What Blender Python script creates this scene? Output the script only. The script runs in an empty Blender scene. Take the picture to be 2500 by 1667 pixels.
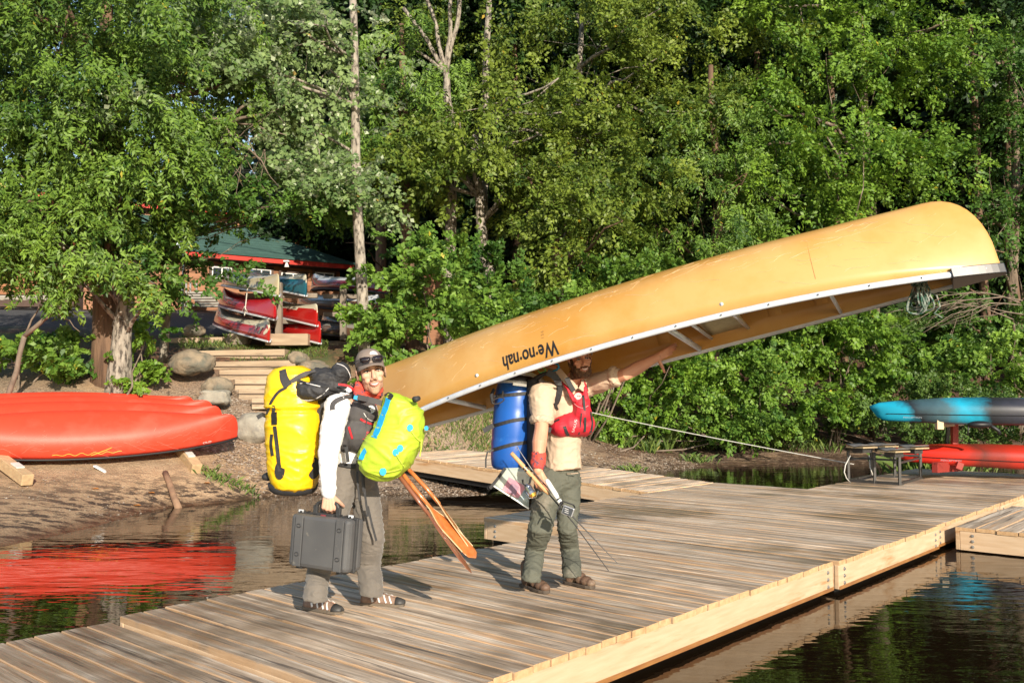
import bpy, bmesh, math, random
import numpy as np
from mathutils import Vector, Matrix, noise
from mathutils.bvhtree import BVHTree
R = math.radians
rng = np.random.default_rng(7)
random.seed(7)
SC = bpy.context.scene
COL = SC.collection
# ------------------------------------------------------------------ camera, sky, sun, exposure
CAM = Vector((0, 0, 1.74)); FPX = 2231.0; PITCH = math.atan(126.5 / FPX)
cd = bpy.data.cameras.new('camera'); cam = bpy.data.objects.new('camera', cd); COL.objects.link(cam)
cam.location = CAM; cam.rotation_euler = (math.pi / 2 + PITCH, 0, 0)
cd.sensor_width = 36; cd.lens = 36 * FPX / 2500; cd.clip_end = 800; cd.clip_start = .05
SC.camera = cam
SUN_AZ = Vector((.36, -.933, 0)).normalized(); SUN_EL = R(21.5)
w = bpy.data.worlds.new('World'); SC.world = w; w.use_nodes = True
nt = w.node_tree; nt.nodes.clear()
sky = nt.nodes.new('ShaderNodeTexSky'); sky.sky_type = 'NISHITA'; sky.sun_disc = False
sky.sun_elevation = SUN_EL; sky.sun_rotation = math.atan2(SUN_AZ.x, SUN_AZ.y); sky.air_density = 1.2; sky.dust_density = .4
bg = nt.nodes.new('ShaderNodeBackground'); bg.inputs[1].default_value = .12
wo = nt.nodes.new('ShaderNodeOutputWorld'); nt.links.new(sky.outputs[0], bg.inputs[0]); nt.links.new(bg.outputs[0], wo.inputs[0])
sl = bpy.data.lights.new('sun', 'SUN'); sl.energy = 5.0; sl.angle = R(.5); sl.color = (1, .885, .72)
so = bpy.data.objects.new('sun', sl); COL.objects.link(so)
sd = Vector((SUN_AZ.x * math.cos(SUN_EL), SUN_AZ.y * math.cos(SUN_EL), math.sin(SUN_EL)))
so.rotation_euler = sd.to_track_quat('Z', 'Y').to_euler(); so.location = (3, -6, 12)
SC.view_settings.view_transform = 'Standard'; SC.view_settings.look = 'None'; SC.view_settings.gamma = 1
SC.view_settings.exposure = .55
try: SC.view_settings.use_curve_mapping = False
except Exception: pass
SC.cycles.max_bounces = 6; SC.cycles.diffuse_bounces = 3; SC.cycles.glossy_bounces = 3
SC.cycles.transmission_bounces = 4; SC.cycles.transparent_max_bounces = 6
# ------------------------------------------------------------------ geometry of the view
_f = Vector((0, math.cos(PITCH), math.sin(PITCH))); _u = Vector((0, -math.sin(PITCH), math.cos(PITCH)))
def ray(px, py): return Vector((1, 0, 0)) * ((px - 1250) / FPX) + _f + _u * ((833.5 - py) / FPX)
def P(px, py, d):
    r = ray(px, py); return CAM + r * (d / r.y)
def PZ(px, py, z):
    r = ray(px, py); return CAM + r * ((z - CAM.z) / r.z)
V = Vector
# ------------------------------------------------------------------ materials
def lin(c): return (c[0], c[1], c[2], 1)
def node(nt, t, **k):
    n = nt.nodes.new(t)
    for a, b in k.items(): setattr(n, a, b)
    return n
def PM(name, c1, c2=None, scale=6, rough=.6, bump=.0, bscale=60, bdist=.01, stretch=(1, 1, 1), metal=0, spec=.5, rnd=0, coat=0,
       c3=None, s3=1.5, t3=(.55, .65), sheen=0, trans=0, detail=5, r2=None):
    m = bpy.data.materials.new(name); m.use_nodes = True; nt = m.node_tree; L = nt.links.new
    b = nt.nodes['Principled BSDF']
    b.inputs['Roughness'].default_value = rough; b.inputs['Metallic'].default_value = metal
    b.inputs['Specular IOR Level'].default_value = spec; b.inputs['Coat Weight'].default_value = coat
    b.inputs['Coat Roughness'].default_value = .12
    if sheen: b.inputs['Sheen Weight'].default_value = sheen
    tc = node(nt, 'ShaderNodeTexCoord'); mp = node(nt, 'ShaderNodeMapping'); mp.inputs['Scale'].default_value = stretch
    L(tc.outputs['Object'], mp.inputs[0])
    if rnd:
        oi = node(nt, 'ShaderNodeObjectInfo'); cx = node(nt, 'ShaderNodeCombineXYZ'); ml = node(nt, 'ShaderNodeMath', operation='MULTIPLY')
        ml.inputs[1].default_value = 37; L(oi.outputs['Random'], ml.inputs[0])
        for i in range(3): L(ml.outputs[0], cx.inputs[i])
        L(cx.outputs[0], mp.inputs['Location'])
    c2 = c2 or tuple(x * .75 for x in c1)
    no = node(nt, 'ShaderNodeTexNoise'); no.inputs['Scale'].default_value = scale; no.inputs['Detail'].default_value = detail
    L(mp.outputs[0], no.inputs['Vector'])
    rp = node(nt, 'ShaderNodeValToRGB'); rp.color_ramp.elements[0].position = .33; rp.color_ramp.elements[1].position = .67
    rp.color_ramp.elements[0].color = lin(c1); rp.color_ramp.elements[1].color = lin(c2)
    L(no.outputs['Fac'], rp.inputs[0]); out = rp.outputs[0]
    if c3:
        n3 = node(nt, 'ShaderNodeTexNoise'); n3.inputs['Scale'].default_value = s3; n3.inputs['Detail'].default_value = 6; n3.inputs['Roughness'].default_value = .62
        L(mp.outputs[0], n3.inputs['Vector'])
        mr = node(nt, 'ShaderNodeMapRange'); mr.inputs[1].default_value = t3[0]; mr.inputs[2].default_value = t3[1]
        L(n3.outputs['Fac'], mr.inputs[0])
        mx = node(nt, 'ShaderNodeMix', data_type='RGBA'); L(mr.outputs[0], mx.inputs[0]); L(out, mx.inputs[6]); mx.inputs[7].default_value = lin(c3); out = mx.outputs[2]
    if rnd:
        hs = node(nt, 'ShaderNodeHueSaturation'); r2_ = node(nt, 'ShaderNodeMapRange'); r2_.inputs[3].default_value = 1 - rnd; r2_.inputs[4].default_value = 1 + rnd
        L(oi.outputs['Random'], r2_.inputs[0]); L(r2_.outputs[0], hs.inputs['Value']); L(out, hs.inputs['Color']); out = hs.outputs[0]
    L(out, b.inputs['Base Color'])
    if r2 is not None:
        q = node(nt, 'ShaderNodeMapRange'); q.inputs[3].default_value = rough; q.inputs[4].default_value = r2; q.inputs[1].default_value = .35; q.inputs[2].default_value = .65
        L(no.outputs['Fac'], q.inputs[0]); L(q.outputs[0], b.inputs['Roughness'])
    if bump:
        nb = node(nt, 'ShaderNodeTexNoise'); nb.inputs['Scale'].default_value = bscale; nb.inputs['Detail'].default_value = 4
        L(mp.outputs[0], nb.inputs['Vector'])
        bp = node(nt, 'ShaderNodeBump'); bp.inputs['Strength'].default_value = bump; bp.inputs['Distance'].default_value = bdist
        L(nb.outputs['Fac'], bp.inputs['Height']); L(bp.outputs[0], b.inputs['Normal'])
    return m
def leaf_mat(name, dark, light, trans=.3, under=None, rough=.5):
    m = bpy.data.materials.new(name); m.use_nodes = True; nt = m.node_tree; L = nt.links.new
    b = nt.nodes['Principled BSDF']; b.inputs['Roughness'].default_value = rough; b.inputs['Specular IOR Level'].default_value = .35
    at = node(nt, 'ShaderNodeAttribute'); at.attribute_name = 'v'
    rp = node(nt, 'ShaderNodeValToRGB'); e = rp.color_ramp.elements
    e[0].color = lin(dark); e[1].color = lin(light)
    e2 = e.new(.985); e2.color = lin(light); e[2].position = 1; e[2].color = lin((light[0] * 1.9, light[1] * 1.0, light[2] * .8))
    L(at.outputs['Fac'], rp.inputs[0]); out = rp.outputs[0]
    if under:
        g = node(nt, 'ShaderNodeNewGeometry'); mx = node(nt, 'ShaderNodeMix', data_type='RGBA'); L(g.outputs['Backfacing'], mx.inputs[0]); L(out, mx.inputs[6]); mx.inputs[7].default_value = lin(under); out = mx.outputs[2]
    L(out, b.inputs['Base Color'])
    t = node(nt, 'ShaderNodeBsdfTranslucent'); hs = node(nt, 'ShaderNodeHueSaturation'); hs.inputs['Value'].default_value = 1.5; hs.inputs['Hue'].default_value = .485
    L(out, hs.inputs['Color']); L(hs.outputs[0], t.inputs[0])
    ms = node(nt, 'ShaderNodeMixShader'); ms.inputs[0].default_value = trans
    L(b.outputs[0], ms.inputs[1]); L(t.outputs[0], ms.inputs[2]); L(ms.outputs[0], nt.nodes['Material Output'].inputs[0])
    return m
# ------------------------------------------------------------------ mesh builder
def frame(d, up=(0, 0, 1)):
    d = V(d).normalized(); up = V(up)
    if abs(d.dot(up.normalized())) > .98: up = V((1, 0, 0))
    x = d.cross(up).normalized(); return x, x.cross(d).normalized() * 1, d
class MB:
    def __init__(s): s.v = []; s.f = []; s.m = []
    def add(s, vs, fs, mi=0):
        o = len(s.v); s.v += [tuple(x) for x in vs]; s.f += [tuple(i + o for i in f) for f in fs]; s.m += [mi] * len(fs)
    def box(s, c, sz, M=None, mi=0, taper=1):
        c = V(c); x, y, z = sz[0] / 2, sz[1] / 2, sz[2] / 2; vs = []
        for k in (-1, 1):
            q = taper if k > 0 else 1
            for a, b in ((-1, -1), (1, -1), (1, 1), (-1, 1)):
                p = V((a * x * q, b * y * q, k * z)); vs.append(c + (M @ p if M else p))
        s.add(vs, [(0, 3, 2, 1), (4, 5, 6, 7), (0, 1, 5, 4), (1, 2, 6, 5), (2, 3, 7, 6), (3, 0, 4, 7)], mi); return s
    def bar(s, a, b, w, h, mi=0, up=(0, 0, 1)):
        a, b = V(a), V(b); d = b - a; x, y, z = frame(d, up); M = Matrix((x, z, y)).transposed()
        return s.box((a + b) / 2, (w, d.length, h), M, mi)
    def tube(s, pts, r, n=10, mi=0, flat=1, up=(0, 0, 1), cap=True, round_end=False):
        pts = [V(p) for p in pts]; N = len(pts)
        if not isinstance(r, (list, tuple)): r = [r] * N
        if not isinstance(flat, (list, tuple)): flat = [flat] * N
        if round_end:
            d0 = (pts[0] - pts[1]).normalized(); d1 = (pts[-1] - pts[-2]).normalized()
            a = [(pts[0] + d0 * r[0] * math.sin(t), r[0] * math.cos(t)) for t in (1.35, .9, .45)]
            b = [(pts[-1] + d1 * r[-1] * math.sin(t), r[-1] * math.cos(t)) for t in (.45, .9, 1.35)]
            pts = [q[0] for q in a] + pts + [q[0] for q in b]; r = [q[1] for q in a] + list(r) + [q[1] for q in b]
            flat = [flat[0]] * 3 + list(flat) + [flat[-1]] * 3; N = len(pts)
        vs = []; fs = []; px = None
        for i, p in enumerate(pts):
            d = (pts[min(i + 1, N - 1)] - pts[max(i - 1, 0)])
            if d.length < 1e-9: d = V((0, 0, 1))
            d.normalize()
            if px is None: x, y, _ = frame(d, up)
            else:
                x = px - d * px.dot(d)
                x = x.normalized() if x.length > 1e-6 else frame(d, up)[0]
                y = x.cross(d).normalized()
            px = x
            for k in range(n):
                t = 2 * math.pi * k / n; vs.append(p + x * (math.cos(t) * r[i]) + y * (math.sin(t) * r[i] * flat[i]))
        for i in range(N - 1):
            for k in range(n):
                a = i * n + k; b = i * n + (k + 1) % n; fs.append((a, b, b + n, a + n))
        if cap: fs.append(tuple(range(n))[::-1]); fs.append(tuple((N - 1) * n + k for k in range(n)))
        s.add(vs, fs, mi); return s
    def rings(s, rings, mi=0, closed=True, cap=True):
        n = len(rings[0]); vs = [p for r_ in rings for p in r_]; fs = []
        for i in range(len(rings) - 1):
            for k in range(n if closed else n - 1):
                a = i * n + k; b = i * n + (k + 1) % n; fs.append((a, b, b + n, a + n))
        if cap and closed: fs.append(tuple(range(n))[::-1]); fs.append(tuple((len(rings) - 1) * n + k for k in range(n)))
        s.add(vs, fs, mi); return s
    def ell(s, c, r, M=None, n=14, m=9, mi=0):
        c = V(c); rg = []
        for i in range(m + 1):
            t = math.pi * i / m; t = min(max(t, .02), math.pi - .02); row = []
            for k in range(n):
                a = 2 * math.pi * k / n; p = V((r[0] * math.sin(t) * math.cos(a), r[1] * math.sin(t) * math.sin(a), -r[2] * math.cos(t)))
                row.append(c + (M @ p if M else p))
            rg.append(row)
        return s.rings(rg, mi)
    def xf(s, M):
        s.v = [tuple(M @ V(p)) for p in s.v]; return s
def mesh_of(name, b, mats, org, smooth):
    me = bpy.data.meshes.new(name); o = V(org)
    me.from_pydata([(p[0] - o.x, p[1] - o.y, p[2] - o.z) for p in b.v], [], b.f)
    for m in (mats if isinstance(mats, (list, tuple)) else [mats]): me.materials.append(m)
    if len(me.materials) > 1: me.polygons.foreach_set('material_index', b.m)
    if smooth: me.polygons.foreach_set('use_smooth', [True] * len(me.polygons))
    me.update(); return me
ROOT = {}
def link_mesh(name, me, parent=None, org=(0, 0, 0)):
    o = bpy.data.objects.new(name, me); COL.objects.link(o)
    if parent is None: o.location = org; ROOT[o.name] = V(org)
    else: o.parent = parent; ROOT[o.name] = ROOT[parent.name]
    return o
def obj(name, b, mats, parent=None, org=(0, 0, 0), smooth=False, bevel=0, sub=0, solid=0, angle=40, label=None):
    org = ROOT[parent.name] if parent is not None else V(org)
    me = mesh_of(name, b, mats, org, smooth); o = link_mesh(name, me, parent, org)
    if solid: q = o.modifiers.new('s', 'SOLIDIFY'); q.thickness = solid; q.offset = -1
    if bevel: q = o.modifiers.new('b', 'BEVEL'); q.width = bevel; q.segments = 2; q.limit_method = 'ANGLE'; q.angle_limit = R(angle)
    if sub: q = o.modifiers.new('u', 'SUBSURF'); q.levels = sub; q.render_levels = sub
    if smooth and bevel:
        pass
    if label: o['label'] = label
    return o
def tag(o, label, cat, group=None, kind=None):
    if label: o['label'] = label
    if cat: o['category'] = cat
    if group: o['group'] = group
    if kind: o['kind'] = kind
    return o
def thing(name, org, label, cat, group=None, rz=0):
    o = bpy.data.objects.new(name, None); COL.objects.link(o); o.location = org; o.rotation_euler = (0, 0, rz); o.empty_display_size = .2
    ROOT[o.name] = V(org); return tag(o, label, cat, group)
def remesh(b, vox, smooth=4, fac=.5, dispf=None):
    """union of everything in b as one continuous skin"""
    me = bpy.data.meshes.new('tmp'); me.from_pydata(b.v, [], b.f); me.update()
    o = bpy.data.objects.new('tmp', me); COL.objects.link(o)
    q = o.modifiers.new('r', 'REMESH'); q.mode = 'VOXEL'; q.voxel_size = vox
    if smooth: q = o.modifiers.new('s', 'SMOOTH'); q.factor = fac; q.iterations = smooth
    dg = bpy.context.evaluated_depsgraph_get(); dg.update()
    m2 = bpy.data.meshes.new_from_object(o.evaluated_get(dg))
    r = MB(); r.v = [tuple(v.co) for v in m2.vertices]; r.f = [tuple(p.vertices) for p in m2.polygons]; r.m = [0] * len(r.f)
    if dispf:
        nr = [v.normal.copy() for v in m2.vertices]; r.v = [tuple(V(p) + n * dispf(V(p), n)) for p, n in zip(r.v, nr)]
    bpy.data.objects.remove(o); bpy.data.meshes.remove(me); bpy.data.meshes.remove(m2)
    return r
def folds(amp, sc=(9, 9, 22), seed=0, sharp=1.0):
    def fn(p, n):
        q = V((p.x * sc[0] + p.z * 3.1, p.y * sc[1], p.z * sc[2])) + V((seed, seed * 2.3, 0))
        w_ = q + V((noise.noise(q * .6), noise.noise(q * .6 + V((9, 0, 0))), noise.noise(q * .6 + V((0, 9, 0))))) * 1.3
        r1 = (1 - min(1, abs(noise.noise(w_)) * 2.6)) ** 2; r2 = (1 - min(1, abs(noise.noise(w_ * 2.1 + V((5, 5, 5)))) * 2.6)) ** 2
        return amp * (r1 * 1.1 + r2 * .55 - .55 + .35 * noise.noise(q * .5))
    return fn
def bvh_of(b): return BVHTree.FromPolygons([V(p) for p in b.v], b.f)
def decal(name, text, c, xd, yd, size, mat, parent, bvh=None, nd=None, off=.002, sx=1.0, bold=0, label=None):
    """flat lettering laid on a surface: c = centre, xd/yd = reading directions"""
    cu = bpy.data.curves.new('t', 'FONT'); cu.body = text; cu.size = 1; cu.align_x = 'CENTER'; cu.align_y = 'CENTER'; cu.offset = bold; cu.resolution_u = 5
    o = bpy.data.objects.new('t', cu); COL.objects.link(o); dg = bpy.context.evaluated_depsgraph_get(); dg.update()
    m2 = bpy.data.meshes.new_from_object(o.evaluated_get(dg)); bm = bmesh.new(); bm.from_mesh(m2)
    bmesh.ops.subdivide_edges(bm, edges=bm.edges[:], cuts=1); b = MB()
    xd, yd = V(xd).normalized(), V(yd).normalized(); nd = V(nd) if nd else xd.cross(yd).normalized(); c = V(c)
    b.v = []
    for v in bm.verts:
        p = c + xd * (v.co.x * size * sx) + yd * (v.co.y * size)
        if bvh:
            h = bvh.ray_cast(p + nd * .25, -nd, .6)
            if h[0] is not None: p = h[0] + nd * off
        b.v.append(tuple(p))
    b.f = [tuple(v.index for v in f.verts) for f in bm.faces]; b.m = [0] * len(b.f); bm.free()
    bpy.data.objects.remove(o); bpy.data.curves.remove(cu); bpy.data.meshes.remove(m2)
    return obj(name, b, mat, parent, label=label)
def dup_tree(o, parent=None):
    c = o.copy(); COL.objects.link(c)
    if parent is not None: c.parent = parent
    for ch in list(o.children): dup_tree(ch, c)
    return c
def smoothstep(a, b, x): t = min(max((x - a) / (b - a), 0), 1); return t * t * (3 - 2 * t)
# ------------------------------------------------------------------ ground, water
CTRL = []
def cz(px, py, d): p = P(px, py, d); CTRL.append((p.x, p.y, p.z))
for px, py in [(-700, 1500), (-300, 1395), (0, 1335), (250, 1280), (450, 1235), (640, 1212), (800, 1207), (960, 1209), (1180, 1206), (1400, 1172), (1560, 1150), (1750, 1138), (1950, 1132), (2150, 1130), (2400, 1130), (2800, 1130)]:
    p = PZ(px, py, 0); CTRL.append((p.x, p.y, 0))
CTRL += [(-9, 3, -.9), (-6, 5, -.7), (-4, 9, -.5), (0, 9, -.9), (3, 5, -1.2), (5, 12, -1.1), (12, 12, -1.2), (9, 18, -.6), (-1, 13.4, -.35), (3, 17.5, -.35), (14, 5, -1.3), (-3, -6, -1.4), (6, -8, -1.5), (-12, -4, -.8), (20, 18, -.7)]
for t in [(115, 1190, 13.6), (515, 1168, 15.2), (0, 1240, 12.2), (250, 1150, 14.6), (-300, 1230, 12.6), (430, 965, 18.3), (560, 1010, 17.4), (620, 1100, 16.6), (850, 1080, 17.6), (275, 905, 18.2), (60, 905, 18.2), (-300, 880, 18.5),
          (0, 800, 24), (300, 815, 24), (100, 745, 33), (100, 722, 37), (560, 850, 20.6), (690, 850, 21.5), (860, 862, 20), (980, 870, 20.6), (960, 1010, 19), (1000, 1062, 18.9), (1080, 1062, 19.4), (1131, 1100, 19.3), (1300, 1095, 20.5),
          (1550, 1108, 22.2), (1750, 1108, 23.6), (1550, 1068, 25), (2000, 1085, 25.2), (2450, 1095, 25.5), (1500, 970, 33), (2200, 960, 35), (1200, 860, 29), (1600, 840, 46), (2300, 830, 50),
          (300, 690, 60), (1200, 720, 60), (750, 705, 45), (1900, 720, 80), (-500, 690, 60), (3000, 900, 50), (-900, 900, 20)]: cz(*t)
_C = np.array(CTRL)
def _phi(A, B): return np.sqrt(((A[:, None, :2] - B[None, :, :2]) ** 2).sum(-1) + .25)
_W = np.linalg.solve(np.block([[_phi(_C, _C), np.ones((len(_C), 1))], [np.ones((1, len(_C))), np.zeros((1, 1))]]), np.append(_C[:, 2], 0))
def gz_arr(XY):
    XY = np.atleast_2d(XY); return _phi(XY, _C) @ _W[:-1] + _W[-1]
def gz(x, y): return float(gz_arr(np.array([[x, y]]))[0])
def G(px, py, d=None):
    """point on the ground under photo pixel column px at depth d"""
    q = P(px, py, d); return V((q.x, q.y, gz(q.x, q.y)))
def axis(lo, hi, dens):
    out = [lo]
    while out[-1] < hi: out.append(out[-1] + dens(out[-1]))
    return np.array(out)
xs = axis(-75, 75, lambda x: .14 if -8 < x < 9 else .5 if abs(x) < 16 else 2.5)
ys = axis(-14, 120, lambda y: .12 if 9.5 < y < 24 else .5 if y < 40 else 3)
GX, GY = np.meshgrid(xs, ys); XY = np.stack([GX.ravel(), GY.ravel()], 1)
Z = np.concatenate([gz_arr(c) for c in np.array_split(XY, 60)])
nz = np.array([noise.noise((x * .9, y * .9, 0)) * .6 + noise.noise((x * 3.1, y * 3.1, 5)) * .4 for x, y in XY])
dist = np.clip(np.abs(Z) * 3, .12, 1); Z = Z + nz * .06 * dist * np.where(Z < .1, .4, 1)
me = bpy.data.meshes.new('ground'); nx, ny = len(xs), len(ys)
vv = np.stack([XY[:, 0], XY[:, 1], Z], 1).astype(np.float32)
ii = (np.arange(ny - 1)[:, None] * nx + np.arange(nx - 1)[None, :]).ravel()
q = np.stack([ii, ii + 1, ii + nx + 1, ii + nx], 1).astype(np.int32)
def fast_mesh(name, verts, quads, attr=None, smooth=False):
    me = bpy.data.meshes.new(name); k = quads.shape[1]
    me.vertices.add(len(verts)); me.vertices.foreach_set('co', np.ascontiguousarray(verts, dtype=np.float32).ravel())
    me.loops.add(quads.size); me.loops.foreach_set('vertex_index', np.ascontiguousarray(quads, dtype=np.int32).ravel())
    me.polygons.add(len(quads)); me.polygons.foreach_set('loop_start', np.arange(0, quads.size, k, dtype=np.int32))
    if attr is not None:
        a = me.attributes.new('v', 'FLOAT', 'POINT'); a.data.foreach_set('value', np.ascontiguousarray(attr, dtype=np.float32))
    if smooth: me.polygons.foreach_set('use_smooth', np.ones(len(quads), bool))
    me.update(calc_edges=True); return me
me = fast_mesh('ground', vv, q, smooth=True)
def ground_mat():
    m = bpy.data.materials.new('ground'); m.use_nodes = True; nt = m.node_tree; L = nt.links.new; b = nt.nodes['Principled BSDF']; b.inputs['Roughness'].default_value = .85
    g = node(nt, 'ShaderNodeNewGeometry'); sp = node(nt, 'ShaderNodeSeparateXYZ'); L(g.outputs['Position'], sp.inputs[0])
    def NZ(sc, det=5, vec=None, rough=.6):
        n = node(nt, 'ShaderNodeTexNoise'); n.inputs['Scale'].default_value = sc; n.inputs['Detail'].default_value = det; n.inputs['Roughness'].default_value = rough
        L(vec or g.outputs['Position'], n.inputs['Vector']); return n.outputs['Fac']
    def MR(x, a, b_, c=0, d=1):
        n = node(nt, 'ShaderNodeMapRange'); L(x, n.inputs[0])
        for i, q in enumerate((a, b_, c, d)): n.inputs[i + 1].default_value = q
        return n.outputs[0]
    def MT(op, a, b_):
        n = node(nt, 'ShaderNodeMath', operation=op)
        for i, q in enumerate((a, b_)):
            if isinstance(q, (int, float)): n.inputs[i].default_value = q
            else: L(q, n.inputs[i])
        return n.outputs[0]
    def MX(f, a, c):
        n = node(nt, 'ShaderNodeMix', data_type='RGBA'); L(f, n.inputs[0])
        for i, q in ((6, a), (7, c)):
            if isinstance(q, tuple): n.inputs[i].default_value = lin(q)
            else: L(q, n.inputs[i])
        return n.outputs[2]
    z = sp.outputs[2]
    # sand, pebbly with shells, streaked with dark wrack lines near the water
    sand = MX(MR(NZ(7), .35, .65), (.31, .20, .115), (.42, .29, .175))
    vo = node(nt, 'ShaderNodeTexVoronoi'); vo.inputs['Scale'].default_value = 34; L(g.outputs['Position'], vo.inputs['Vector'])
    peb = MX(MT('MULTIPLY', MR(NZ(1.1), .36, .58), MR(MT('ADD', z, MR(sp.outputs[0], -4.6, -3.4)), .45, 1.0)), sand, MX(vo.outputs['Color'], (.42, .31, .22), (.13, .09, .065)))
    mp = node(nt, 'ShaderNodeMapping'); mp.inputs['Scale'].default_value = (1.2, 5.0, 14); mp.inputs['Rotation'].default_value = (0, 0, R(-12)); L(g.outputs['Position'], mp.inputs[0])
    wr = NZ(1.3, 7, mp.outputs[0], .68)
    wrack = MT('MULTIPLY', MR(wr, .485, .545), MR(z, .60, .16))
    c = MX(wrack, peb, (.055, .035, .022))
    wet = MR(z, .10, -.02); c = MX(wet, c, (.075, .042, .022))
    fine = MX(MR(NZ(55, 3), .3, .7), (.75, .75, .75), (1.2, 1.2, 1.2)); mm = node(nt, 'ShaderNodeMix', data_type='RGBA', blend_type='MULTIPLY'); mm.inputs[0].default_value = 1; L(c, mm.inputs[6]); L(fine, mm.inputs[7]); c = mm.outputs[2]
    litter = MX(MR(NZ(9, 8, None, .75), .4, .62), (.035, .022, .014), (.20, .095, .05))
    soil = MX(MR(NZ(.7), .42, .6), litter, (.05, .075, .02))
    c = MX(MT('MULTIPLY', MR(z, 1.7, 2.5), 1.0), c, soil)
    # right-hand bank: dark forest soil starts lower
    rt = MT('MULTIPLY', MR(sp.outputs[0], 1.2, 3.0), MR(MT('ADD', z, MT('MULTIPLY', NZ(1.3), .5)), .38, .6)); c = MX(rt, c, litter)
    asph = MT('MULTIPLY', MT('MULTIPLY', MR(sp.outputs[1], 23, 25), MR(sp.outputs[0], -6.0, -7.0)), MR(sp.outputs[1], 34.5, 33))
    c = MX(asph, c, MX(MR(NZ(40), .4, .6), (.045, .045, .05), (.085, .085, .09)))
    L(c, b.inputs['Base Color']); L(MR(wet, 0, 1, .9, .35), b.inputs['Roughness'])
    bp = node(nt, 'ShaderNodeBump'); bp.inputs['Strength'].default_value = .9; bp.inputs['Distance'].default_value = .016
    L(MT('ADD', NZ(26, 5), MT('MULTIPLY', vo.outputs['Distance'], .8)), bp.inputs['Height']); L(bp.outputs[0], b.inputs['Normal'])
    return m
me.materials.append(ground_mat()); gobj = link_mesh('ground', me); gobj['kind'] = 'structure'
def water_mat():
    m = bpy.data.materials.new('water'); m.use_nodes = True; nt = m.node_tree; L = nt.links.new; b = nt.nodes['Principled BSDF']
    b.inputs['Base Color'].default_value = (.012, .007, .0035, 1); b.inputs['Roughness'].default_value = .015; b.inputs['IOR'].default_value = 1.5; b.inputs['Specular IOR Level'].default_value = .6
    g = node(nt, 'ShaderNodeNewGeometry'); prev = None
    for sc, st, dist, rot, mul in ((1.2, (1, 3.2, 1), .010, 24, 1), (4, (1, 2.6, 1), .0026, 34, 1), (.5, (1, 1.7, 1), .012, -10, 1)):
        mp = node(nt, 'ShaderNodeMapping'); mp.inputs['Scale'].default_value = st; mp.inputs['Rotation'].default_value = (0, 0, R(rot)); L(g.outputs['Position'], mp.inputs[0])
        n = node(nt, 'ShaderNodeTexNoise'); n.inputs['Scale'].default_value = sc; n.inputs['Detail'].default_value = 2; L(mp.outputs[0], n.inputs['Vector'])
        bp = node(nt, 'ShaderNodeBump'); bp.inputs['Strength'].default_value = .55; bp.inputs['Distance'].default_value = dist; L(n.outputs['Fac'], bp.inputs['Height'])
        if prev: L(prev, bp.inputs['Normal'])
        prev = bp.outputs[0]
    # calm away from the swimmers' wake: ripples fade out beyond the dock
    L(prev, b.inputs['Normal'])
    # shallow water lets the brown bed show through
    sp = node(nt, 'ShaderNodeLayerWeight'); tr = node(nt, 'ShaderNodeBsdfTransparent'); tr.inputs[0].default_value = (.22, .12, .06, 1)
    ms = node(nt, 'ShaderNodeMixShader'); sp.inputs[0].default_value = .33
    mr = node(nt, 'ShaderNodeMapRange'); mr.inputs[3].default_value = .55; mr.inputs[4].default_value = 0.0; mr.inputs[2].default_value = .8; L(sp.outputs['Facing'], mr.inputs[0]); L(mr.outputs[0], ms.inputs[0])
    L(b.outputs[0], ms.inputs[1]); L(tr.outputs[0], ms.inputs[2]); L(ms.outputs[0], nt.nodes['Material Output'].inputs[0])
    return m
wb = MB(); wb.add([(-75, -14, 0), (75, -14, 0), (75, 30, 0), (-75, 30, 0)], [(0, 1, 2, 3)])
tag(obj('water', wb, water_mat()), None, None, kind='structure')

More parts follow.
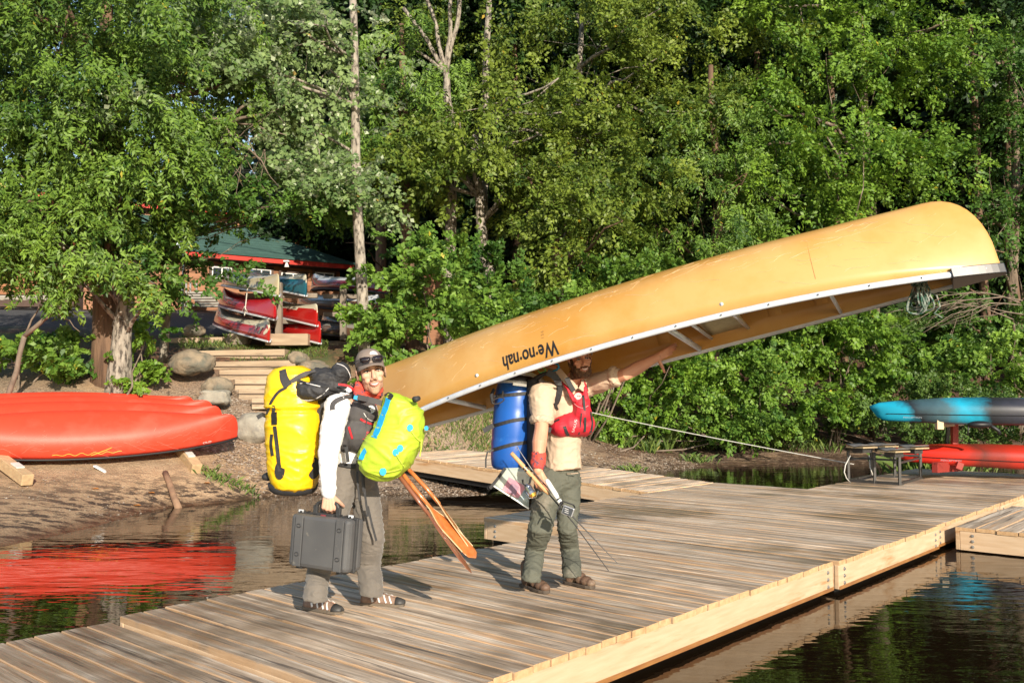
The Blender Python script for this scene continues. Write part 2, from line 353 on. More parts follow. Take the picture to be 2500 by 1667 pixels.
# ------------------------------------------------------------------ docks
TH = math.atan2(1959, 2234.6); UX = V((math.sin(TH), math.cos(TH), 0)); VX = V((-UX.y, UX.x, 0)); RZ = math.atan2(UX.y, UX.x)
def D(a, b, z=.29): return UX * a + VX * b + V((0, 0, z))
def plank_mat(name='weathered_planks', half=.0735, dk=1.0):
    m = bpy.data.materials.new(name); m.use_nodes = True; nt = m.node_tree; L = nt.links.new; b = nt.nodes['Principled BSDF']
    tc = node(nt, 'ShaderNodeTexCoord'); oi = node(nt, 'ShaderNodeObjectInfo'); sp = node(nt, 'ShaderNodeSeparateXYZ'); L(tc.outputs['Object'], sp.inputs[0])
    g = node(nt, 'ShaderNodeNewGeometry')
    ml = node(nt, 'ShaderNodeMath', operation='MULTIPLY'); ml.inputs[1].default_value = 91; L(oi.outputs['Random'], ml.inputs[0])
    cx = node(nt, 'ShaderNodeCombineXYZ')
    for i in range(3): L(ml.outputs[0], cx.inputs[i])
    def NZ(st, sc=1, det=5, rough=.6, src=None, loc=True):
        mp = node(nt, 'ShaderNodeMapping'); mp.inputs['Scale'].default_value = st; L(src or tc.outputs['Object'], mp.inputs[0])
        if loc: L(cx.outputs[0], mp.inputs['Location'])
        n = node(nt, 'ShaderNodeTexNoise'); n.inputs['Scale'].default_value = sc; n.inputs['Detail'].default_value = det; n.inputs['Roughness'].default_value = rough; L(mp.outputs[0], n.inputs['Vector']); return n.outputs['Fac']
    def MR(x, a, b_, c=0, d=1):
        n = node(nt, 'ShaderNodeMapRange'); L(x, n.inputs[0])
        for i, q in enumerate((a, b_, c, d)): n.inputs[i + 1].default_value = q
        return n.outputs[0]
    def MX(f, a, c, bt='MIX'):
        n = node(nt, 'ShaderNodeMix', data_type='RGBA', blend_type=bt)
        if isinstance(f, float): n.inputs[0].default_value = f
        else: L(f, n.inputs[0])
        for i, q in ((6, a), (7, c)):
            if isinstance(q, tuple): n.inputs[i].default_value = lin(q)
            else: L(q, n.inputs[i])
        return n.outputs[2]
    def MT(op, a, b_):
        n = node(nt, 'ShaderNodeMath', operation=op)
        for i, q in enumerate((a, b_)):
            if isinstance(q, (int, float)): n.inputs[i].default_value = q
            else: L(q, n.inputs[i])
        return n.outputs[0]
    base = MX(MR(NZ((9, .30, 5), 1.6, 7), .36, .64), (.20, .15, .11), (.38, .30, .225))
    base = MX(MR(NZ((9, .35, 3), 2.3, 7, .7), .48, .64), base, (.50, .43, .35))          # bleached silver patches
    base = MX(MR(NZ((9, .3, 2), 1.7, 6, .68), .55, .66), base, (.38, .22, .11))          # raw orange wear
    damp = MR(NZ((.9, .9, .9), .55, 4, .6, g.outputs['Position'], False), .50, .60)
    base = MX(MT('MULTIPLY', damp, .62), base, (.10, .07, .048))                        # wet dark streaks
    streak = NZ((90, 2.2, 60), 1, 4, .65); base = MX(MR(streak, .3, .7), base, MX(1.0, base, (1.6, 1.55, 1.5), 'MULTIPLY'))
    blk = NZ((34, .8, 30), 1, 5, .7); base = MX(MT('MULTIPLY', MR(blk, .55, .63), .8), base, (.06, .048, .042))
    ax = MT('ABSOLUTE', sp.outputs[0], 0); wob = MT('MULTIPLY', MT('SUBTRACT', NZ((2, 3, 2), 2.2, 4), .5), .03)
    edge = MR(MT('ADD', ax, wob), half * .86, half * .97); base = MX(MT('MULTIPLY', edge, .65), base, (.46, .28, .14))
    hv = node(nt, 'ShaderNodeHueSaturation'); L(MR(oi.outputs['Random'], 0, 1, .92 * dk, 1.36 * dk), hv.inputs['Value']); L(base, hv.inputs['Color']); base = hv.outputs[0]
    # the sawn ends and sides are fresher, yellower timber
    nrm = node(nt, 'ShaderNodeSeparateXYZ'); L(tc.outputs['Normal'], nrm.inputs[0])
    side = MR(MT('ABSOLUTE', nrm.outputs[1], 0), .5, .8); endc = MX(MR(NZ((8, 8, 8), 3), .35, .65), (.60, .39, .21), (.46, .28, .14)); base = MX(side, base, endc)
    L(base, b.inputs['Base Color']); L(MR(damp, 0, 1, .78, .42), b.inputs['Roughness'])
    bp = node(nt, 'ShaderNodeBump'); bp.inputs['Strength'].default_value = .6; bp.inputs['Distance'].default_value = .004
    L(MT('ADD', streak, MT('MULTIPLY', blk, -.8)), bp.inputs['Height']); L(bp.outputs[0], b.inputs['Normal'])
    return m
MPL = plank_mat(); MPL2 = plank_mat('grey_planks', .1, 1.15); MPL3 = plank_mat('ramp_planks', .0735, 1.3)
MFAS = PM('fascia_timber', (.60, .44, .29), (.52, .36, .22), 3, .65, .35, 30, .004, (1, 1, 9), c3=(.42, .22, .09), s3=1.3, t3=(.56, .7), rnd=.1)
MBOLT = PM('galvanised_steel', (.5, .5, .48), (.35, .35, .35), 30, .45, metal=.8)
MDARK = PM('float_black', (.01, .01, .01), rough=.7)
MWET = PM('wet_timber', (.24, .10, .035), (.34, .16, .05), 5, .4, .2, 30, .003, (1, 1, 6))
def plank_mesh(length, wid, th=.04, seed=0, n=14):
    r = random.Random(seed); b = MB(); rows = []
    for i in range(n + 1):
        y = -length / 2 + length * i / n; j = [r.uniform(-.0022, .0022) for _ in range(4)]; c = wid / 2; e = .005
        rows.append([V((-c + j[0], y, -th)), V((c + j[1], y, -th)), V((c + j[1], y, -e + j[3] * .5)), V((c - e + j[1], y, j[3])), V((-c + e + j[0], y, j[2])), V((-c + j[0], y, -e + j[2] * .5))])
    b.rings(rows); return b
def dock(name, label, a0, a1, b0, b1, z=.29, pitch=.155, wid=.1450, mat=None, fas=('r', 'l', 'n', 'f'), along=False, fh=.205, group=None):
    root = thing(name, D(a0, b0, z), label, 'dock', group, RZ); nm = (b1 - b0) if not along else (a1 - a0)
    span = (a1 - a0) if not along else (b1 - b0)
    mv = [mesh_of('plank', plank_mesh(nm, wid, seed=s + len(name)), mat or MPL, (0, 0, 0), True) for s in range(4)]
    for m in mv:
        m.polygons.foreach_set('use_smooth', [False] * len(m.polygons))
    k = max(1, round(span / pitch)); pt = span / k
    for i in range(k):
        o = bpy.data.objects.new('plank', mv[i % 4]); COL.objects.link(o); o.parent = root; c = (i + .5) * pt
        jz = random.uniform(-.0035, .0035); jl = random.uniform(-.006, .006); ry = random.uniform(-.012, .012)
        fl = math.pi if random.random() < .5 else 0
        if along: o.location = (nm / 2 + jl, c, jz); o.rotation_euler = (0, 0, math.pi / 2 + fl)
        else: o.location = (c, nm / 2 + jl, jz); o.rotation_euler = (0, ry, fl + random.uniform(-.0006, .0006))
        o.scale = (random.uniform(.985, 1.01), 1, 1)
    A, Bw = a1 - a0, b1 - b0; top = -.041; ft = .04
    def fb(nm_, c, sz, bolts, face):
        x = MB().box(c, sz); o = bpy.data.objects.new(nm_, mesh_of(nm_, x, MFAS, (0, 0, 0), False)); COL.objects.link(o); o.parent = root
        q = o.modifiers.new('b', 'BEVEL'); q.width = .004; q.segments = 2
        for (bx, by, bz) in bolts:
            bb = MB(); ax = V(face); bb.tube([V((bx, by, bz)), V((bx, by, bz)) + ax * .006, V((bx, by, bz)) + ax * .0061, V((bx, by, bz)) + ax * .014], [.017, .017, .009, .008], 10)
            h = bpy.data.objects.new('bolt', mesh_of('bolt', bb, MBOLT, (0, 0, 0), False)); COL.objects.link(h); h.parent = o
    zc = top - fh / 2; zs = [zc + .06, zc, zc - .06]
    if 'r' in fas: fb('rim_board', (A / 2, ft / 2 + .006, zc), (A - .004, ft, fh), [(.12, .006, q) for q in zs] + [(A - .12, .006, q) for q in zs], (0, -1, 0))
    if 'l' in fas: fb('rim_board', (A / 2, Bw - ft / 2 - .006, zc), (A - .004, ft, fh), [], (0, 1, 0))
    if 'n' in fas: fb('end_board', (ft / 2 + .004, Bw / 2, zc - .002), (ft, Bw - 2 * ft - .02, fh), [(.004, Bw - .18, q) for q in zs] + [(.004, .18, q) for q in zs], (-1, 0, 0))
    if 'f' in fas: fb('end_board', (A - ft / 2 - .004, Bw / 2, zc - .002), (ft, Bw - 2 * ft - .02, fh), [], (1, 0, 0))
    x = MB().box((A / 2, Bw / 2, top - .17), (A - .16, Bw - .16, .26)); o = bpy.data.objects.new('float', mesh_of('float', x, MDARK, (0, 0, 0), False)); COL.objects.link(o); o.parent = root  # black float box, added so no light shows through under the deck
    if 'r' in fas:  # stained strip where the board has been wet
        x = MB().box((A / 2, .0015, top - fh + .012), (A - .01, .006, .028)); o = bpy.data.objects.new('wet_edge', mesh_of('wet_edge', x, MWET, (0, 0, 0), False)); COL.objects.link(o); o.parent = root
    return root
dock('floating_dock', 'low weathered plank dock in the bottom left corner, a step below the next one', -1.5, 2.855, 3.19, 6.02, .238, .162, .153)
dock('floating_dock', 'brown plank dock section that the two men stand on', 2.87, 7.87, 3.19, 5.93)
dock('floating_dock', 'wide middle dock section behind the bearded man, up to the boarding ramp joint', 7.905, 10.71, 3.155, 7.37)
dock('floating_dock', 'wide dock section that the shore ramp lands on', 10.735, 13.44, 3.185, 7.37)
dock('floating_dock', 'furthest dock section under the metal stands and kayak rack', 13.47, 18.5, 3.18, 5.85)
dock('finger_dock', 'grey finger dock at the right edge with lengthwise planks and a rust coloured end', 10.95, 13.45, .1, 3.06, .262, .212, .2, MPL2, along=True)
# ramp, rising to the shore: built flat and tilted about its foot
def ramp():
    root = dock('shore_ramp', 'pale plank ramp climbing from the dock to the gravel shore', 0, 5.75, 0, 1.95, 0, .155, .1455, MPL3, fas=('r', 'l', 'f'))
    root.location = D(13.42, 7.40, .292); root.rotation_euler = (0, -math.atan2(.31, 5.7), math.atan2(VX.y, VX.x))
ramp()
# ------------------------------------------------------------------ leaves, trunks, trees
MBARK = PM('grey_bark', (.20, .15, .105), (.075, .055, .04), 9, .9, 1, 26, .02, (1, 1, .22), c3=(.30, .27, .22), s3=5, t3=(.55, .62))
MBARKP = PM('pale_bark', (.36, .32, .265), (.15, .125, .10), 16, .85, 1, 26, .02, (1, 1, .35), c3=(.06, .05, .04), s3=16, t3=(.53, .60))
MBARKR = PM('cedar_bark', (.19, .115, .07), (.085, .05, .032), 12, .9, 1, 30, .02, (1, 1, .12))
MTWIG = PM('twig', (.22, .17, .13), (.12, .09, .065), 6, .85)
LM = dict(
    cedar=leaf_mat('cedar_leaf', (.022, .070, .010), (.19, .31, .040), .18),
    maple=leaf_mat('maple_leaf', (.022, .075, .012), (.12, .23, .035), .26),
    birch=leaf_mat('birch_leaf', (.034, .080, .010), (.23, .30, .040), .25),
    beech=leaf_mat('beech_leaf', (.036, .11, .012), (.22, .36, .038), .28),
    dark=leaf_mat('wood_shade_leaf', (.006, .020, .004), (.022, .055, .010), .08),  # shade of the deep wood is put into this near-black leaf colour
    poplar=leaf_mat('poplar_leaf', (.06, .12, .035), (.24, .33, .12), .25, under=(.48, .55, .38)),
    canopy=leaf_mat('canopy_shade_leaf', (.008, .028, .006), (.04, .09, .015), .12),  # green darkened so the gaps between trees carry their shade in colour
    shrub=leaf_mat('shrub_leaf', (.030, .095, .012), (.22, .36, .05), .26),
    willow=leaf_mat('shore_leaf', (.03, .075, .014), (.14, .23, .045), .25))
def ell_pts(n, blobs, surf=2.4, per=11, spread=.42):
    """boughs: cluster centres towards the outside of the crown, sprays gathered round them in flat layers"""
    nc = max(3, n // per); vol = np.array([b[3] * b[4] * b[5] for b in blobs]) ** .75; which = rng.choice(len(blobs), nc, p=vol / vol.sum())
    B = np.array([b[:6] for b in blobs])[which]
    d = rng.normal(size=(nc, 3)); d /= np.linalg.norm(d, axis=1)[:, None]
    r = rng.random(nc) ** (1 / (3 * surf)); lump = 1 + .16 * np.sin(d[:, 0] * 5 + B[:, 0] * 3) * np.cos(d[:, 2] * 4 + B[:, 1]) + rng.normal(size=nc) * .08
    cc = B[:, :3] + d * B[:, 3:] * (r * lump)[:, None]; k = np.repeat(np.arange(nc), per)
    c = cc[k] + rng.normal(size=(len(k), 3)) * np.array([spread, spread, spread * .33]) * (.6 + .8 * rng.random(nc))[k][:, None]
    return c, d[k], k
def unit(a): return a / np.maximum(np.linalg.norm(a, axis=-1, keepdims=True), 1e-6)
def leaves(blobs, sprays, per, size, style='maple', length=.6, hole=.0, aspect=.62):
    c, out, kk = ell_pts(sprays, blobs, spread=length * .62)
    tone = rng.normal(0, .13, kk.max() + 1)[kk]
    if hole:   # gaps in the crown
        k = np.sin(c[:, 0] * 1.9 + 1.3 * np.sin(c[:, 2] * 1.7)) * np.sin(c[:, 2] * 2.3 + c[:, 1] * .8 + np.sin(c[:, 0] * 1.1)) ; keep = k > -1 + hole * 1.5 * rng.random(len(c)) ** .5; c, out, tone = c[keep], out[keep], tone[keep]
    S = len(c); up = np.array([0, 0, 1.]); hor = out.copy(); hor[:, 2] *= .3; hor = unit(hor + rng.normal(size=(S, 3)) * .35)
    if style == 'cedar': ax = unit(hor * .55 - up * .75 + rng.normal(size=(S, 3)) * .22)
    elif style == 'birch': ax = unit(hor * .8 - up * .35 + rng.normal(size=(S, 3)) * .35)
    elif style == 'up': ax = unit(hor * .5 + up * .8 + rng.normal(size=(S, 3)) * .3)
    else: ax = unit(hor - up * .12 + rng.normal(size=(S, 3)) * .22)
    L = length * (.6 + .8 * rng.random(S))
    nr = unit(up * .55 + np.array([.3, -.9, .1]) * .8 + rng.normal(size=(S, 3)) * .35) if style != 'cedar' else unit(np.array([.15, -.9, .35]) + out * .5 + rng.normal(size=(S, 3)) * .3)
    side = unit(np.cross(ax, nr)); nr = unit(np.cross(side, ax))
    t = rng.random((S, per)) ** .8; s = (rng.random((S, per)) - .5) * 2 * (1.05 - t * .75)
    wd = length * (.42 if style != 'cedar' else .3)
    pos = c[:, None] + ax[:, None] * (t * L[:, None])[..., None] + side[:, None] * (s * wd)[..., None] + nr[:, None] * (rng.normal(size=(S, per)) * .07 * length)[..., None]
    pos[..., 2] -= (t ** 2) * .16 * L[:, None]
    # leaf frame
    ld = unit(ax[:, None] * .8 + side[:, None] * (np.sign(s) * .7)[..., None] + rng.normal(size=(S, per, 3)) * .35)
    ln = unit(nr[:, None] + rng.normal(size=(S, per, 3)) * (.55 if style != 'cedar' else .45)); ls = unit(np.cross(ld, ln)); ln = np.cross(ls, ld)
    z = size * (.65 + .7 * rng.random((S, per)))
    pos, ld, ls, ln, z = [a.reshape(-1, *a.shape[2:]) for a in (pos, ld, ls, ln, z)]
    z = z[:, None]; a = pos - ld * z * .5; b = pos + ls * z * aspect * .5 + ln * z * .10 - ld * z * .05; d = pos + ld * z * .55 - ln * z * .06; e = pos - ls * z * aspect * .5 + ln * z * .10 - ld * z * .05
    v = np.stack([a, b, d, e], 1).reshape(-1, 3); n = len(pos)
    var = np.clip(np.repeat(rng.normal(.48, .11, S) + tone, per) + rng.normal(0, .13, S * per), .02, .97)
    var[rng.random(len(var)) < .0035] = 1
    return v, np.arange(4 * n, dtype=np.int32).reshape(-1, 4), np.repeat(var, 4), c
def join_leaves(parts):
    v = np.concatenate([p[0] for p in parts]); q = []; o = 0
    for p in parts: q.append(p[1] + o); o += len(p[0])
    return v, np.concatenate(q), np.concatenate([p[2] for p in parts])
def leaf_obj(name, parts, mat, parent=None, org=(0, 0, 0)):
    v, q, a = join_leaves(parts); o0 = ROOT[parent.name] if parent is not None else V(org)
    me = fast_mesh(name, v - np.array(o0), q, a); me.materials.append(mat); return link_mesh(name, me, parent, org)
def blob(px, py, d, rx, ry, rd=None):
    """ellipsoid given by its photo position and radii in photo pixels"""
    c = P(px, py, d); k = d / FPX; return (c.x, c.y, c.z, rx * k, (rd or rx * k), ry * k)
def limb(b, p0, p1, r0, r1, seg=6, wob=.12, n=7, sag=0.0):
    p0, p1 = V(p0), V(p1); L = (p1 - p0).length; pts = []; rr = []
    for i in range(seg + 1):
        t = i / seg; w_ = V((noise.noise(p0 * 3 + V((t * 3, 0, 0))), noise.noise(p0 * 3 + V((0, t * 3, 7))), noise.noise(p0 * 3 + V((3, 0, t * 3))))) * (wob * L * math.sin(t * math.pi) * .8)
        pts.append(p0.lerp(p1, t) + w_ + V((0, 0, sag * math.sin(t * math.pi)))); rr.append(r0 + (r1 - r0) * t)
    b.tube(pts, rr, n); return pts
def tree(name, label, base, top, r0, blobs, kind, sprays, per, size, style='maple', length=.6, bark=None, limbs=7, hole=0, cat='tree', group=None, r1=None, lean=.05, aspect=.62, twigs=26):
    base = V(base); root = thing(name, base, label, cat, group); tb = MB(); top = V(top)
    pts = limb(tb, base - V((0, 0, .25)), top, r0 * 1.08, r1 or r0 * .35, 9, lean, 11)
    parts = [leaves(blobs, sprays, per, size, style, length, hole, aspect)] if sprays else []
    cs = parts[0][3] if parts else None
    for i in range(limbs):
        q = V(cs[random.randrange(len(cs))]) if cs is not None else None
        if q is None: break
        k = min(range(2, len(pts)), key=lambda j: abs((pts[j].z + .8) - q.z) + random.random() * 1.2)
        lp = limb(tb, pts[k], q, r0 * .32, r0 * .07, 5, .16, 6, .1)
        for _ in range(max(1, twigs // max(limbs, 1))):
            j = random.randrange(2, len(lp)); limb(tb, lp[j], V(cs[random.randrange(len(cs))]).lerp(lp[j], .55), r0 * .09, .006, 3, .15, 4)
    obj('trunk', tb, bark or MBARK, root, smooth=True)
    if parts: leaf_obj('crown', parts, LM[kind], root)
    return root
# --- left side: cedar over the red canoes
cb = G(262, 900, 17.8)
tree('cedar_tree', 'big cedar on the left with drooping yellow green fans above the red canoes', cb, P(255, -60, 17.6), .30,
     [blob(90, 330, 17, 190, 230), blob(300, 250, 16.6, 190, 210), blob(90, 520, 16.3, 170, 110), blob(430, 210, 17.5, 160, 200), blob(250, 30, 17, 330, 160), blob(-120, 300, 17, 240, 330), blob(330, 430, 17, 130, 120), blob(530, 330, 18, 60, 100)],
     'cedar', 2300, 44, .105, 'cedar', .62, MBARKR, 12, .34, aspect=.36)
tree('cedar_bough_tree', 'short second cedar stem with low bright fans hanging before the trunk', G(305, 905, 17.5), P(300, 640, 17.4), .17,
     [blob(215, 660, 16.6, 105, 50), blob(130, 600, 16.4, 110, 50), blob(300, 690, 16.6, 60, 45), blob(60, 640, 16.4, 90, 40)], 'cedar', 170, 46, .10, 'cedar', .5, MBARKP, 4, .2, aspect=.36)
# twin pale trunk forks
fb_ = MB(); limb(fb_, G(285, 905, 17.4) - V((0, 0, .2)), P(312, 700, 17.4), .24, .13, 7, .03, 12); limb(fb_, P(290, 800, 17.4), P(330, 640, 17.6), .13, .08, 5, .05, 9)
tag(obj('tree_stump', fb_, MBARKP, org=G(285, 905, 17.4), smooth=True), 'pale forked trunk lit by the sun behind the red canoes', 'tree')
tree('maple_tree', 'leafy maple whose dark green boughs hang before the brown lodge', G(395, 860, 19.5), P(430, 350, 19.4), .09,
     [blob(410, 640, 18.6, 110, 75), blob(350, 560, 18.8, 90, 60), blob(480, 690, 18.2, 60, 45), blob(400, 500, 19, 150, 50), blob(560, 470, 19.5, 130, 40), blob(720, 480, 19.5, 110, 38)], 'maple', 600, 40, .10, 'maple', .5, None, 8, .35)
tree('silver_poplar_tree', 'tall poplar with a straight mottled trunk and wind turned silvery leaves', G(893, 862, 19.3), P(858, -80, 19.3), .125,
     [blob(690, 140, 18.9, 180, 120, .9), blob(560, 190, 18.6, 150, 110, .9), blob(770, 260, 19.9, 110, 140, .5), blob(880, 470, 19.9, 60, 80, .4), blob(600, 60, 18.6, 200, 80, 1), blob(740, 420, 19.2, 90, 60, .7), blob(230, 250, 16.0, 90, 25)],
     'poplar', 900, 36, .10, 'birch', .6, MBARKP, 9, .42, aspect=.85, r1=.075, lean=.012)
# --- bare branch of the leaning tree, centre left
bb = MB(); A = P(440, 395, 18.5); Bq = P(490, 300, 18.4)
limb(bb, A, Bq, .10, .07, 4, .1, 8); p_ = limb(bb, Bq, P(640, 280, 18.2), .065, .02, 7, .2, 7)
limb(bb, Bq, P(655, 425, 18.2), .04, .012, 8, .15, 6, .35); limb(bb, p_[3], P(600, 255, 18.2), .06, .02, 4, .1, 6); limb(bb, p_[4], P(700, 330, 18.3), .025, .008, 5, .2, 5); limb(bb, A, P(400, 470, 18.6), .11, .1, 3, .05, 8); limb(bb, A, P(440, 560, 18.2), .02, .008, 6, .15, 5)
for i in range(16): limb(bb, P(random.uniform(480, 660), random.uniform(280, 420), 18.3), P(random.uniform(430, 740), random.uniform(240, 520), 18.3), .012, .004, 4, .2, 4)
tag(obj('dead_branch', bb, MTWIG, org=A, smooth=True), 'crooked bare grey branch reaching across the sky gap above the lodge', 'branch')
# --- middle: birches and cedars
def leaner(label, x0, y0, d, x1, y1, r, forks, bark=MBARKP):
    b = MB(); base = G(x0, y0, d) if y0 is None or y0 > 840 else P(x0, y0, d); g = V((base.x, base.y, gz(base.x, base.y))); mid = P(x0, y0 or 840, d)
    pts = limb(b, g - V((0, 0, .2)), mid, r * 1.15, r, 3, .02, 10) if (mid - g).length > .3 else [g]
    pts = limb(b, pts[-1], P(x1, y1, d), r, r * .6, 7, .06, 10)
    for (fx, fy, fr) in forks: limb(b, pts[-1], P(fx, fy, d), r * .45, fr, 6, .08, 7)
    return tag(obj('birch_tree', b, bark, org=g, smooth=True), label, 'tree')
tree('birch_tree', 'birch with a curved pale trunk and white forks at the top centre left', G(1225, 650, 24.5), P(1160, 330, 24.5), .22,
     [blob(1180, 330, 24, 200, 90), blob(1100, 430, 23.8, 170, 70), blob(1300, 480, 23.8, 120, 80), blob(1050, 350, 24.5, 100, 60), blob(1330, 300, 24, 130, 100)], 'birch', 560, 38, .12, 'birch', .7, MBARKP, 9, .5)
leaner('white forked birch limbs against the leaves at the top of the photo, left of centre', 1100, 330, 24.9, 1090, 180, .15, [(985, 20, .05), (1030, -40, .05), (1010, 120, .03), (1130, -40, .06), (1100, 0, .05)])
leaner('slim speckled birch trunk rising straight beside the white forked one', 1180, 400, 25.2, 1195, -40, .13, [(1240, -60, .05)])
tree('birch_tree', 'yellow green birch filling the top centre with fine twigs', G(1345, 700, 26), P(1420, 60, 26), .2,
     [blob(1450, 120, 25.5, 210, 150), blob(1340, 250, 25, 150, 120), blob(1650, 120, 25.5, 200, 170), blob(1560, 270, 25, 170, 120), blob(1760, 60, 26, 170, 130), blob(1480, 330, 25, 160, 90), blob(1300, -20, 26, 200, 90), blob(1560, -60, 26, 200, 90), blob(1150, 40, 26, 120, 80)], 'birch', 1150, 40, .115, 'birch', .75, MBARKP, 12, .48)
tree('birch_tree', 'ragged reddish barked birch whose lower trunk ends behind the carried canoe', G(1335, 745, 23.2), P(1365, 380, 23.4), .2,
     [blob(1480, 480, 22.8, 120, 90), blob(1420, 620, 22.6, 110, 80), blob(1560, 420, 23, 90, 70), blob(1300, 420, 23, 90, 60)], 'birch', 420, 40, .105, 'birch', .6, MBARKR, 7, .25)
tree('cedar_tree', 'feathery light green cedar right of centre above the carried canoe', G(1740, 900, 25), P(1735, 160, 25), .2,
     [blob(1700, 480, 24.6, 130, 130), blob(1740, 340, 24.6, 130, 110), blob(1650, 620, 24.2, 150, 80), blob(1800, 560, 24.4, 90, 90), blob(1560, 600, 24, 90, 90)], 'cedar', 640, 48, .11, 'cedar', .62, MBARKR, 6, .15, aspect=.34)
tree('cedar_tree', 'shadowed green cedar standing behind the silver poplar', G(1010, 800, 25), P(980, 60, 25), .2,
     [blob(1000, 260, 25, 110, 100), blob(960, 420, 24.6, 130, 80), blob(1020, 150, 25.5, 110, 80), blob(940, 330, 25, 90, 80)], 'cedar', 620, 44, .12, 'cedar', .65, MBARKR, 6, .15, aspect=.36)
# --- right: beeches
tree('beech_tree', 'broad bright beech with layered hanging sprays on the right above the canoe bow', G(2140, 900, 27), P(2100, 40, 27), .25,
     [blob(2050, 250, 26, 200, 150), blob(1960, 420, 25.5, 190, 120), blob(2120, 430, 25.5, 170, 120), blob(2230, 300, 26, 110, 170), blob(1950, 100, 26.5, 160, 130), blob(2150, 90, 26, 170, 130), blob(2020, 560, 25, 170, 90), blob(2280, 120, 26, 90, 120), blob(2050, -40, 26, 200, 80)], 'beech', 1250, 42, .12, 'birch', .75, None, 14, .55)
tree('beech_tree', 'darker beech in the top right corner with small drooping leaves', G(2480, 900, 28), P(2470, 60, 28), .2,
     [blob(2450, 180, 27.5, 120, 130), blob(2480, 420, 27, 110, 150), blob(2400, 620, 26.5, 120, 110), blob(2560, 300, 27.5, 130, 260), blob(2330, 480, 27.5, 80, 100)], 'maple', 560, 40, .12, 'birch', .7, None, 9, .42)
tree('hemlock_tree', 'thin young hemlock with flat dark boughs below the canoe bow', G(2140, 1010, 25.4), P(2130, 640, 25.4), .07,
     [blob(2110, 830, 25.2, 90, 50), blob(2150, 760, 25.2, 110, 40), blob(2100, 900, 25.2, 80, 45)], 'willow', 170, 44, .075, 'maple', .45, None, 5, .3, aspect=.3)
# --- understorey maples and shrubs
def shrub(label, x, d, blobs, kind='shrub', n=260, per=36, size=.10, style='maple', length=.42, stems=6, name='shrub', hole=.2, aspect=.7):
    b0 = G(x, 0, d); root = thing(name, b0, label, 'shrub'); lv = leaves(blobs, n, per, size, style, length, hole, aspect); sb = MB()
    for i in range(stems):
        q = V(lv[3][random.randrange(len(lv[3]))]); s = b0 + V((random.uniform(-.3, .3), random.uniform(-.2, .2), -.1)); limb(sb, s, q, .028, .008, 5, .12, 5)
    obj('stem', sb, MTWIG, root, smooth=True); leaf_obj('foliage', [lv], LM[kind], root); return root
shrub('sunlit young maple reaching out left of the canoe hull, behind the capped man', 1060, 19.8, [blob(1090, 700, 19.6, 130, 60), blob(1030, 790, 19.2, 110, 60), blob(1160, 760, 19.6, 80, 70), blob(990, 690, 19.8, 80, 40), blob(1010, 870, 19, 80, 40), blob(1080, 620, 20, 110, 35)], 'shrub', 330, 38, .11)
shrub('dark leaved maple sapling under the leaning birch trunk', 1230, 21.5, [blob(1230, 730, 21, 100, 80), blob(1330, 790, 21, 110, 60), blob(1150, 640, 21.5, 100, 45)], 'maple', 260, 38, .105)
shrub('bushy maple growth just above the middle of the canoe hull', 1440, 22.5, [blob(1430, 720, 22, 100, 70), blob(1530, 690, 22, 90, 60), blob(1640, 680, 22.4, 120, 50), blob(1340, 720, 22.3, 40, 80)], 'shrub', 260, 38, .10)
shrub('green shrubs on the bank below the outstretched arm', 1560, 24, [blob(1520, 940, 23.2, 80, 50), blob(1620, 900, 23.4, 110, 60), blob(1500, 1000, 22.6, 70, 35), blob(1700, 960, 23.4, 110, 60), blob(1760, 870, 24, 90, 60)], 'beech', 560, 38, .095)
shrub('shrub with reddish twigs in the middle of the far bank', 1790, 24, [blob(1800, 930, 23.6, 90, 70), blob(1760, 1010, 23.2, 100, 45), blob(1880, 1000, 23.8, 80, 45), blob(1600, 1035, 23.6, 120, 24)], 'shrub', 460, 38, .09)
shrub('bright yellow green maple bush left of the blue kayak', 2010, 24.6, [blob(1960, 850, 24.2, 110, 70), blob(2060, 860, 24.2, 100, 70), blob(1990, 950, 24, 110, 60), blob(1900, 790, 24.5, 90, 40), blob(2060, 780, 24.5, 90, 35), blob(2100, 940, 24, 50, 60)], 'beech', 680, 40, .10)
shrub('dense low willow thicket on the shore behind the kayak rack', 2300, 24.5, [blob(2200, 1000, 24, 120, 70), blob(2330, 1040, 23.8, 130, 50), blob(2450, 1030, 23.8, 120, 60), blob(2100, 1030, 24.4, 60, 35), blob(2000, 1045, 24.6, 90, 22), blob(1950, 1010, 24.4, 70, 40)], 'willow', 700, 44, .075, 'up', .4)
shrub('shaded leafy growth filling the bank between the pine trunks and the blue kayak', 2250, 27, [blob(2150, 880, 26.5, 130, 60), blob(2300, 820, 27, 120, 70), blob(2430, 800, 27, 120, 60), blob(2000, 790, 27, 120, 60), blob(1850, 900, 26, 120, 60)], 'maple', 620, 38, .11)
shrub('leafy bank shrubs above the blue kayak at the right edge', 2400, 25.5, [blob(2290, 900, 25, 90, 50), blob(2400, 890, 25, 110, 60), blob(2490, 860, 25, 90, 80), blob(2230, 940, 25, 70, 40)], 'shrub', 360, 38, .10)
shrub('knee high greenery on the bank right of the ramp', 1480, 22.3, [blob(1450, 1045, 23, 70, 28), blob(1560, 1058, 23.4, 90, 18), blob(1700, 1058, 24, 90, 18), blob(1850, 1050, 24.2, 90, 20)], 'beech', 260, 36, .075, 'up', .3)
shrub('elder bush with broad leaves at the left edge above the red canoes', 60, 17.2, [blob(60, 880, 17.4, 100, 38), blob(165, 868, 17.4, 70, 45), blob(215, 905, 17.4, 35, 22), blob(10, 825, 17.4, 50, 25)], 'shrub', 170, 28, .12, length=.34)
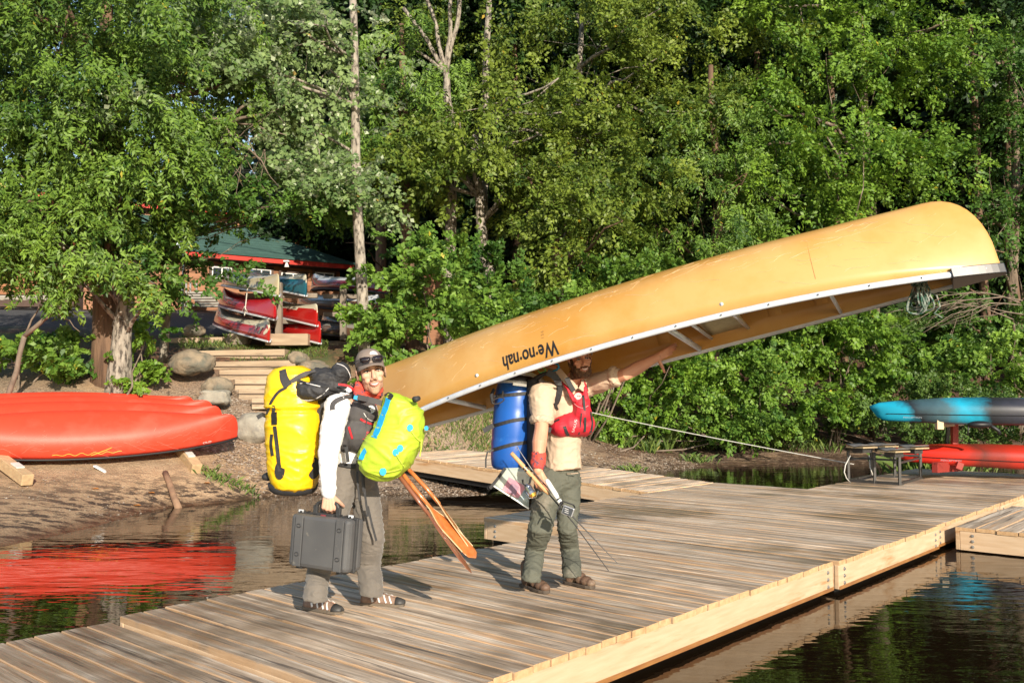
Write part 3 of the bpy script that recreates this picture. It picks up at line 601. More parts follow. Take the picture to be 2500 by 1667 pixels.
shrub('low green saplings between the pale trunk and the boulders', 350, 16.8, [blob(335, 930, 17.5, 60, 18), blob(410, 893, 17.8, 40, 14), blob(370, 795, 18, 38, 38), blob(295, 925, 17.5, 30, 22), blob(360, 957, 17.3, 60, 9)], 'beech', 95, 28, .09, length=.26)
shrub('small bright plants sprouting behind the capped head', 850, 18.6, [blob(840, 890, 18.4, 40, 25), blob(960, 880, 18.6, 45, 18), blob(900, 900, 18.2, 40, 20)], 'beech', 60, 30, .09, length=.25)
shrub('thin branch of sunlit leaves low over the burgundy canoes', 960, 20.4, [blob(930, 745, 20, 60, 12), blob(910, 770, 20, 70, 9)], 'beech', 40, 34, .09, length=.4)
# leaning bare sapling on the left
b = MB(); limb(b, G(15, 930, 16.4), P(60, 820, 16.3), .05, .045, 4, .05, 7); limb(b, P(60, 820, 16.3), P(165, 735, 16.2), .045, .03, 4, .06, 7); limb(b, P(60, 820, 16.3), P(100, 740, 16.2), .025, .012, 4, .1, 5); limb(b, P(140, 765, 16.2), P(195, 810, 16.2), .015, .006, 4, .2, 4)
tag(obj('bare_sapling', b, MTWIG, org=G(15, 930, 16.4), smooth=True), 'leaning bare sapling stem at the left edge above the elder bush', 'tree')
b = MB(); q0 = P(2480, 760, 24.8)
for k in range(5): pp = limb(b, q0 + V((random.uniform(-.2, .2), 0, random.uniform(-.3, .3))), P(random.uniform(2200, 2280), random.uniform(740, 830), 24.4), .022, .006, 6, .12, 5, .3); [limb(b, pp[random.randrange(1, 6)], pp[random.randrange(3, 6)] + V((random.uniform(-.6, .2), 0, random.uniform(-.6, .3))), .01, .003, 4, .2, 4) for _ in range(6)]
tag(obj('dead_branch', b, MTWIG, org=q0, smooth=True), 'tangle of bare reddish twigs against the dark wood right of the hanging rope', 'branch')
# --- the dark wood behind
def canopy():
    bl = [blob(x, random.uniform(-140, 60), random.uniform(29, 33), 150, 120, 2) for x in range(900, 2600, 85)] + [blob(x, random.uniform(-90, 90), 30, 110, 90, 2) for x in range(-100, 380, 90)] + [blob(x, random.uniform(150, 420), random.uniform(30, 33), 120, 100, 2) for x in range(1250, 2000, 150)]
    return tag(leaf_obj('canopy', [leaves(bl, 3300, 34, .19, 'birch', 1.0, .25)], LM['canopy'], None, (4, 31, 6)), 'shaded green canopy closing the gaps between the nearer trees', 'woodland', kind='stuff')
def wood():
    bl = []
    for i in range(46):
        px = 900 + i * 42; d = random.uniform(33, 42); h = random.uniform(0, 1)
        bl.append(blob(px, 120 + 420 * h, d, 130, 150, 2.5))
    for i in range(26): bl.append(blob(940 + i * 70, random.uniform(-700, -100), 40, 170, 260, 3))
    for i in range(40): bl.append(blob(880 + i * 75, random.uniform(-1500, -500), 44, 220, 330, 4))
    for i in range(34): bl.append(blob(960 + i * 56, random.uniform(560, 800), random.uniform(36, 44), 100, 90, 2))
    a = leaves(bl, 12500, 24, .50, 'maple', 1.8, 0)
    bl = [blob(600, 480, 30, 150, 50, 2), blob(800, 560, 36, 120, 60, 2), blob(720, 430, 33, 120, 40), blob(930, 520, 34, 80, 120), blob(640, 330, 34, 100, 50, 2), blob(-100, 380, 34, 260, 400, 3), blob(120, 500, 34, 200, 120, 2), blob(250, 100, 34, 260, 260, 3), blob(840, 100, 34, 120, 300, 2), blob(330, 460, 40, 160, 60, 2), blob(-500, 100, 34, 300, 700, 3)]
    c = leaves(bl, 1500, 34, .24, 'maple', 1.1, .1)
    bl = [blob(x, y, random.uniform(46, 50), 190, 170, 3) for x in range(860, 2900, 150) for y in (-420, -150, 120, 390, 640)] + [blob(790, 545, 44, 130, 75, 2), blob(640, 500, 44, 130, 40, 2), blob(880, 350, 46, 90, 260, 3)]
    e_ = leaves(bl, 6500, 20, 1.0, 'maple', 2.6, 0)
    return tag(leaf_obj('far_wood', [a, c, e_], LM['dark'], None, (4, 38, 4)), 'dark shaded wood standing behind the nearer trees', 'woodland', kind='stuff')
wood(); canopy()
for i, (x, d, r, lab) in enumerate([(940, 30, .2, 'dark trunk between the poplar and the hidden red shed'), (1270, 31, .16, 'shaded trunk behind the birches in the centre'), (2045, 31, .14, 'grey trunk in the shade below the canoe bow'), (2385, 30, .17, 'dim trunk behind the bare twigs on the right'), (2460, 33, .2, 'dark trunk in the wood at the right edge'), (1850, 34, .18, 'shadowy trunk between the cedar and the beech')]):
    b = MB(); g = G(x, 0, d); limb(b, g - V((0, 0, .3)), P(x + random.uniform(-25, 25), 60 if x != 940 else -200, d), r, r * .6, 7, .03, 9)
    for k in range(7):
        z = random.uniform(.1, .45); q = g.lerp(P(x, -200, d), z); limb(b, q, q + V((random.uniform(-2, 2), random.uniform(-1, 0), random.uniform(-.2, 1))), .04, .01, 4, .1, 5)
    tag(obj('dead_tree', b, MBARKR, org=g, smooth=True), lab, 'tree')
# --- grass, pebbles, leaf litter
def blades(regions, name, label, mat, seed=3):
    vs = []; var = []
    for (x0, y0, x1, y1, d0, d1, n, h, w_) in regions:
        for i in range(n):
            t, s = rng.random(), rng.random(); px = x0 + (x1 - x0) * s; d = d0 + (d1 - d0) * t; r = ray(px, 900); X = CAM.x + r.x / r.y * d; Y = d
            z = gz(X, Y) - .01
            if z < -.03: continue
            a = rng.random() * 6.28; H = h * (.5 + .9 * rng.random()); lx, ly = rng.normal() * .35 * H, rng.normal() * .35 * H; dx, dy = math.cos(a) * w_, math.sin(a) * w_
            vs += [(X - dx, Y - dy, z), (X + dx, Y + dy, z), (X + dx * .6 + lx * .4, Y + dy * .6 + ly * .4, z + H * .65), (X + lx, Y + ly, z + H * .95)]; var += [rng.random()] * 4
    vs = np.array(vs); me = fast_mesh(name, vs, np.arange(len(vs), dtype=np.int32).reshape(-1, 4), np.array(var)); me.materials.append(mat)
    return tag(link_mesh(name, me), label, 'grass', kind='stuff')
GM = leaf_mat('grass_blade', (.05, .11, .02), (.20, .26, .06), .3)
blades([(985, 0, 1250, 0, 18.3, 21.5, 3800, .10, .006), (1040, 0, 1300, 0, 19.5, 22, 1200, .14, .006), (1380, 0, 1600, 0, 22.6, 24.2, 1800, .28, .007), (1600, 0, 2050, 0, 24.0, 25, 700, .25, .007), (560, 0, 800, 0, 19.8, 21.2, 2600, .06, .006), (440, 0, 560, 0, 20.5, 22.5, 800, .12, .006), (560, 0, 600, 0, 21, 21.5, 200, .25, .008), (1480, 0, 1640, 0, 23.2, 23.9, 600, .6, .008), (640, 0, 800, 0, 21, 23, 500, .12, .008), (880, 0, 1000, 0, 18.5, 20, 500, .12, .006), (2160, 0, 2270, 0, 19.5, 20.6, 0, .5, .01)],
       'grass', 'patches of green grass on the banks and beside the stairs', GM)
def tuft(label, px, d, n, h, spread, z=None):
    c = G(px, 0, d); c.z = max(c.z, z) if z is not None else c.z; vs = []; var = []
    for i in range(n):
        X, Y = c.x + rng.normal() * spread, c.y + rng.normal() * spread * .5; a = rng.random() * 6.28; H = h * (.5 + .8 * rng.random()); lx, ly = rng.normal() * .5 * H, rng.normal() * .5 * H; z0 = max(gz(X, Y) - .01, -.02); dx, dy = math.cos(a) * .006, math.sin(a) * .006
        vs += [(X - dx, Y - dy, z0), (X + dx, Y + dy, z0), (X + dx + lx * .5, Y + dy + ly * .5, z0 + H * .7), (X + lx, Y + ly, z0 + H * .85)]; var += [rng.random()] * 4
    vs = np.array(vs) - np.array(c); me = fast_mesh('grass_tuft', vs, np.arange(len(vs), dtype=np.int32).reshape(-1, 4), np.array(var)); me.materials.append(GM)
    return tag(link_mesh('grass_tuft', me, None, c), label, 'grass tuft', 'grass tufts on the beach', 'stuff')
tuft('wiry grass tuft at the water edge on the left beach, the bigger of two', 545, 15.3, 150, .13, .17)
tuft('smaller grass tuft to the right of the bigger one on the beach', 620, 15.5, 80, .11, .12)
tuft('bright sedge tuft in the water behind the metal stands', 2215, 19.6, 220, .5, .35, -.02)
tuft('sedge tuft under the red kayak beside the stands', 2300, 20.2, 160, .42, .35, -.02)
tuft('single grass clump at the pond edge right of the ramp', 1535, 20.3, 60, .2, .12)
tuft('grass clump on the dark bank above the pond', 1690, 22.3, 90, .22, .2)
def scatter(name, label, regions, mat, cat):
    """thousands of little stones / twigs: one object"""
    vs = []; fs = []; var = []
    for (x0, x1, d0, d1, n, s, kind) in regions:
        for i in range(n):
            px = x0 + (x1 - x0) * rng.random(); d = d0 + (d1 - d0) * rng.random(); r = ray(px, 900); X = r.x / r.y * d; Y = d; z = gz(X, Y)
            if z < -.03 or z > 2.3: continue
            o = len(vs); k = s * (.4 + rng.random() ** 2 * 1.3); a = rng.random() * 3.14; c_, s_ = math.cos(a), math.sin(a)
            if kind == 'stone': L_ = [(-1, 0, 0), (0, -.8, 0), (1, 0, 0), (0, .8, 0), (.1, 0, .75), (0, 0, -.5)]
            else: L_ = [(-5, 0, .2), (0, -.35, .5), (5, .3, .3), (0, .35, .4), (0, 0, .9), (0, 0, 0)]
            for (x, y, zz) in L_: vs.append((X + (x * c_ - y * s_) * k, Y + (x * s_ + y * c_) * k, z + zz * k * .8 + .004))
            for f in ((0, 1, 4), (1, 2, 4), (2, 3, 4), (3, 0, 4)): fs.append((o + f[0], o + f[1], o + f[2]))
            var += [rng.random()] * 6
    me = fast_mesh(name, np.array(vs), np.array(fs, dtype=np.int32), np.array(var)); me.materials.append(mat); return tag(link_mesh(name, me), label, cat, kind='stuff')
def var_mat(name, cols, rough=.7):
    m = bpy.data.materials.new(name); m.use_nodes = True; nt = m.node_tree; b = nt.nodes['Principled BSDF']; b.inputs['Roughness'].default_value = rough
    at = node(nt, 'ShaderNodeAttribute'); at.attribute_name = 'v'; rp = node(nt, 'ShaderNodeValToRGB'); e = rp.color_ramp.elements; e[0].color = lin(cols[0]); e[1].color = lin(cols[-1])
    for i, c in enumerate(cols[1:-1]): q = e.new((i + 1) / (len(cols) - 1)); q.color = lin(c)
    nt.links.new(at.outputs['Fac'], rp.inputs[0]); nt.links.new(rp.outputs[0], b.inputs[0]); return m
scatter('pebbles', 'shells and small stones scattered over the beach', [(-20, 560, 12.5, 16, 1500, .013, 'stone'), (520, 1200, 15.4, 19, 9000, .022, 'stone'), (560, 800, 16, 18.5, 2500, .03, 'stone'), (380, 620, 16, 18.4, 2500, .03, 'stone'), (1400, 1700, 20.4, 22.6, 3000, .022, 'stone')], var_mat('pebble', [(.14, .10, .075), (.40, .29, .20), (.28, .19, .13), (.62, .54, .44)]), 'pebbles')
scatter('driftwood_litter', 'dark twigs and wrack washed up along the far bank', [(1350, 2150, 21.6, 24, 4500, .018, 'twig'), (1900, 2150, 22.5, 24, 1800, .022, 'twig'), (0, 700, 12.5, 15.8, 160, .012, 'twig'), (640, 1000, 20, 24, 3500, .022, 'twig'), (900, 1100, 17.5, 20, 1200, .016, 'twig')], var_mat('driftwood', [(.035, .02, .014), (.15, .085, .05), (.07, .045, .03), (.30, .20, .13)]), 'litter')
# ------------------------------------------------------------------ lodge on the hill
MSID = PM('stained_siding', (.30, .135, .062), (.235, .10, .046), 4, .6, .3, 20, .004, (.6, 1, 6), rnd=.12)
MROOF = PM('green_shingle', (.05, .115, .10), (.035, .085, .075), 3, .85, .6, 30, .01)
MREDP = PM('red_fascia_paint', (.55, .035, .022), (.48, .03, .02), 5, .45)
MWHITE = PM('white_paint', (.78, .78, .75), (.70, .70, .68), 5, .45)
MTRIM = PM('dark_trim', (.085, .05, .035), (.07, .04, .03), 5, .6)
MGLASS = PM('window_glass', (.02, .03, .035), (.04, .05, .06), 2, .04, spec=.9)
MCONC = PM('concrete', (.36, .34, .30), (.28, .26, .23), 5, .9, .5, 30)
def bx(b, o, ex, ey, ez, x0, x1, y0, y1, z0, z1, mi=0):
    vs = [o + ex * x + ey * y + ez * z for z in (z0, z1) for x, y in ((x0, y0), (x1, y0), (x1, y1), (x0, y1))]
    b.add(vs, [(0, 3, 2, 1), (4, 5, 6, 7), (0, 1, 5, 4), (1, 2, 6, 5), (2, 3, 7, 6), (3, 0, 4, 7)], mi); return b
EZ = V((0, 0, 1))
def lodge():
    A = P(549, 619, 33.15); B = P(864, 646, 36); ex = (B - A); ex.z = 0; W = ex.length; ex.normalize(); ey = V((-ex.y, ex.x, 0)); zt = A.z
    o = V((A.x, A.y, 0)) ; root = thing('lodge', V((A.x, A.y, 5)), 'brown clapboard lodge with green shingle roof and red fascia behind the trees', 'lodge')
    x0, x1 = -4.6, W - .35; zb = 4.6; n = 9; h = (zt - .25 - zb) / n
    w_ = MB(); bx(w_, o, ex, ey, EZ, x0, x1, .62, 5, zb - .3, zt - .02); obj('wall', w_, MTRIM, root)
    for i in range(n):
        b = MB(); z = zb + i * h; q = [o + ex * x + ey * y + EZ * zz for x in (x0, x1) for y, zz in ((.6, z), (.555, z), (.59, z + h), (.6, z + h))]
        b.add(q, [(0, 1, 2, 3), (7, 6, 5, 4), (1, 5, 6, 2), (0, 4, 5, 1), (2, 6, 7, 3)]); obj('board', b, MSID, root)
    b = MB(); bx(b, o, ex, ey, EZ, x0 - .5, W + .05, 0, .04, zt - .2, zt + .02); obj('fascia', b, MREDP, root)
    b = MB(); bx(b, o, ex, ey, EZ, x0 - .5, W + .05, .045, .6, zt - .2, zt - .17); obj('soffit', b, MTRIM, root)
    # lower roof, hipped at its right end, with courses of shingles
    rf = obj('roof', MB().add([o + ex * (x0 - .5) + ey * -.08 + EZ * (zt + .03), o + ex * (W + .12) + ey * -.08 + EZ * (zt + .03), o + ex * (W - 4.0) + ey * 3.6 + EZ * (zt + 1.25), o + ex * (x0 - .5) + ey * 3.6 + EZ * (zt + 1.25), o + ex * (W + .12) + ey * 7 + EZ * (zt + .03)], [(0, 1, 2, 3), (1, 4, 2)]) or (lambda: None)(), MROOF, root) if False else None
    b = MB(); b.add([o + ex * (x0 - .5) + ey * -.08 + EZ * (zt + .03), o + ex * (W + .12) + ey * -.08 + EZ * (zt + .03), o + ex * (W - 4.0) + ey * 3.6 + EZ * (zt + 1.85), o + ex * (x0 - .5) + ey * 3.6 + EZ * (zt + 1.85), o + ex * (W + .12) + ey * 7 + EZ * (zt + .03)], [(0, 1, 2, 3), (1, 4, 2)])
    rf = obj('roof', b, MROOF, root, solid=.06)
    b = MB()
    for k in range(1, 13):
        t = k / 13; y = -.08 + 3.68 * t; z = zt + .035 + 1.82 * t; bx(b, o, ex, ey, EZ, x0 - .5, W - 4.1 * t - .02, y, y + .03, z - .01, z + .012)
    s = obj('shingle_course', b, MROOF, rf); s['kind'] = 'stuff'
    # upper storey: gable with its own eave
    b = MB(); bx(b, o, ex, ey, EZ, x0 - 1, W - 3.4, 3.4, 8, zt + .5, zt + 2.15); obj('upper_wall', b, MSID, root)
    b = MB(); bx(b, o, ex, ey, EZ, x0 - 1.6, W - 3.2, 3.0, 3.05, zt + 1.95, zt + 2.15); obj('upper_fascia', b, MREDP, root)
    b = MB(); b.add([o + ex * (x0 - 1.6) + ey * 2.9 + EZ * (zt + 2.17), o + ex * (W - 3.1) + ey * 2.9 + EZ * (zt + 2.17), o + ex * (W - 4.6) + ey * 6 + EZ * (zt + 3.8), o + ex * (x0 - 1.6) + ey * 6 + EZ * (zt + 3.8)], [(0, 1, 2, 3)]); obj('upper_roof', b, MROOF, root, solid=.06)
    b = MB(); c = P(709, 596, 38); bx(b, V((c.x, c.y, 0)), V((1, 0, 0)), V((0, 1, 0)), EZ, -.5, .48, 0, 2, c.z - .5, c.z + .3)
    obj('dormer', b, PM('orange_siding', (.62, .27, .09), (.55, .23, .08), 3, .6, stretch=(8, 1, 1)), root)
    # windows
    def win(pxa, pxb, ya, yb, split=True):
        pa, pb = P(pxa, ya, 34), P(pxb, yb, 34); t0 = (V((pa.x, pa.y, 0)) - o); ta = None
        def hit(px, py):
            r = ray(px, py); nrm = ey; q0 = o + ey * .55; t = (q0 - CAM).dot(nrm) / r.dot(nrm); return CAM + r * t
        a, c = hit(pxa, ya), hit(pxb, yb); xa, xb = (a - o).dot(ex), (c - o).dot(ex); za, zb_ = c.z, a.z
        f = MB()
        for (p, q_, r_, s_) in ((xa - .07, xb + .07, za - .09, za - .0), (xa - .07, xb + .07, zb_, zb_ + .09), (xa - .09, xa, za - .09, zb_ + .09), (xb, xb + .09, za - .09, zb_ + .09)): bx(f, o, ex, ey, EZ, p, q_, .50 + .004 * (p == xa - .09), .56, r_, s_)
        fr = obj('window', f, MTRIM, root); g = MB(); m = (xa + xb) / 2; t = .045
        for (p, q_, r_, s_) in ((xa, xb, za, za + t), (xa, xb, zb_ - t, zb_), (xa, xa + t, za + t, zb_ - t), (xb - t, xb, za + t, zb_ - t), (m - t / 2, m + t / 2, za + t, zb_ - t)): bx(g, o, ex, ey, EZ, p, q_, .515, .555, r_, s_)
        obj('sash', g, MWHITE, fr); g = MB(); bx(g, o, ex, ey, EZ, xa + .01, xb - .01, .535, .553, za + .01, zb_ - .01); obj('pane', g, MGLASS, fr)
    win(517, 565, 650, 683); win(614, 661, 655, 690); win(768, 814, 664, 705); win(686, 744, 665, 700)
    b = MB(); b.tube([P(700, 652, 34.3), P(700, 640, 34.3)], [.09, .03], 10); b.box(P(700, 638, 34.3), (.2, .2, .05)); obj('wall_lamp', b, MWHITE, root, smooth=False)
    # railing and little stair at the foot
    b = MB(); d = 32.5
    for x in (445, 455, 465, 480): b.bar(P(x, 690, d), P(x, 748, d), .05, .05)
    b.bar(P(440, 745, d), P(500, 745, d), .08, .08); b.bar(P(440, 722, d), P(500, 722, d), .05, .05); obj('railing', b, PM('grey_rail', (.3, .3, .3), rough=.6), root)
    for k in range(6):
        b = MB(); q = P(480 + k * 8, 715 + k * 6.5, 32.2); b.box(q, (.75, .3, .06)); obj('stair_tread', b, MCONC, root)
    b = MB(); b.bar(P(328, 752, 33), P(345, 700, 33), .1, .16); b.bar(P(340, 752, 33), P(357, 706, 33), .1, .16); b.bar(P(326, 712, 33), P(345, 740, 33), .08, .12); obj('porch_brace', b, MSID, root)
    # left wing
    wr = thing('cabin_wing', P(0, 720, 34), 'sunlit orange brown clapboard wall of the building at the far left', 'building'); zb = P(0, 719, 34).z; y0 = 34; X0, X1 = P(-400, 719, 34).x, P(300, 719, 34).x
    b = MB(); bx(b, V((0, y0, 0)), V((1, 0, 0)), V((0, 1, 0)), EZ, X0, X1, .05, 5, zb - .02, zb + 3.2); obj('wall', b, MTRIM, wr)
    for i in range(9):
        z = zb + i * .3; b = MB(); b.add([V((x, y, zz)) for x in (X0, X1) for y, zz in ((y0 + .05, z), (y0 - .01, z), (y0 + .035, z + .3), (y0 + .05, z + .3))], [(0, 1, 2, 3), (7, 6, 5, 4), (1, 5, 6, 2), (0, 4, 5, 1), (2, 6, 7, 3)]); obj('board', b, MSID, wr)
    b = MB(); bx(b, V((0, y0, 0)), V((1, 0, 0)), V((0, 1, 0)), EZ, X0, X1 - .02, .0, 5.1, zb - .6, zb - .03); obj('foundation', b, MCONC, wr)
    b = MB(); b.add([V((X0 - .4, y0 - .7, zb + 2.8)), V((X1 + .4, y0 - .7, zb + 2.8)), V((X1 + .4, y0 + 5, zb + 5)), V((X0 - .4, y0 + 5, zb + 5))], [(0, 1, 2, 3)]); obj('roof', b, MROOF, wr, solid=.08)
lodge()
# red-roofed shed glimpsed through the leaves left of the curved birch
def shed():
    d = 28; g = G(1110, 0, d); root = thing('shed', g, 'small dark shed with red barge boards hidden among the maples', 'shed'); a, b_, c = P(1010, 665, d), P(1085, 612, d), P(1165, 655, d)
    b = MB(); bx(b, V((0, d, 0)), V((1, 0, 0)), V((0, 1, 0)), EZ, a.x + .3, c.x - .1, .1, 3, g.z - .5, a.z - .05); b.add([V((a.x + .3, d + .1, a.z - .05)), V((c.x - .1, d + .1, a.z - .05)), V((b_.x, d + .1, b_.z - .15))], [(0, 1, 2)]); obj('wall', b, MSID, root)
    obj('barge_board', MB().bar(a, b_, .08, .2), MREDP, root); obj('barge_board', MB().bar(b_, c, .08, .2), MREDP, root)
    b = MB(); b.add([a, b_, b_ + V((0, 3.2, 0)), a + V((0, 3.2, 0)), c, c + V((0, 3.2, 0))], [(0, 1, 2, 3), (1, 4, 5, 2)]); obj('roof', b, MROOF, root, solid=.05)
shed()
# flagpole and banner
b = MB(); b.tube([P(447, 760, 28), P(447, 520, 28)], [.035, .03], 10); tag(obj('flagpole', b, MWHITE, org=P(447, 760, 28), smooth=True), 'white pole standing before the lodge roof', 'pole')
b = MB(); rows = []
for i in range(7):
    y = 555 + i * 10; rows.append([P(424 + k * 3.2 + 1.5 * math.sin(i + k), y + k * 1.2, 28 + .05 * math.sin(k * 1.3 + i)) for k in range(6)])
b.rings(rows, closed=False); fl = obj('banner', b, PM('banner_cloth', (.55, .60, .66), (.40, .46, .55), 6, .7), org=P(440, 560, 28), smooth=True, solid=.004); tag(fl, 'faded pale banner hanging left of the white pole', 'banner')
decal('lettering', 'OPEN', P(432, 580, 27.9), (1, 0, -.12), (0, 0, 1), .13, PM('banner_print', (.25, .02, .03)), fl, None) if False else None
# overhead wires
b = MB()
for k in range(3):
    pts = [P(x, y0_ + 4 * k, 30) for x, y0_ in ((-200, 395), (200, 404), (520, 412), (840, 424), (1300, 438))]; b2 = MB(); b2.tube(pts, .012, 5); tag(obj('wire', b2, MDARK, org=pts[0]), ['uppermost', 'middle', 'lowest'][k] + ' of the three overhead wires crossing the sky gap', 'wire', 'overhead wires')
# ------------------------------------------------------------------ timber stairs and rocks
MTIMB = PM('landscape_timber', (.42, .32, .22), (.31, .225, .15), 4, .8, .5, 26, .008, (.5, 1, 4), c3=(.20, .15, .10), s3=3, t3=(.58, .68), rnd=.12)
st = thing('timber_steps', G(620, 0, 18), 'weathered timber steps climbing the bank behind the yellow pack', 'steps')
for (xa, xb, y, d) in [(392, 558, 821, 21.6), (486, 694, 851, 20.3), (515, 720, 879, 19.75), (536, 742, 899, 19.3), (574, 760, 922, 18.85), (583, 770, 945, 18.4), (615, 790, 968, 17.95)]:
    d -= .32; a, c = P(xa, y, d), P(xb, y + (6 if y < 860 else 4), d - .05); h = 27 * d / FPX; b = MB().box((a + c) / 2 + V((0, .28, -h / 2)), ((c - a).length, .55, h), Matrix.Rotation(-.02, 3, 'Y')); obj('step', b, MTIMB, st, bevel=.012)
    b = MB(); b.box((a + c) / 2 + V((-.0, -.012, -h * .52)), ((c - a).length - .02, .02, .02)); obj('joint', b, PM('joint_dark', (.10, .065, .045)) if 'joint_dark' not in bpy.data.materials else bpy.data.materials['joint_dark'], st)
MROCK = PM('granite', (.28, .22, .15), (.17, .14, .105), 4, .9, .9, 20, .02, c3=(.12, .115, .09), s3=2.5, t3=(.5, .62))
MROCK2 = PM('pale_stone', (.34, .31, .25), (.26, .235, .19), 6, .9, .8, 26, .015, c3=(.22, .20, .17), s3=4, t3=(.55, .65))
def rock(label, px, py, d, rx, ry, rd=1.0, block=0, mat=None, seed=0):
    c = P(px, py, d); k = d / FPX; bm = bmesh.new(); bmesh.ops.create_icosphere(bm, subdivisions=4, radius=1); b = MB()
    for v in bm.verts:
        p = v.co.copy()
        if block: p = V([math.copysign(abs(q) ** (1 / (1 + block)), q) for q in p]); p /= max(1, .72 * p.length) 
        s = 1 + .22 * noise.noise(p * 1.3 + V((seed, 0, 0))) + .09 * noise.noise(p * 3.4 + V((0, seed, 0))) + .03 * noise.noise(p * 9)
        b.v.append((c.x + p.x * rx * k * s * .92, c.y + p.y * rx * k * rd * s, c.z - ry * k * .12 + p.z * ry * k * s * .92))
    b.f = [tuple(v.index for v in f.verts) for f in bm.faces]; b.m = [0] * len(b.f); bm.free()
    return tag(obj('boulder', b, mat or MROCK, org=(c.x, c.y, c.z - ry * k), smooth=True, bevel=0), label, 'boulder', 'boulders beside the timber steps')
rock('largest rounded boulder, half in shade, left of the timber steps', 466, 882, 18.7, 60, 34, .8, seed=1)
rock('speckled mossy boulder against the foot of the steps', 530, 940, 18.0, 40, 28, .8, seed=2)
rock('squared grey stone block in front of the mossy boulder', 524, 968, 17.4, 40, 19, .7, 1.2, MROCK2, 3)
rock('angular tan block at the end of the top timber', 583, 828, 21.2, 28, 18, .8, 1.0, seed=4)
rock('small dome shaped stone on the grass above the steps', 473, 805, 21.8, 28, 18, .9, seed=5)
rock('grey stone at the right end of the second timber', 728, 874, 19.6, 29, 20, .9, seed=6)
rock('flat brown stone partly hidden behind the black bag', 765, 893, 19.2, 42, 16, .9, seed=7)
rock('wide pale slab of rock beside the yellow pack', 622, 1040, 16.9, 52, 38, .7, .2, MROCK2, 8)
for i in range(4): rock(['leftmost', 'second', 'third', 'rightmost'][i] + ' pale stone along the cabin foundation' + (', far left' if i == 0 else ''), 15 + i * 38, 732, 31.5, 19, 8, 1, seed=20 + i, mat=MROCK2).__setitem__('group', 'stones along the cabin foundation')
rock('grey stone lying below the crimson rack canoe', 568, 762, 23.5, 12, 6, 1, seed=30); rock('bigger grey stone between the rack posts', 600, 765, 23.5, 15, 7, 1, seed=31)
b = MB(); b.bar(P(-200, 741, 31), P(185, 742, 31), .3, .22); tag(obj('timber_curb', b, MTRIM, org=P(0, 742, 31)), 'long dark timber edging the asphalt at the far left', 'curb')
# ------------------------------------------------------------------ canoes
def hull(L, B, D0, D1, sheer=.06, stem=.32, ns=44, nc=20, vend=1.25, ncen=2.7, p=2.2, q=.9, rocker=.0, band=None, se=3, de=3.5, sx=2.7):
    b = MB(); rings = []; ts = [math.sin((i / ns * 2 - 1) * math.pi / 2) for i in range(ns + 1)]
    for t in ts:
        a = abs(t); e = L / 2 * (1 - a); w_ = B / 2 * max(1 - a ** p, 0) ** q + .012; d = D0 + (D1 - D0) * a ** de - rocker * a ** 2
        if e < stem: d *= max(1 - (1 - e / stem) ** sx, 0) ** (1 / 2.2)
        d = max(d, .004); z0 = -sheer * a ** se; n = ncen + (vend - ncen) * a ** 2.5
        d -= z0 * (d > .01)
        rings.append([V((t * L / 2, -w_ * math.copysign(abs(math.cos(f)) ** (2 / n), math.cos(f)), z0 + d * math.sin(f) ** (2 / n))) for f in [math.pi * k / nc for k in range(nc + 1)]])
    b.rings(rings, closed=False); b.f = [f[::-1] for f in b.f]
    if band is not None:
        m = []
        for i in range(ns):
            for k in range(nc):
                zz = sum(rings[i][k][2] for _ in (0,)); m.append(1 if (rings[i][k][2] + rings[i][k + 1][2]) / 2 > band * (D0 + (D1 - D0) * abs(ts[i]) ** 3.5) else 0)
        b.m = m
    return b, rings
def canoe_frame(tl, tr, roll):
    X = (tr - tl).normalized(); Z = V((0, 0, 1)); Y = Z.cross(X).normalized(); Z = X.cross(Y); M = Matrix((X, Y, Z)).transposed(); M = M @ Matrix.Rotation(roll, 3, 'X')
    return Matrix.Translation((tl + tr) / 2) @ M.to_4x4()
def canoe(name, label, M, L, B, D0, D1, mats, gm, group=None, roll=0, band=None, gw=.018, gh=.022, **k):
    root = thing(name, M.translation, label, 'canoe', group); b, rg = hull(L, B, D0, D1, band=band, **k); b.xf(M)
    h = obj('hull', b, mats, root, smooth=True, solid=.007, label=None)
    for s in (0, -1):
        g = MB(); pts = [M @ (r[s] + V((0, (-gw if s == 0 else gw) * .3, -.004))) for r in rg]; up = M.to_3x3() @ V((0, 0, 1)); g.tube(pts, gw, 8, flat=gh / gw, up=up); obj('gunwale', g, gm, root, smooth=True)
    return root, h, b, rg
MKEV = PM('amber_kevlar', (.50, .245, .045), (.55, .29, .07), 1.6, .33, .05, 200, .001, (1, 1, 1), c3=(.58, .35, .12), s3=1.1, t3=(.42, .62), coat=.35, spec=.5)
MALU = PM('aluminium_rail', (.74, .77, .82), (.62, .65, .70), 14, .3, metal=.25)
tl, tr = P(880, 1047, 7.5), P(2434, 620, 5.6); MC = canoe_frame(tl, tr, -R(6.9)); LC = (tr - tl).length
big, bh, bb_, brg = canoe('carried_canoe', 'long amber canoe carried upside down over the bearded man', MC, LC, .895, .49, .44, MKEV, MALU, sheer=.105, stem=.34, ns=60, p=2.4, q=.92, se=2, de=2.2, sx=2.6, gw=.011, gh=.021)
def at_t(px):  # parameter along the hull whose near rail shows at column px
    best = None
    for i, r in enumerate(brg):
        q = MC @ r[0]; u = 1250 + FPX * (q - CAM).x / (q - CAM).dot(_f)
        if best is None or abs(u - px) < best[0]: best = (abs(u - px), i)
    return brg[best[1]]
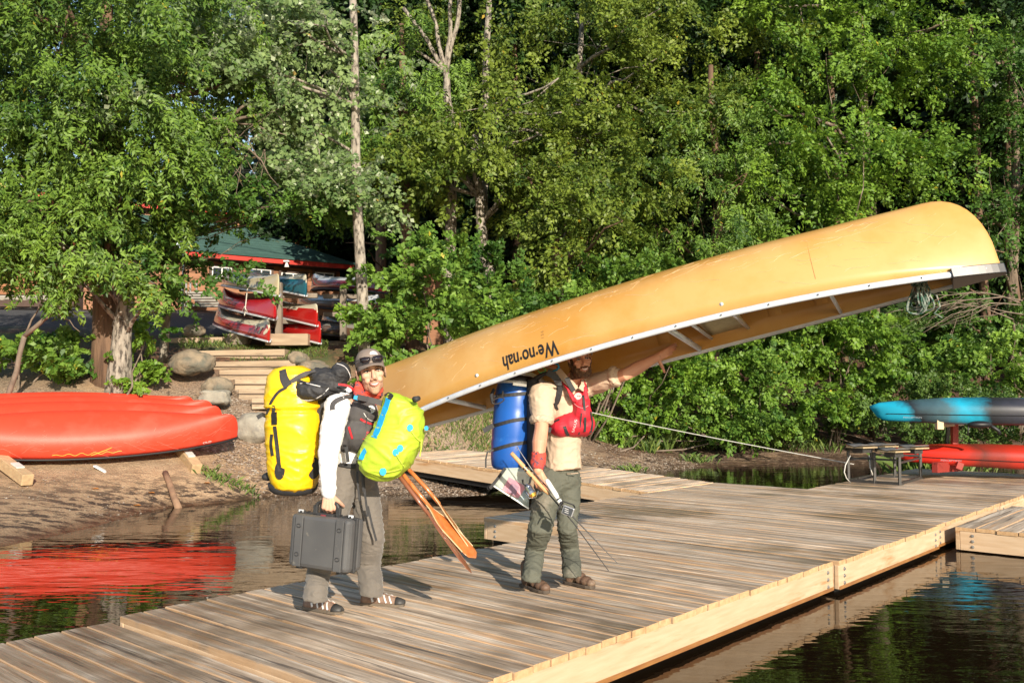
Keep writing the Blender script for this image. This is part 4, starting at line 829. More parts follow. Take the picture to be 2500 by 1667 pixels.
for nm, px, rr in (('thwart', 1093, .014), ('thwart', 1619, .016), ('thwart', 2040, .012)):
    r_ = at_t(px); obj(nm, MB().tube([MC @ (r_[0] + V((0, .012, .012))), MC @ (r_[-1] + V((0, -.012, .012)))], rr, 10, flat=1.4), MALU, big, smooth=True)
MSEAT = PM('cream_webbing', (.62, .56, .34), (.5, .44, .26), 30, .7)
for px, wd in ((1735, .28), (1190, .2)):
    r_ = at_t(px); y = abs(r_[0].y) - .03; b = MB(); x = r_[0].x
    rows = [[MC @ V((x + wd * (i / 5 - .5), y * (k / 6 * 2 - 1), .075 + .03 * math.sin(math.pi * k / 6))) for k in range(7)] for i in range(6)]; b.rings(rows, closed=False)
    s_ = obj('seat', b, MSEAT, big, smooth=True, solid=.012)
    for dx in (-wd / 2, wd / 2): obj('seat_rail', MB().tube([MC @ V((x + dx, -y - .02, .06)), MC @ V((x + dx, y + .02, .06))], .013, 8), MALU, s_, smooth=True)
for px in (1560, 1830, 1980, 1300):
    r_ = at_t(px); b = MB(); rows = []
    for dx in (-.05, -.035, .035, .05): rows.append([MC @ V((q.x + dx, q.y * (.985 if abs(dx) > .04 else .955), q.z * (.985 if abs(dx) > .04 else .955) - .004)) for q in r_[1:-1]])
    b.rings(rows, closed=False); obj('foam_rib', b, MKEV, big, smooth=True)
def plate(end):
    b = MB(); L2 = LC / 2; rows = []
    for i in range(9):
        e = .30 * i / 8; t = (L2 - e) / L2; w_ = .4475 * max(1 - t ** 2.4, 0) ** .92 + .034; rows.append([MC @ V((end * (L2 + .018 - e), y, -.105 * t ** 2 + zz)) for y, zz in ((-w_, .034), (-w_, -.03), (w_, -.03), (w_, .034))])
    b.rings(rows); return obj('deck_plate', b, PM('black_plastic', (.02, .02, .025), (.03, .03, .035), 20, .35), big, bevel=.005)
pl = plate(1)
for k, e in enumerate((.09, .2)): obj('rivet', MB().ell(MC @ V((LC / 2 - e, -.4475 * (1 - ((LC / 2 - e) / (LC / 2)) ** 2.4) ** .92 - .036, -.103 * ((LC / 2 - e) / (LC / 2)) ** 2 + .006)), (.007, .007, .007)), MALU, pl, smooth=True)
riv = MB(); nr = 0
for i in range(14):
    x = -LC / 2 + .45 + i * (LC - .9) / 13; t = abs(x) / (LC / 2); w_ = .4475 * (1 - t ** 2.4) ** .92 + .03; nr += 1
    obj('rivet', MB().ell(MC @ V((x, -w_ - .004, -.105 * t ** 2 - .004)), (.006, .006, .006), n=8, m=5), PM('rivet_steel', (.2, .2, .22), rough=.4, metal=.6) if 'rivet_steel' not in bpy.data.materials else bpy.data.materials['rivet_steel'], big, smooth=True)
bvh_c = bvh_of(bb_); Rm = MC.to_3x3(); xdc = -(Rm @ V((1, 0, 0))); ydc = -(Rm @ V((0, 0, 1))); ndc = Rm @ V((0, -1, .1))
MBLK = PM('black_print', (.012, .011, .012), rough=.5)
def on_hull(px, dz):
    r_ = at_t(px); q = r_[0]; return MC @ V((q.x, q.y, dz))
# name on the bow, upside down because the hull is inverted: heavy W, thin other strokes
c0 = on_hull(1298, .088)
decal('lettering', 'We·no·nah', c0, xdc, ydc, .150, MBLK, big, bvh_c, ndc, .003, .66, .022, label='black name lettering upside down on the hull')
dg_ = decal('lettering', '1 5 6', on_hull(1352, .205), Rm @ V((0, 0, 1)), xdc, .03, PM('faded_print', (.35, .18, .06)), big, bvh_c, ndc, .003, 1, 0, label='small faded number above the name')
# scratches on the hull
sc = MB(); rs = random.Random(4)
for i in range(110):
    x = rs.uniform(-LC / 2 + .4, LC / 2 - .3); z0 = rs.choice([rs.uniform(.25, .40), rs.uniform(.30, .42), rs.uniform(.06, .3)]); L_ = rs.uniform(.03, .22); a = rs.gauss(0, .25); pts = []
    for k in range(5):
        p = MC @ V((x + L_ * k / 4, -.6, z0 + math.sin(a) * L_ * k / 4 + .006 * math.sin(k * 1.7 + i))); h_ = bvh_c.ray_cast(p, Rm @ V((0, 1, 0)), 1.2)
        if h_[0] is not None: pts.append(h_[0] + ndc * .0012)
    if len(pts) > 2: sc.tube(pts, rs.uniform(.0004, .0010), 3)
o = obj('scratch', sc, PM('scratch', (.92, .76, .52), rough=.7), big); o['kind'] = 'stuff'
# rope bundle under the bow
def bundle():
    r_ = at_t(2235); c = MC @ V((r_[0].x, 0, 0)); root = thing('rope_bundle', c, 'green and white flecked painter rope bundled under the raised bow', 'rope')
    MR1 = PM('flecked_rope', (.02, .09, .06), (.28, .30, .27), 38, .8, .6, 90, .003, c3=(.25, .05, .03), s3=22, t3=(.62, .66), detail=1); rr = random.Random(2)
    b = MB()
    for i in range(13):
        w_ = rr.uniform(.03, .07); h_ = rr.uniform(.12, .23); a = rr.uniform(0, 3.14); x0_ = rr.uniform(-.03, .03); pts = []
        for k in range(15):
            t = k / 14; pts.append(c + V((x0_ + math.cos(a) * w_ * math.sin(t * 2 * math.pi) + .015 * math.sin(t * 9 + i), math.sin(a) * w_ * math.sin(t * 2 * math.pi), -.02 - h_ * math.sin(t * math.pi) ** .8)))
        b.tube(pts, .0055, 6)
    obj('coil', b, MR1, root, smooth=True)
    b = MB(); b.tube([c + V((.045 * math.cos(t), .045 * math.sin(t), -.07 + .004 * t)) for t in [i * .6 for i in range(32)]], .0065, 6); obj('wrap', b, MR1, root, smooth=True)
    b = MB(); b.tube([c + V((.03, 0, -.1)), c + V((.1, -.02, -.13)), c + V((.12, -.02, -.2)), c + V((.09, 0, -.24)), c + V((.14, 0, -.27))], .006, 6); obj('tail', b, MR1, root, smooth=True)
bundle()
# --- red plastic canoes on the beach
MRED = PM('red_polyethylene', (.74, .062, .03), (.66, .052, .025), 1.5, .48, .12, 14, .004, c3=(.72, .10, .06), s3=1.6, t3=(.5, .8), spec=.4)
MBLKG = PM('black_vinyl', (.012, .012, .014), rough=.5)
def red_canoe(label, rt_, lt_, roll):
    M = canoe_frame(lt_, rt_, roll); return canoe('red_canoe', label, M, (rt_ - lt_).length, .94, .40, .47, MRED, MBLKG, 'red canoes on the beach', stem=.22, sheer=.05, vend=1.5, ncen=2.5, gw=.014, gh=.02, p=2.1, q=.8)
rt0 = P(580, 1060, 15.9); lt0 = rt0 + V((-4.55, -2.1, -.06))
rcs = []
for i, (dx, dy, dz, lab) in enumerate([(0, 0, 0, 'nearest of the red canoes leaning on the beach, its whole flank in view'), (-.46, .60, .14, 'second red canoe, overlapped by the nearest one'), (-.80, 1.15, .23, 'third red canoe, only its upper edge and tip showing'), (-1.35, 1.75, .30, 'rearmost red canoe of the row under the elder leaves')]):
    q = V((dx, dy, dz)); rcs.append(red_canoe(lab, rt0 + q, lt0 + q, -R(-38)))
root0, h0, hb0, rg0 = rcs[0]; bv0 = bvh_of(hb0); M0 = canoe_frame(lt0, rt0, R(38)); R0 = M0.to_3x3(); L0 = (rt0 - lt0).length
MGOLD = PM('gold_print', (.85, .55, .08), rough=.5)
decal('lettering', 'Rio', M0 @ V((L0 * .02, -.5, .085)), -(R0 @ V((-1, 0, 0))), R0 @ V((0, 0, 1)), .10, MGOLD, root0, bv0, R0 @ V((0, -1, .1)), .004, 1.6, -.004) if False else None
b = MB(); pts = []
for k in range(40):
    t = k / 39; p = M0 @ V((-.35 + 1.0 * t, -.9, .085 + .022 * math.sin(t * 34) * (.3 + t * (1 - t) * 3) + .02 * t)); h_ = bv0.ray_cast(p, R0 @ V((0, 1, 0)), 1.5)
    if h_[0] is not None: pts.append(h_[0] + R0 @ V((0, -.004, .002)))
b.tube(pts, .004, 5); pts = []
for k in range(10):
    t = k / 9; p = M0 @ V((.2 + .3 * t, -.9, .06 + .12 * t)); h_ = bv0.ray_cast(p, R0 @ V((0, 1, 0)), 1.5)
    if h_[0] is not None: pts.append(h_[0] + R0 @ V((0, -.004, .002)))
b.tube(pts, .005, 5); obj('logo', b, MGOLD, root0, label='thin gold script flourish near the gunwale')
decal('lettering', 'OLD', M0 @ V((L0 * .395, -.5, .07)), R0 @ V((1, 0, 0)), R0 @ V((0, 0, 1)), .05, MWHITE, root0, bv0, R0 @ V((0, -1, .1)), .004, 1.4, .004, label='small white lettering at the tip')
b = MB(); q = M0 @ V((L0 / 2 - .06, 0, -.05)); b.tube([q + V((.03 * math.sin(t), 0, -.05 + .05 * math.cos(t))) for t in [i * .5 for i in range(13)]], .006, 6); obj('grab_loop', b, MBLKG, root0, smooth=True)
sc = MB()
for i in range(70):
    x = rs.uniform(-L0 * .42, L0 * .46); z0 = rs.uniform(.12, .36); L_ = rs.uniform(.05, .35); a = rs.gauss(0, .5); pts = []
    for k in range(5):
        p = M0 @ V((x + L_ * k / 4, -.9, z0 + math.sin(a) * L_ * k / 4 + .01 * math.sin(k * 1.7 + i))); h_ = bv0.ray_cast(p, R0 @ V((0, 1, 0)), 1.5)
        if h_[0] is not None: pts.append(h_[0] + R0 @ V((0, -.002, .001)))
    if len(pts) > 2: sc.tube(pts, rs.uniform(.001, .0022), 3)
obj('scratch', sc, PM('red_scratch', (.85, .30, .22), rough=.8), root0)['kind'] = 'stuff'
# beams under them
MBEAM = PM('beam_timber', (.50, .36, .20), (.40, .27, .15), 4, .75, .4, 24, .006, (1, 5, 5), rnd=.05)
def beam(label, a, c, pads):
    a = G(*a); c = G(*c); b = MB(); z = V((0, 0, .09)); root = thing('wooden_beam', c, label, 'beam', 'square beams under the red canoes')
    obj('timber', MB().bar(a + z + V((0, 0, .02)), c + z, .17, .17), MBEAM, root, bevel=.01)
    for t in pads: q = a.lerp(c, t) + V((0, 0, .195 + .02 * (1 - t))); obj('pad', MB().bar(q - (c - a).normalized() * .11, q + (c - a).normalized() * .11, .12, .028), PM('white_pad', (.62, .60, .55), rough=.6) if 'white_pad' not in bpy.data.materials else bpy.data.materials['white_pad'], root, bevel=.006)
beam('square wooden beam poking out from under the red canoe at the left edge', (-120, 0, 15.6), (103, 0, 13.55), (.62, .9))
beam('square wooden beam poking out under the middle of the red canoe', (370, 0, 17.2), (503, 0, 15.15), (.45, .88))
b = MB(); limb(b, G(428, 0, 14.9) + V((0, 0, .04)), G(462, 0, 14.0) + V((0, 0, .04)), .05, .055, 4, .03, 8); tag(obj('driftwood_log', b, PM('driftwood_wood', (.33, .20, .12), (.22, .13, .08), 8, .85, .6, 30, .01, (1, 1, .3)), org=G(445, 0, 14.5), smooth=True), 'short reddish driftwood log lying on the sand', 'log')
b = MB(); b.box(G(275, 0, 14.6) + V((0, 0, .03)), (.22, .1, .02), Matrix.Rotation(.5, 3, 'Y')); tag(obj('litter', b, MWHITE, org=G(275, 0, 14.6)), 'crumpled white scrap under the red canoe', 'litter')
MLEAFY = PM('fallen_leaf', (.62, .26, .05), (.5, .18, .04), 20, .6)
for i, (x, d, lab) in enumerate([(262, 13.9, 'orange fallen leaf on the sand left of the log'), (362, 13.7, 'pale orange leaf below the first one'), (526, 15.0, 'yellow leaf beside the right beam end'), (395, 14.3, 'tiny orange leaf above the log'), (10, 13.4, 'orange leaf at the left edge of the sand')]):
    g = G(x, 0, d) + V((0, 0, .015)); b = MB(); b.add([g + V(q) for q in ((-.06, 0, 0), (-.02, -.035, .01), (.03, -.03, .012), (.07, 0, 0), (.02, .035, .014), (-.03, .03, .01))], [(0, 1, 2, 3), (0, 3, 4, 5)]); tag(obj('fallen_leaf', b, MLEAFY, org=g), lab, 'leaf', 'fallen leaves on the sand')
# --- canoe racks on the hill
MPOST = PM('grey_post', (.24, .20, .16), (.16, .13, .10), 5, .85, .4, 24, .006, (1, 1, .3))
def rack(label, posts, base):
    r0 = posts[0]; root = thing('canoe_rack', G(r0[0], 0, r0[3]), label, 'rack', 'canoe racks on the hill')
    for (x, ya, yb, d) in posts: obj('post', MB().bar(P(x, ya, d), P(x, yb, d), .15, .15, up=(0, 1, 0)), MPOST, root, bevel=.01)
    for (xa, xb, y, d) in base: obj('arm', MB().bar(P(xa, y, d), P(xb, y, d), .12, .11), MPOST, root, bevel=.008)
rack('left rack holding three tiers of upturned canoes', [(681, 690, 845, 20.9), (627, 700, 785, 24)], [(600, 775, 722, 21.3), (600, 775, 785, 21.3), (585, 720, 707, 24), (585, 720, 748, 24), (585, 720, 780, 24)])
obj('x', MB().box((0, 0, -50), (.01, .01, .01)), MPOST) if False else None
b = MB(); b.box(P(706, 830, 20.6), (.95, .5, .26)); tag(obj('rack_footing', b, MTIMB, org=P(706, 843, 20.6), bevel=.01), 'sunlit timber footing under the left canoe rack', 'timber')
rack('right rack of upturned canoes behind the poplar trunk', [(838, 700, 830, 22.6), (838, 690, 800, 25.4)], [(790, 930, 724, 22.8), (790, 930, 768, 22.8), (790, 990, 838, 22.8)])
def gl(n, c, c2=None): return PM(n, c, c2 or c, 2, .22, coat=.5, rnd=0)
MCRM = gl('crimson_gelcoat', (.42, .012, .02)); MR2 = gl('red_gelcoat', (.40, .014, .012)); MTAN = gl('tan_gelcoat', (.52, .45, .30)); MCREAM = gl('cream_gelcoat', (.60, .55, .42)); MTEAL = gl('teal_gelcoat', (.01, .10, .15)); MGRY = gl('grey_gelcoat', (.35, .33, .30)); MBRN = gl('brown_gelcoat', (.16, .09, .055)); MBUR = gl('burgundy_gelcoat', (.17, .012, .02)); MWHG = gl('sky_sheen_white', (.62, .64, .66))  # the bluish white stands for sky reflected on the far hull bottoms
for (x, y, d, ms, band, lab) in [(680, 716, 20, MTAN, None, 'tan canoe on the top tier of the left rack'), (747, 716, 20.6, [MTEAL, MCREAM], .74, 'dark teal canoe with a pale bottom behind the tan one'), (672, 774, 20, MCRM, None, 'glossy crimson canoe on the middle tier of the left rack'),
                        (774, 789, 20.4, [MR2, MCREAM], .72, 'red canoe with a cream bottom on the middle tier'), (657, 827, 20, [MR2, MCREAM], .62, 'red canoe with a cream bottom and flaked paint near its tip, lowest tier'), (782, 832, 20.4, MR2, None, 'shaded red canoe on the lowest tier beside the post'),
                        (965, 712, 22.2, [MBUR, MWHG], .7, 'burgundy canoe with white sky sheen painted on its bottom, top of the right rack'), (925, 762, 22.2, [MBRN, MWHG], .6, 'brown canoe with silvery sky sheen painted on, middle tier of the right rack'), (940, 832, 22, [MBRN, MGRY], .6, 'grey and brown canoe on the lowest tier of the right rack'), (990, 829, 22.6, [MR2, MCREAM], .7, 'red canoe with a white bottom at the right end of the rack')]:
    n_ = P(x, y, d); f_ = n_ + (V((-2.55, 4.3, .72)) if x < 800 else V((-2.95, 4.1, .55)))
    r_, h_, b_, g_ = canoe('rack_canoe', lab, canoe_frame(f_, n_, 0), (n_ - f_).length, .84, .34, .46, ms, MALU if x < 800 else MBLKG, 'canoes stored on the racks', band=band, ns=26, nc=14, stem=.16, vend=1.5, ncen=2.5)
    if x == 657:
        bv_ = bvh_of(b_)
        for q_, s_ in ((P(627, 797, 19), .05), (P(636, 806, 19), .06), (P(649, 810, 19), .07)):
            hit = bv_.ray_cast(CAM, (q_ - CAM).normalized())
            if hit[0] is not None:
                n0 = hit[1] if hit[1].dot(q_ - CAM) < 0 else -hit[1]; x_, y_, _ = frame(n0); pb = MB(); m = 9; pb.add([hit[0] + n0 * .01 + (x_ * math.cos(k * 6.28 / m) + y_ * math.sin(k * 6.28 / m)) * s_ * (1 + .5 * math.sin(k * 5 + s_ * 90)) for k in range(m)], [tuple(range(m))]); obj('paint_flake', pb, MCREAM, r_)
b = MB(); b.tube([P(604, 705, 20.6), P(597, 770, 20.6)], .012, 6); b.tube([P(597, 748, 20.6), P(590, 762, 20.6), P(604, 762, 20.6), P(597, 748, 20.6)], .008, 5); tag(obj('tie_rope', b, PM('white_rope', (.6, .58, .52), rough=.8), org=P(600, 765, 20.6)), 'thin white tie rope hanging in front of the crimson canoe', 'rope')
# --- long rope from the hill to the dock
MROPE = PM('white_braid', (.62, .60, .55), (.5, .48, .43), 60, .8, .5, 300, .002); A_, B_ = P(905, 872, 19.2), P(2085, 1133, 15.6)
tag(obj('mooring_rope', MB().tube([A_.lerp(B_, t) + V((0, 0, -.12 * math.sin(math.pi * t))) for t in [i / 14 for i in range(15)]], .008, 6), MROPE, org=B_), 'long taut white rope running from the hill past the men down to the dock', 'rope')
# --- kayaks at the right
def blend_mat(name, cols, xs_):
    m = bpy.data.materials.new(name); m.use_nodes = True; nt = m.node_tree; L = nt.links.new; b = nt.nodes['Principled BSDF']; b.inputs['Roughness'].default_value = .38
    tc = node(nt, 'ShaderNodeTexCoord'); sp = node(nt, 'ShaderNodeSeparateXYZ'); L(tc.outputs['Object'], sp.inputs[0]); n = node(nt, 'ShaderNodeTexNoise'); n.inputs['Scale'].default_value = 2.2; n.inputs['Detail'].default_value = 5; L(tc.outputs['Object'], n.inputs['Vector'])
    a = node(nt, 'ShaderNodeMath', operation='MULTIPLY_ADD'); a.inputs[1].default_value = .9; L(n.outputs['Fac'], a.inputs[0]); L(sp.outputs[0], a.inputs[2])
    mr = node(nt, 'ShaderNodeMapRange'); mr.inputs[1].default_value = .45; mr.inputs[2].default_value = 4.4; L(a.outputs[0], mr.inputs[0]); rp = node(nt, 'ShaderNodeValToRGB'); e = rp.color_ramp.elements; e[0].color = lin(cols[0]); e[1].color = lin(cols[-1]); e[0].position = xs_[0]; e[1].position = xs_[-1]
    for c, x in zip(cols[1:-1], xs_[1:-1]): q = e.new(x); q.color = lin(c)
    L(mr.outputs[0], rp.inputs[0]); L(rp.outputs[0], b.inputs[0]); return m
T_, K_, S_ = (.012, .33, .50), (.018, .02, .024), (.06, .13, .16)
MKT = blend_mat('teal_black_plastic', [T_, T_, K_, S_, T_, K_, (.05, .05, .07), T_, T_], [0, .1, .145, .25, .33, .43, .55, .62, 1])
MKR = blend_mat('red_black_plastic', [(.68, .03, .016), (.60, .028, .014), (.16, .03, .02), (.5, .03, .016), (.12, .05, .045), (.5, .03, .02)], [0, .2, .3, .45, .7, 1])
def kayak(name, label, tip, tail, mat, B=.72, Dh=.30, up=False):
    root = thing(name, tip, label, 'kayak'); X = (tail - tip).normalized(); L = (tail - tip).length; Z = V((0, 0, 1)); Y = Z.cross(X).normalized(); Z = X.cross(Y); b = MB(); rings = []; n = 20
    for i in range(33):
        t = i / 32; a = abs(2 * t - 1); w_ = B / 2 * max(1 - a ** 2.3, 0) ** .75 + .02; h = Dh * (.62 + .38 * (1 - a ** 2)); e = min(t, 1 - t) * L
        if e < .14: h *= (.62 + .38 * (e / .14) ** .5); w_ *= .55 + .45 * e / .14
        zc = -.03 * a ** 2; off = -.07 * (1 - min(e / .2, 1)) * (1 if t < .5 else -1)
        rings.append([tip + X * (t * L - (.10 if False else 0)) + Y * (w_ * math.copysign(abs(math.cos(f)) ** .62, math.cos(f))) + Z * (zc + h / 2 * math.copysign(abs(math.sin(f)) ** (.8 if math.sin(f) > 0 else .55), math.sin(f)) + .01 * math.cos(f * 4)) + X * (off * math.sin(f)) for f in [2 * math.pi * k / n for k in range(n)]])
    b.rings(rings); hb = obj('hull', b, mat, root, smooth=True); g = MB(); zz = -.02 if not up else .02
    for s in (1, -1):
        pts = [tip + X * (t * L) + Y * (s * (B / 2 * max(1 - abs(2 * t - 1) ** 2.3, 0) ** .75 + .024)) + Z * -.055 for t in [j / 20 for j in range(1, 20)]]; g2 = MB().tube(pts, .006, 5); obj('seam', g2, MBLKG, root)
    for s in (-.12, .12): obj('keel_ridge', MB().tube([tip + X * (t * L) + Y * (s * (1 - abs(2 * t - 1) ** 2)) + Z * (Dh / 2 * (.62 + .38 * (1 - abs(2 * t - 1) ** 2)) - .02 - .03 * abs(2 * t - 1) ** 2) for t in [.08 + j * .04 for j in range(22)]], .012, 6), mat, root, smooth=True)
    return root, b
t0 = P(2133, 1001, 15.9); r_, kb = kayak('blue_kayak', 'turquoise and black kayak lying upside down on the upper rack arm', t0, t0 + V((3.6, -.95, -.03)), MKT, .76, .46)
b = MB(); q = P(2392, 1036, 14.9); b.ell(q, (.2, .12, .06)); b.tube([q + V((.15, 0, 0)), q + V((.3, 0, -.1)), q + V((.32, 0, -.16))], .03, 8); b.tube([q + V((-.18, 0, 0)), q + V((-.2, 0, -.18))], .012, 6); obj('seat', b, MBLKG, r_, smooth=True)
decal('lettering', 'PERCEPTION', P(2228, 1019, 14.9), (1, -.26, 0), (0, 0, 1), .038, PM('grey_print', (.22, .25, .28)), r_, bvh_of(kb), (-.2, -1, 0), .004, 1.3) 
t1 = P(2190, 1103, 16.2); r_, kb = kayak('red_kayak', 'red and grey kayak lying on the low rack arms', t1, t1 + V((3.6, -1.15, -.10)), MKR, .76, .40)
decal('lettering', 'PERCEPTION', P(2322, 1124, 15.2), (1, -.3, 0), (0, 0, 1), .042, bpy.data.materials['grey_print'], r_, bvh_of(kb), (-.2, -1, 0), .004, 1.3)
MRW = PM('red_painted_wood', (.30, .032, .024), (.25, .028, .02), 6, .6, .3, 30, .004)
root = thing('kayak_rack', P(2330, 1155, 16.1), 'red painted wooden kayak rack at the far end of the dock', 'rack')
obj('post', MB().bar(P(2330, 1028, 16.0), P(2330, 1150, 16.0), .10, .10, up=(0, 1, 0)), MRW, root, bevel=.006)
obj('post', MB().bar(P(2316, 1030, 16.3), P(2311, 1090, 16.3), .06, .06, up=(0, 1, 0)), MBLKG, root)
obj('arm', MB().bar(P(2290, 1036, 15.4), P(2345, 1031, 16.4), .11, .10), PM('new_pine', (.62, .47, .30), (.56, .41, .25), 6, .6), root, bevel=.005)
obj('arm_block', MB().box(P(2293, 1034, 15.4), (.11, .10, .19)), bpy.data.materials['new_pine'], root, bevel=.005)
obj('foot', MB().bar(P(2282, 1141, 15.4), P(2345, 1137, 16.2), .10, .17), MRW, root, bevel=.006); obj('foot_stop', MB().bar(P(2335, 1134, 15.6), P(2350, 1140, 15.6), .05, .12), MRW, root, bevel=.005)
# --- metal bench frame with four seat pads
MSTEEL = PM('black_steel_tube', (.03, .028, .027), (.05, .045, .04), 20, .5, .2, 60, .001); MPAD = PM('grey_pad', (.10, .095, .095), (.15, .14, .135), 14, .75, .4, 50, .004); MPLY = PM('plywood', (.42, .32, .18), (.34, .25, .14), 10, .7)
def bench():
    z = .29; A1, B1, C1, D1 = PZ(2072, 1175, z), PZ(2197, 1184, z), PZ(2248, 1168, z), PZ(2128, 1164, z); h = .50; root = thing('metal_bench', A1, 'black steel frame with four flat pads standing at the dock corner', 'bench')
    H_ = V((0, 0, h)); up = V((0, 0, .02))
    mid = A1.lerp(B1, .52); midb = D1.lerp(C1, .48)
    for q in (A1, B1, C1, D1, mid, midb): obj('leg', MB().bar(q, q + H_, .038, .038, up=(0, 1, 0)), MSTEEL, root)
    for a, c in ((A1, B1), (B1, C1), (C1, D1), (D1, A1)): obj('bottom_rail', MB().bar(a + up, c + up, .04, .045), MSTEEL, root)
    for a, c in ((A1, B1), (D1, C1)): obj('top_rail', MB().bar(a + H_ * .78, c + H_ * .78, .03, .03), MSTEEL, root)
    for a, c in ((B1, C1), (A1, D1)): obj('side_rail', MB().bar(a + H_ * .70, c + H_ * .70, .03, .03), MSTEEL, root)
    for (px, py, d) in ((2104, 1091, 15.0), (2157, 1089, 15.6), (2182, 1101, 14.5), (2230, 1093, 15.2)):
        c = P(px, py, d); s_ = obj('seat', MB().box(c, (.34, .34, .022), Matrix.Rotation(.5, 3, 'Z')), MPLY, root); b = MB(); Mz = Matrix.Rotation(.5, 3, 'Z')
        b.rings([[c + Mz @ V((.17 * (i / 4 - .5) * 2, .17 * (k / 4 - .5) * 2, .018 + .022 * math.cos(k * 1.6))) for k in range(5)] for i in range(5)], closed=False); obj('pad', b, MPAD, s_, smooth=True, solid=.014)
        obj('bracket', MB().box(c - V((0, 0, .05)), (.2, .2, .08), Mz), MSTEEL, s_)
    b = MB(); p = [P(2076, 1112, 14.9), P(2064, 1135, 14.7), P(2061, 1152, 14.7), P(2066, 1166, 14.7), PZ(2076, 1178, .30)]; b.tube(p, .009, 6); tag(obj('rope_end', b, MROPE, org=p[-1], smooth=True), 'loose white rope end draped down the left leg of the metal bench', 'rope')
    b = MB(); p = [P(2122, 1112, 15.1), P(2124, 1140, 15.0), P(2130, 1158, 15), PZ(2140, 1170, .30)]; b.tube(p, .009, 6); tag(obj('rope_end', b, MROPE, org=p[-1], smooth=True), 'second white rope strand hanging inside the metal bench', 'rope')
bench()
# ------------------------------------------------------------------ the two men
def skin_mat(name, c, red):
    return PM(name, c, red, 7, .5, .15, 90, .002, spec=.4)
MSK1 = skin_mat('fair_skin', (.64, .37, .26), (.60, .33, .225)); MSK2 = skin_mat('sunburnt_skin', (.60, .27, .17), (.66, .33, .21))
MSTUB = PM('stubble', (.40, .22, .14), (.54, .31, .21), 90, .7); MHAIR1 = PM('short_hair', (.12, .065, .035), (.2, .12, .07), 90, .8, .8, 200, .004)
MBEARD = PM('dark_beard', (.065, .032, .018), (.19, .095, .045), 40, .75, 1, 170, .008); MLIP = PM('lips', (.50, .17, .13), rough=.45); MTEETH = PM('teeth', (.80, .76, .68), rough=.3)
MEYE = PM('eye_white', (.62, .58, .54), rough=.2); MIRIS = PM('iris', (.03, .02, .012), rough=.1); MBROW = PM('brow_hair', (.05, .028, .016), rough=.8)
MBODY_DARK = MBROW
class Head:
    def __init__(s, c, yaw, roll, sc=1.0, pitch=0):
        F = V((math.sin(yaw), -math.cos(yaw), 0)); U = V((0, 0, 1)); S = U.cross(F) * -1; S = V((math.cos(yaw), math.sin(yaw), 0))
        q = Matrix.Rotation(pitch, 3, S); F, U = q @ F, q @ U; q = Matrix.Rotation(roll, 3, F); s.S, s.U, s.F, s.c, s.k = q @ S, q @ U, F, V(c), sc
        s.M = Matrix((s.S, s.F, s.U)).transposed()
    def __call__(s, x, y, z): return s.c + (s.S * x + s.F * y + s.U * z) * s.k
    def inv(s, p): d = V(p) - s.c; return V((d.dot(s.S), d.dot(s.F), d.dot(s.U))) / s.k
def head_parts(b, H, broad=1.0, jaw=1.0):
    k = H.k
    def e(x, y, z, rx, ry, rz): b.ell(H(x * broad, y, z), (rx * k * broad, ry * k, rz * k), H.M)
    e(0, -.012, .045, .076, .096, .084); e(0, .018, -.028, .063, .070, .088); e(0, .064, -.100, .024, .020, .020); e(0, .045, -.078, .042 * jaw, .042, .042)
    for s in (-1, 1):
        e(s * .040, .060, -.010, .024, .021, .021); e(s * .033, .064, -.040, .018, .016, .018); e(s * .078, -.004, -.004, .010, .020, .033); e(s * .082, -.010, .012, .007, .018, .018); e(s * .012, .099, -.034, .010, .010, .009)
        e(s * .041 * jaw, .018, -.066, .020, .036, .030)
    b.tube([H(0, .084, .028), H(0, .094, .006), H(0, .110, -.024), H(0, .108, -.033)], [.009 * k, .010 * k, .014 * k, .011 * k], 10)
    b.tube([H(-.044 * broad, .070, .030), H(-.02, .083, .034), H(.02, .083, .034), H(.044 * broad, .070, .030)], [.009 * k, .011 * k, .011 * k, .009 * k], 8)
    e(0, .082, -.058, .026, .012, .014)
def face_features(root, H, grin=.6, iris=None):
    k = H.k
    for s in (-1, 1):
        ex, ez = s * .031, .011
        obj('eye', MB().ell(H(ex, .0755, ez), (.0125 * k, .007 * k, .0048 * k), H.M), MEYE, root, smooth=True)
        obj('iris', MB().ell(H(ex + .001, .0805, ez), (.0048 * k, .004 * k, .0046 * k), H.M), MIRIS, root, smooth=True)
        obj('eyelid', MB().tube([H(ex - .016, .0745, ez + .001), H(ex - .006, .0835, ez + .0065), H(ex + .006, .0835, ez + .0065), H(ex + .016, .0745, ez + .001)], .0022 * k, 6), MBROW, root, smooth=True)
        obj('eyebrow', MB().tube([H(s * .014, .0895, .026), H(s * .028, .0885, .031), H(s * .048, .075, .026)], [.0042 * k, .0046 * k, .0025 * k], 6, flat=.6), MBROW, root, smooth=True)
    xs_ = (-.029, -.022, -.012, 0, .012, .022, .029); b = MB(); up = [H(x, .0985 - x * x * 15, -.0565 + 13 * x * x) for x in xs_]; lo = [H(x, .0965 - x * x * 15, -.0720 + 26 * x * x) for x in xs_]
    b.tube(up, [.001] + [.0024 * k] * 5 + [.001], 6); b.tube(lo, [.001] + [.0036 * k] * 5 + [.001], 6); obj('lips', b, MLIP, root, smooth=True)
    b = MB(); b.rings([[H(x, .0965 - x * x * 15, z0 + c_ * x * x) for x in (-.022, -.015, -.008, 0, .008, .015, .022)] for z0, c_ in ((-.0585, 13), (-.0675, 25))], closed=False); obj('teeth', b, MTEETH, root, smooth=True, solid=.002)
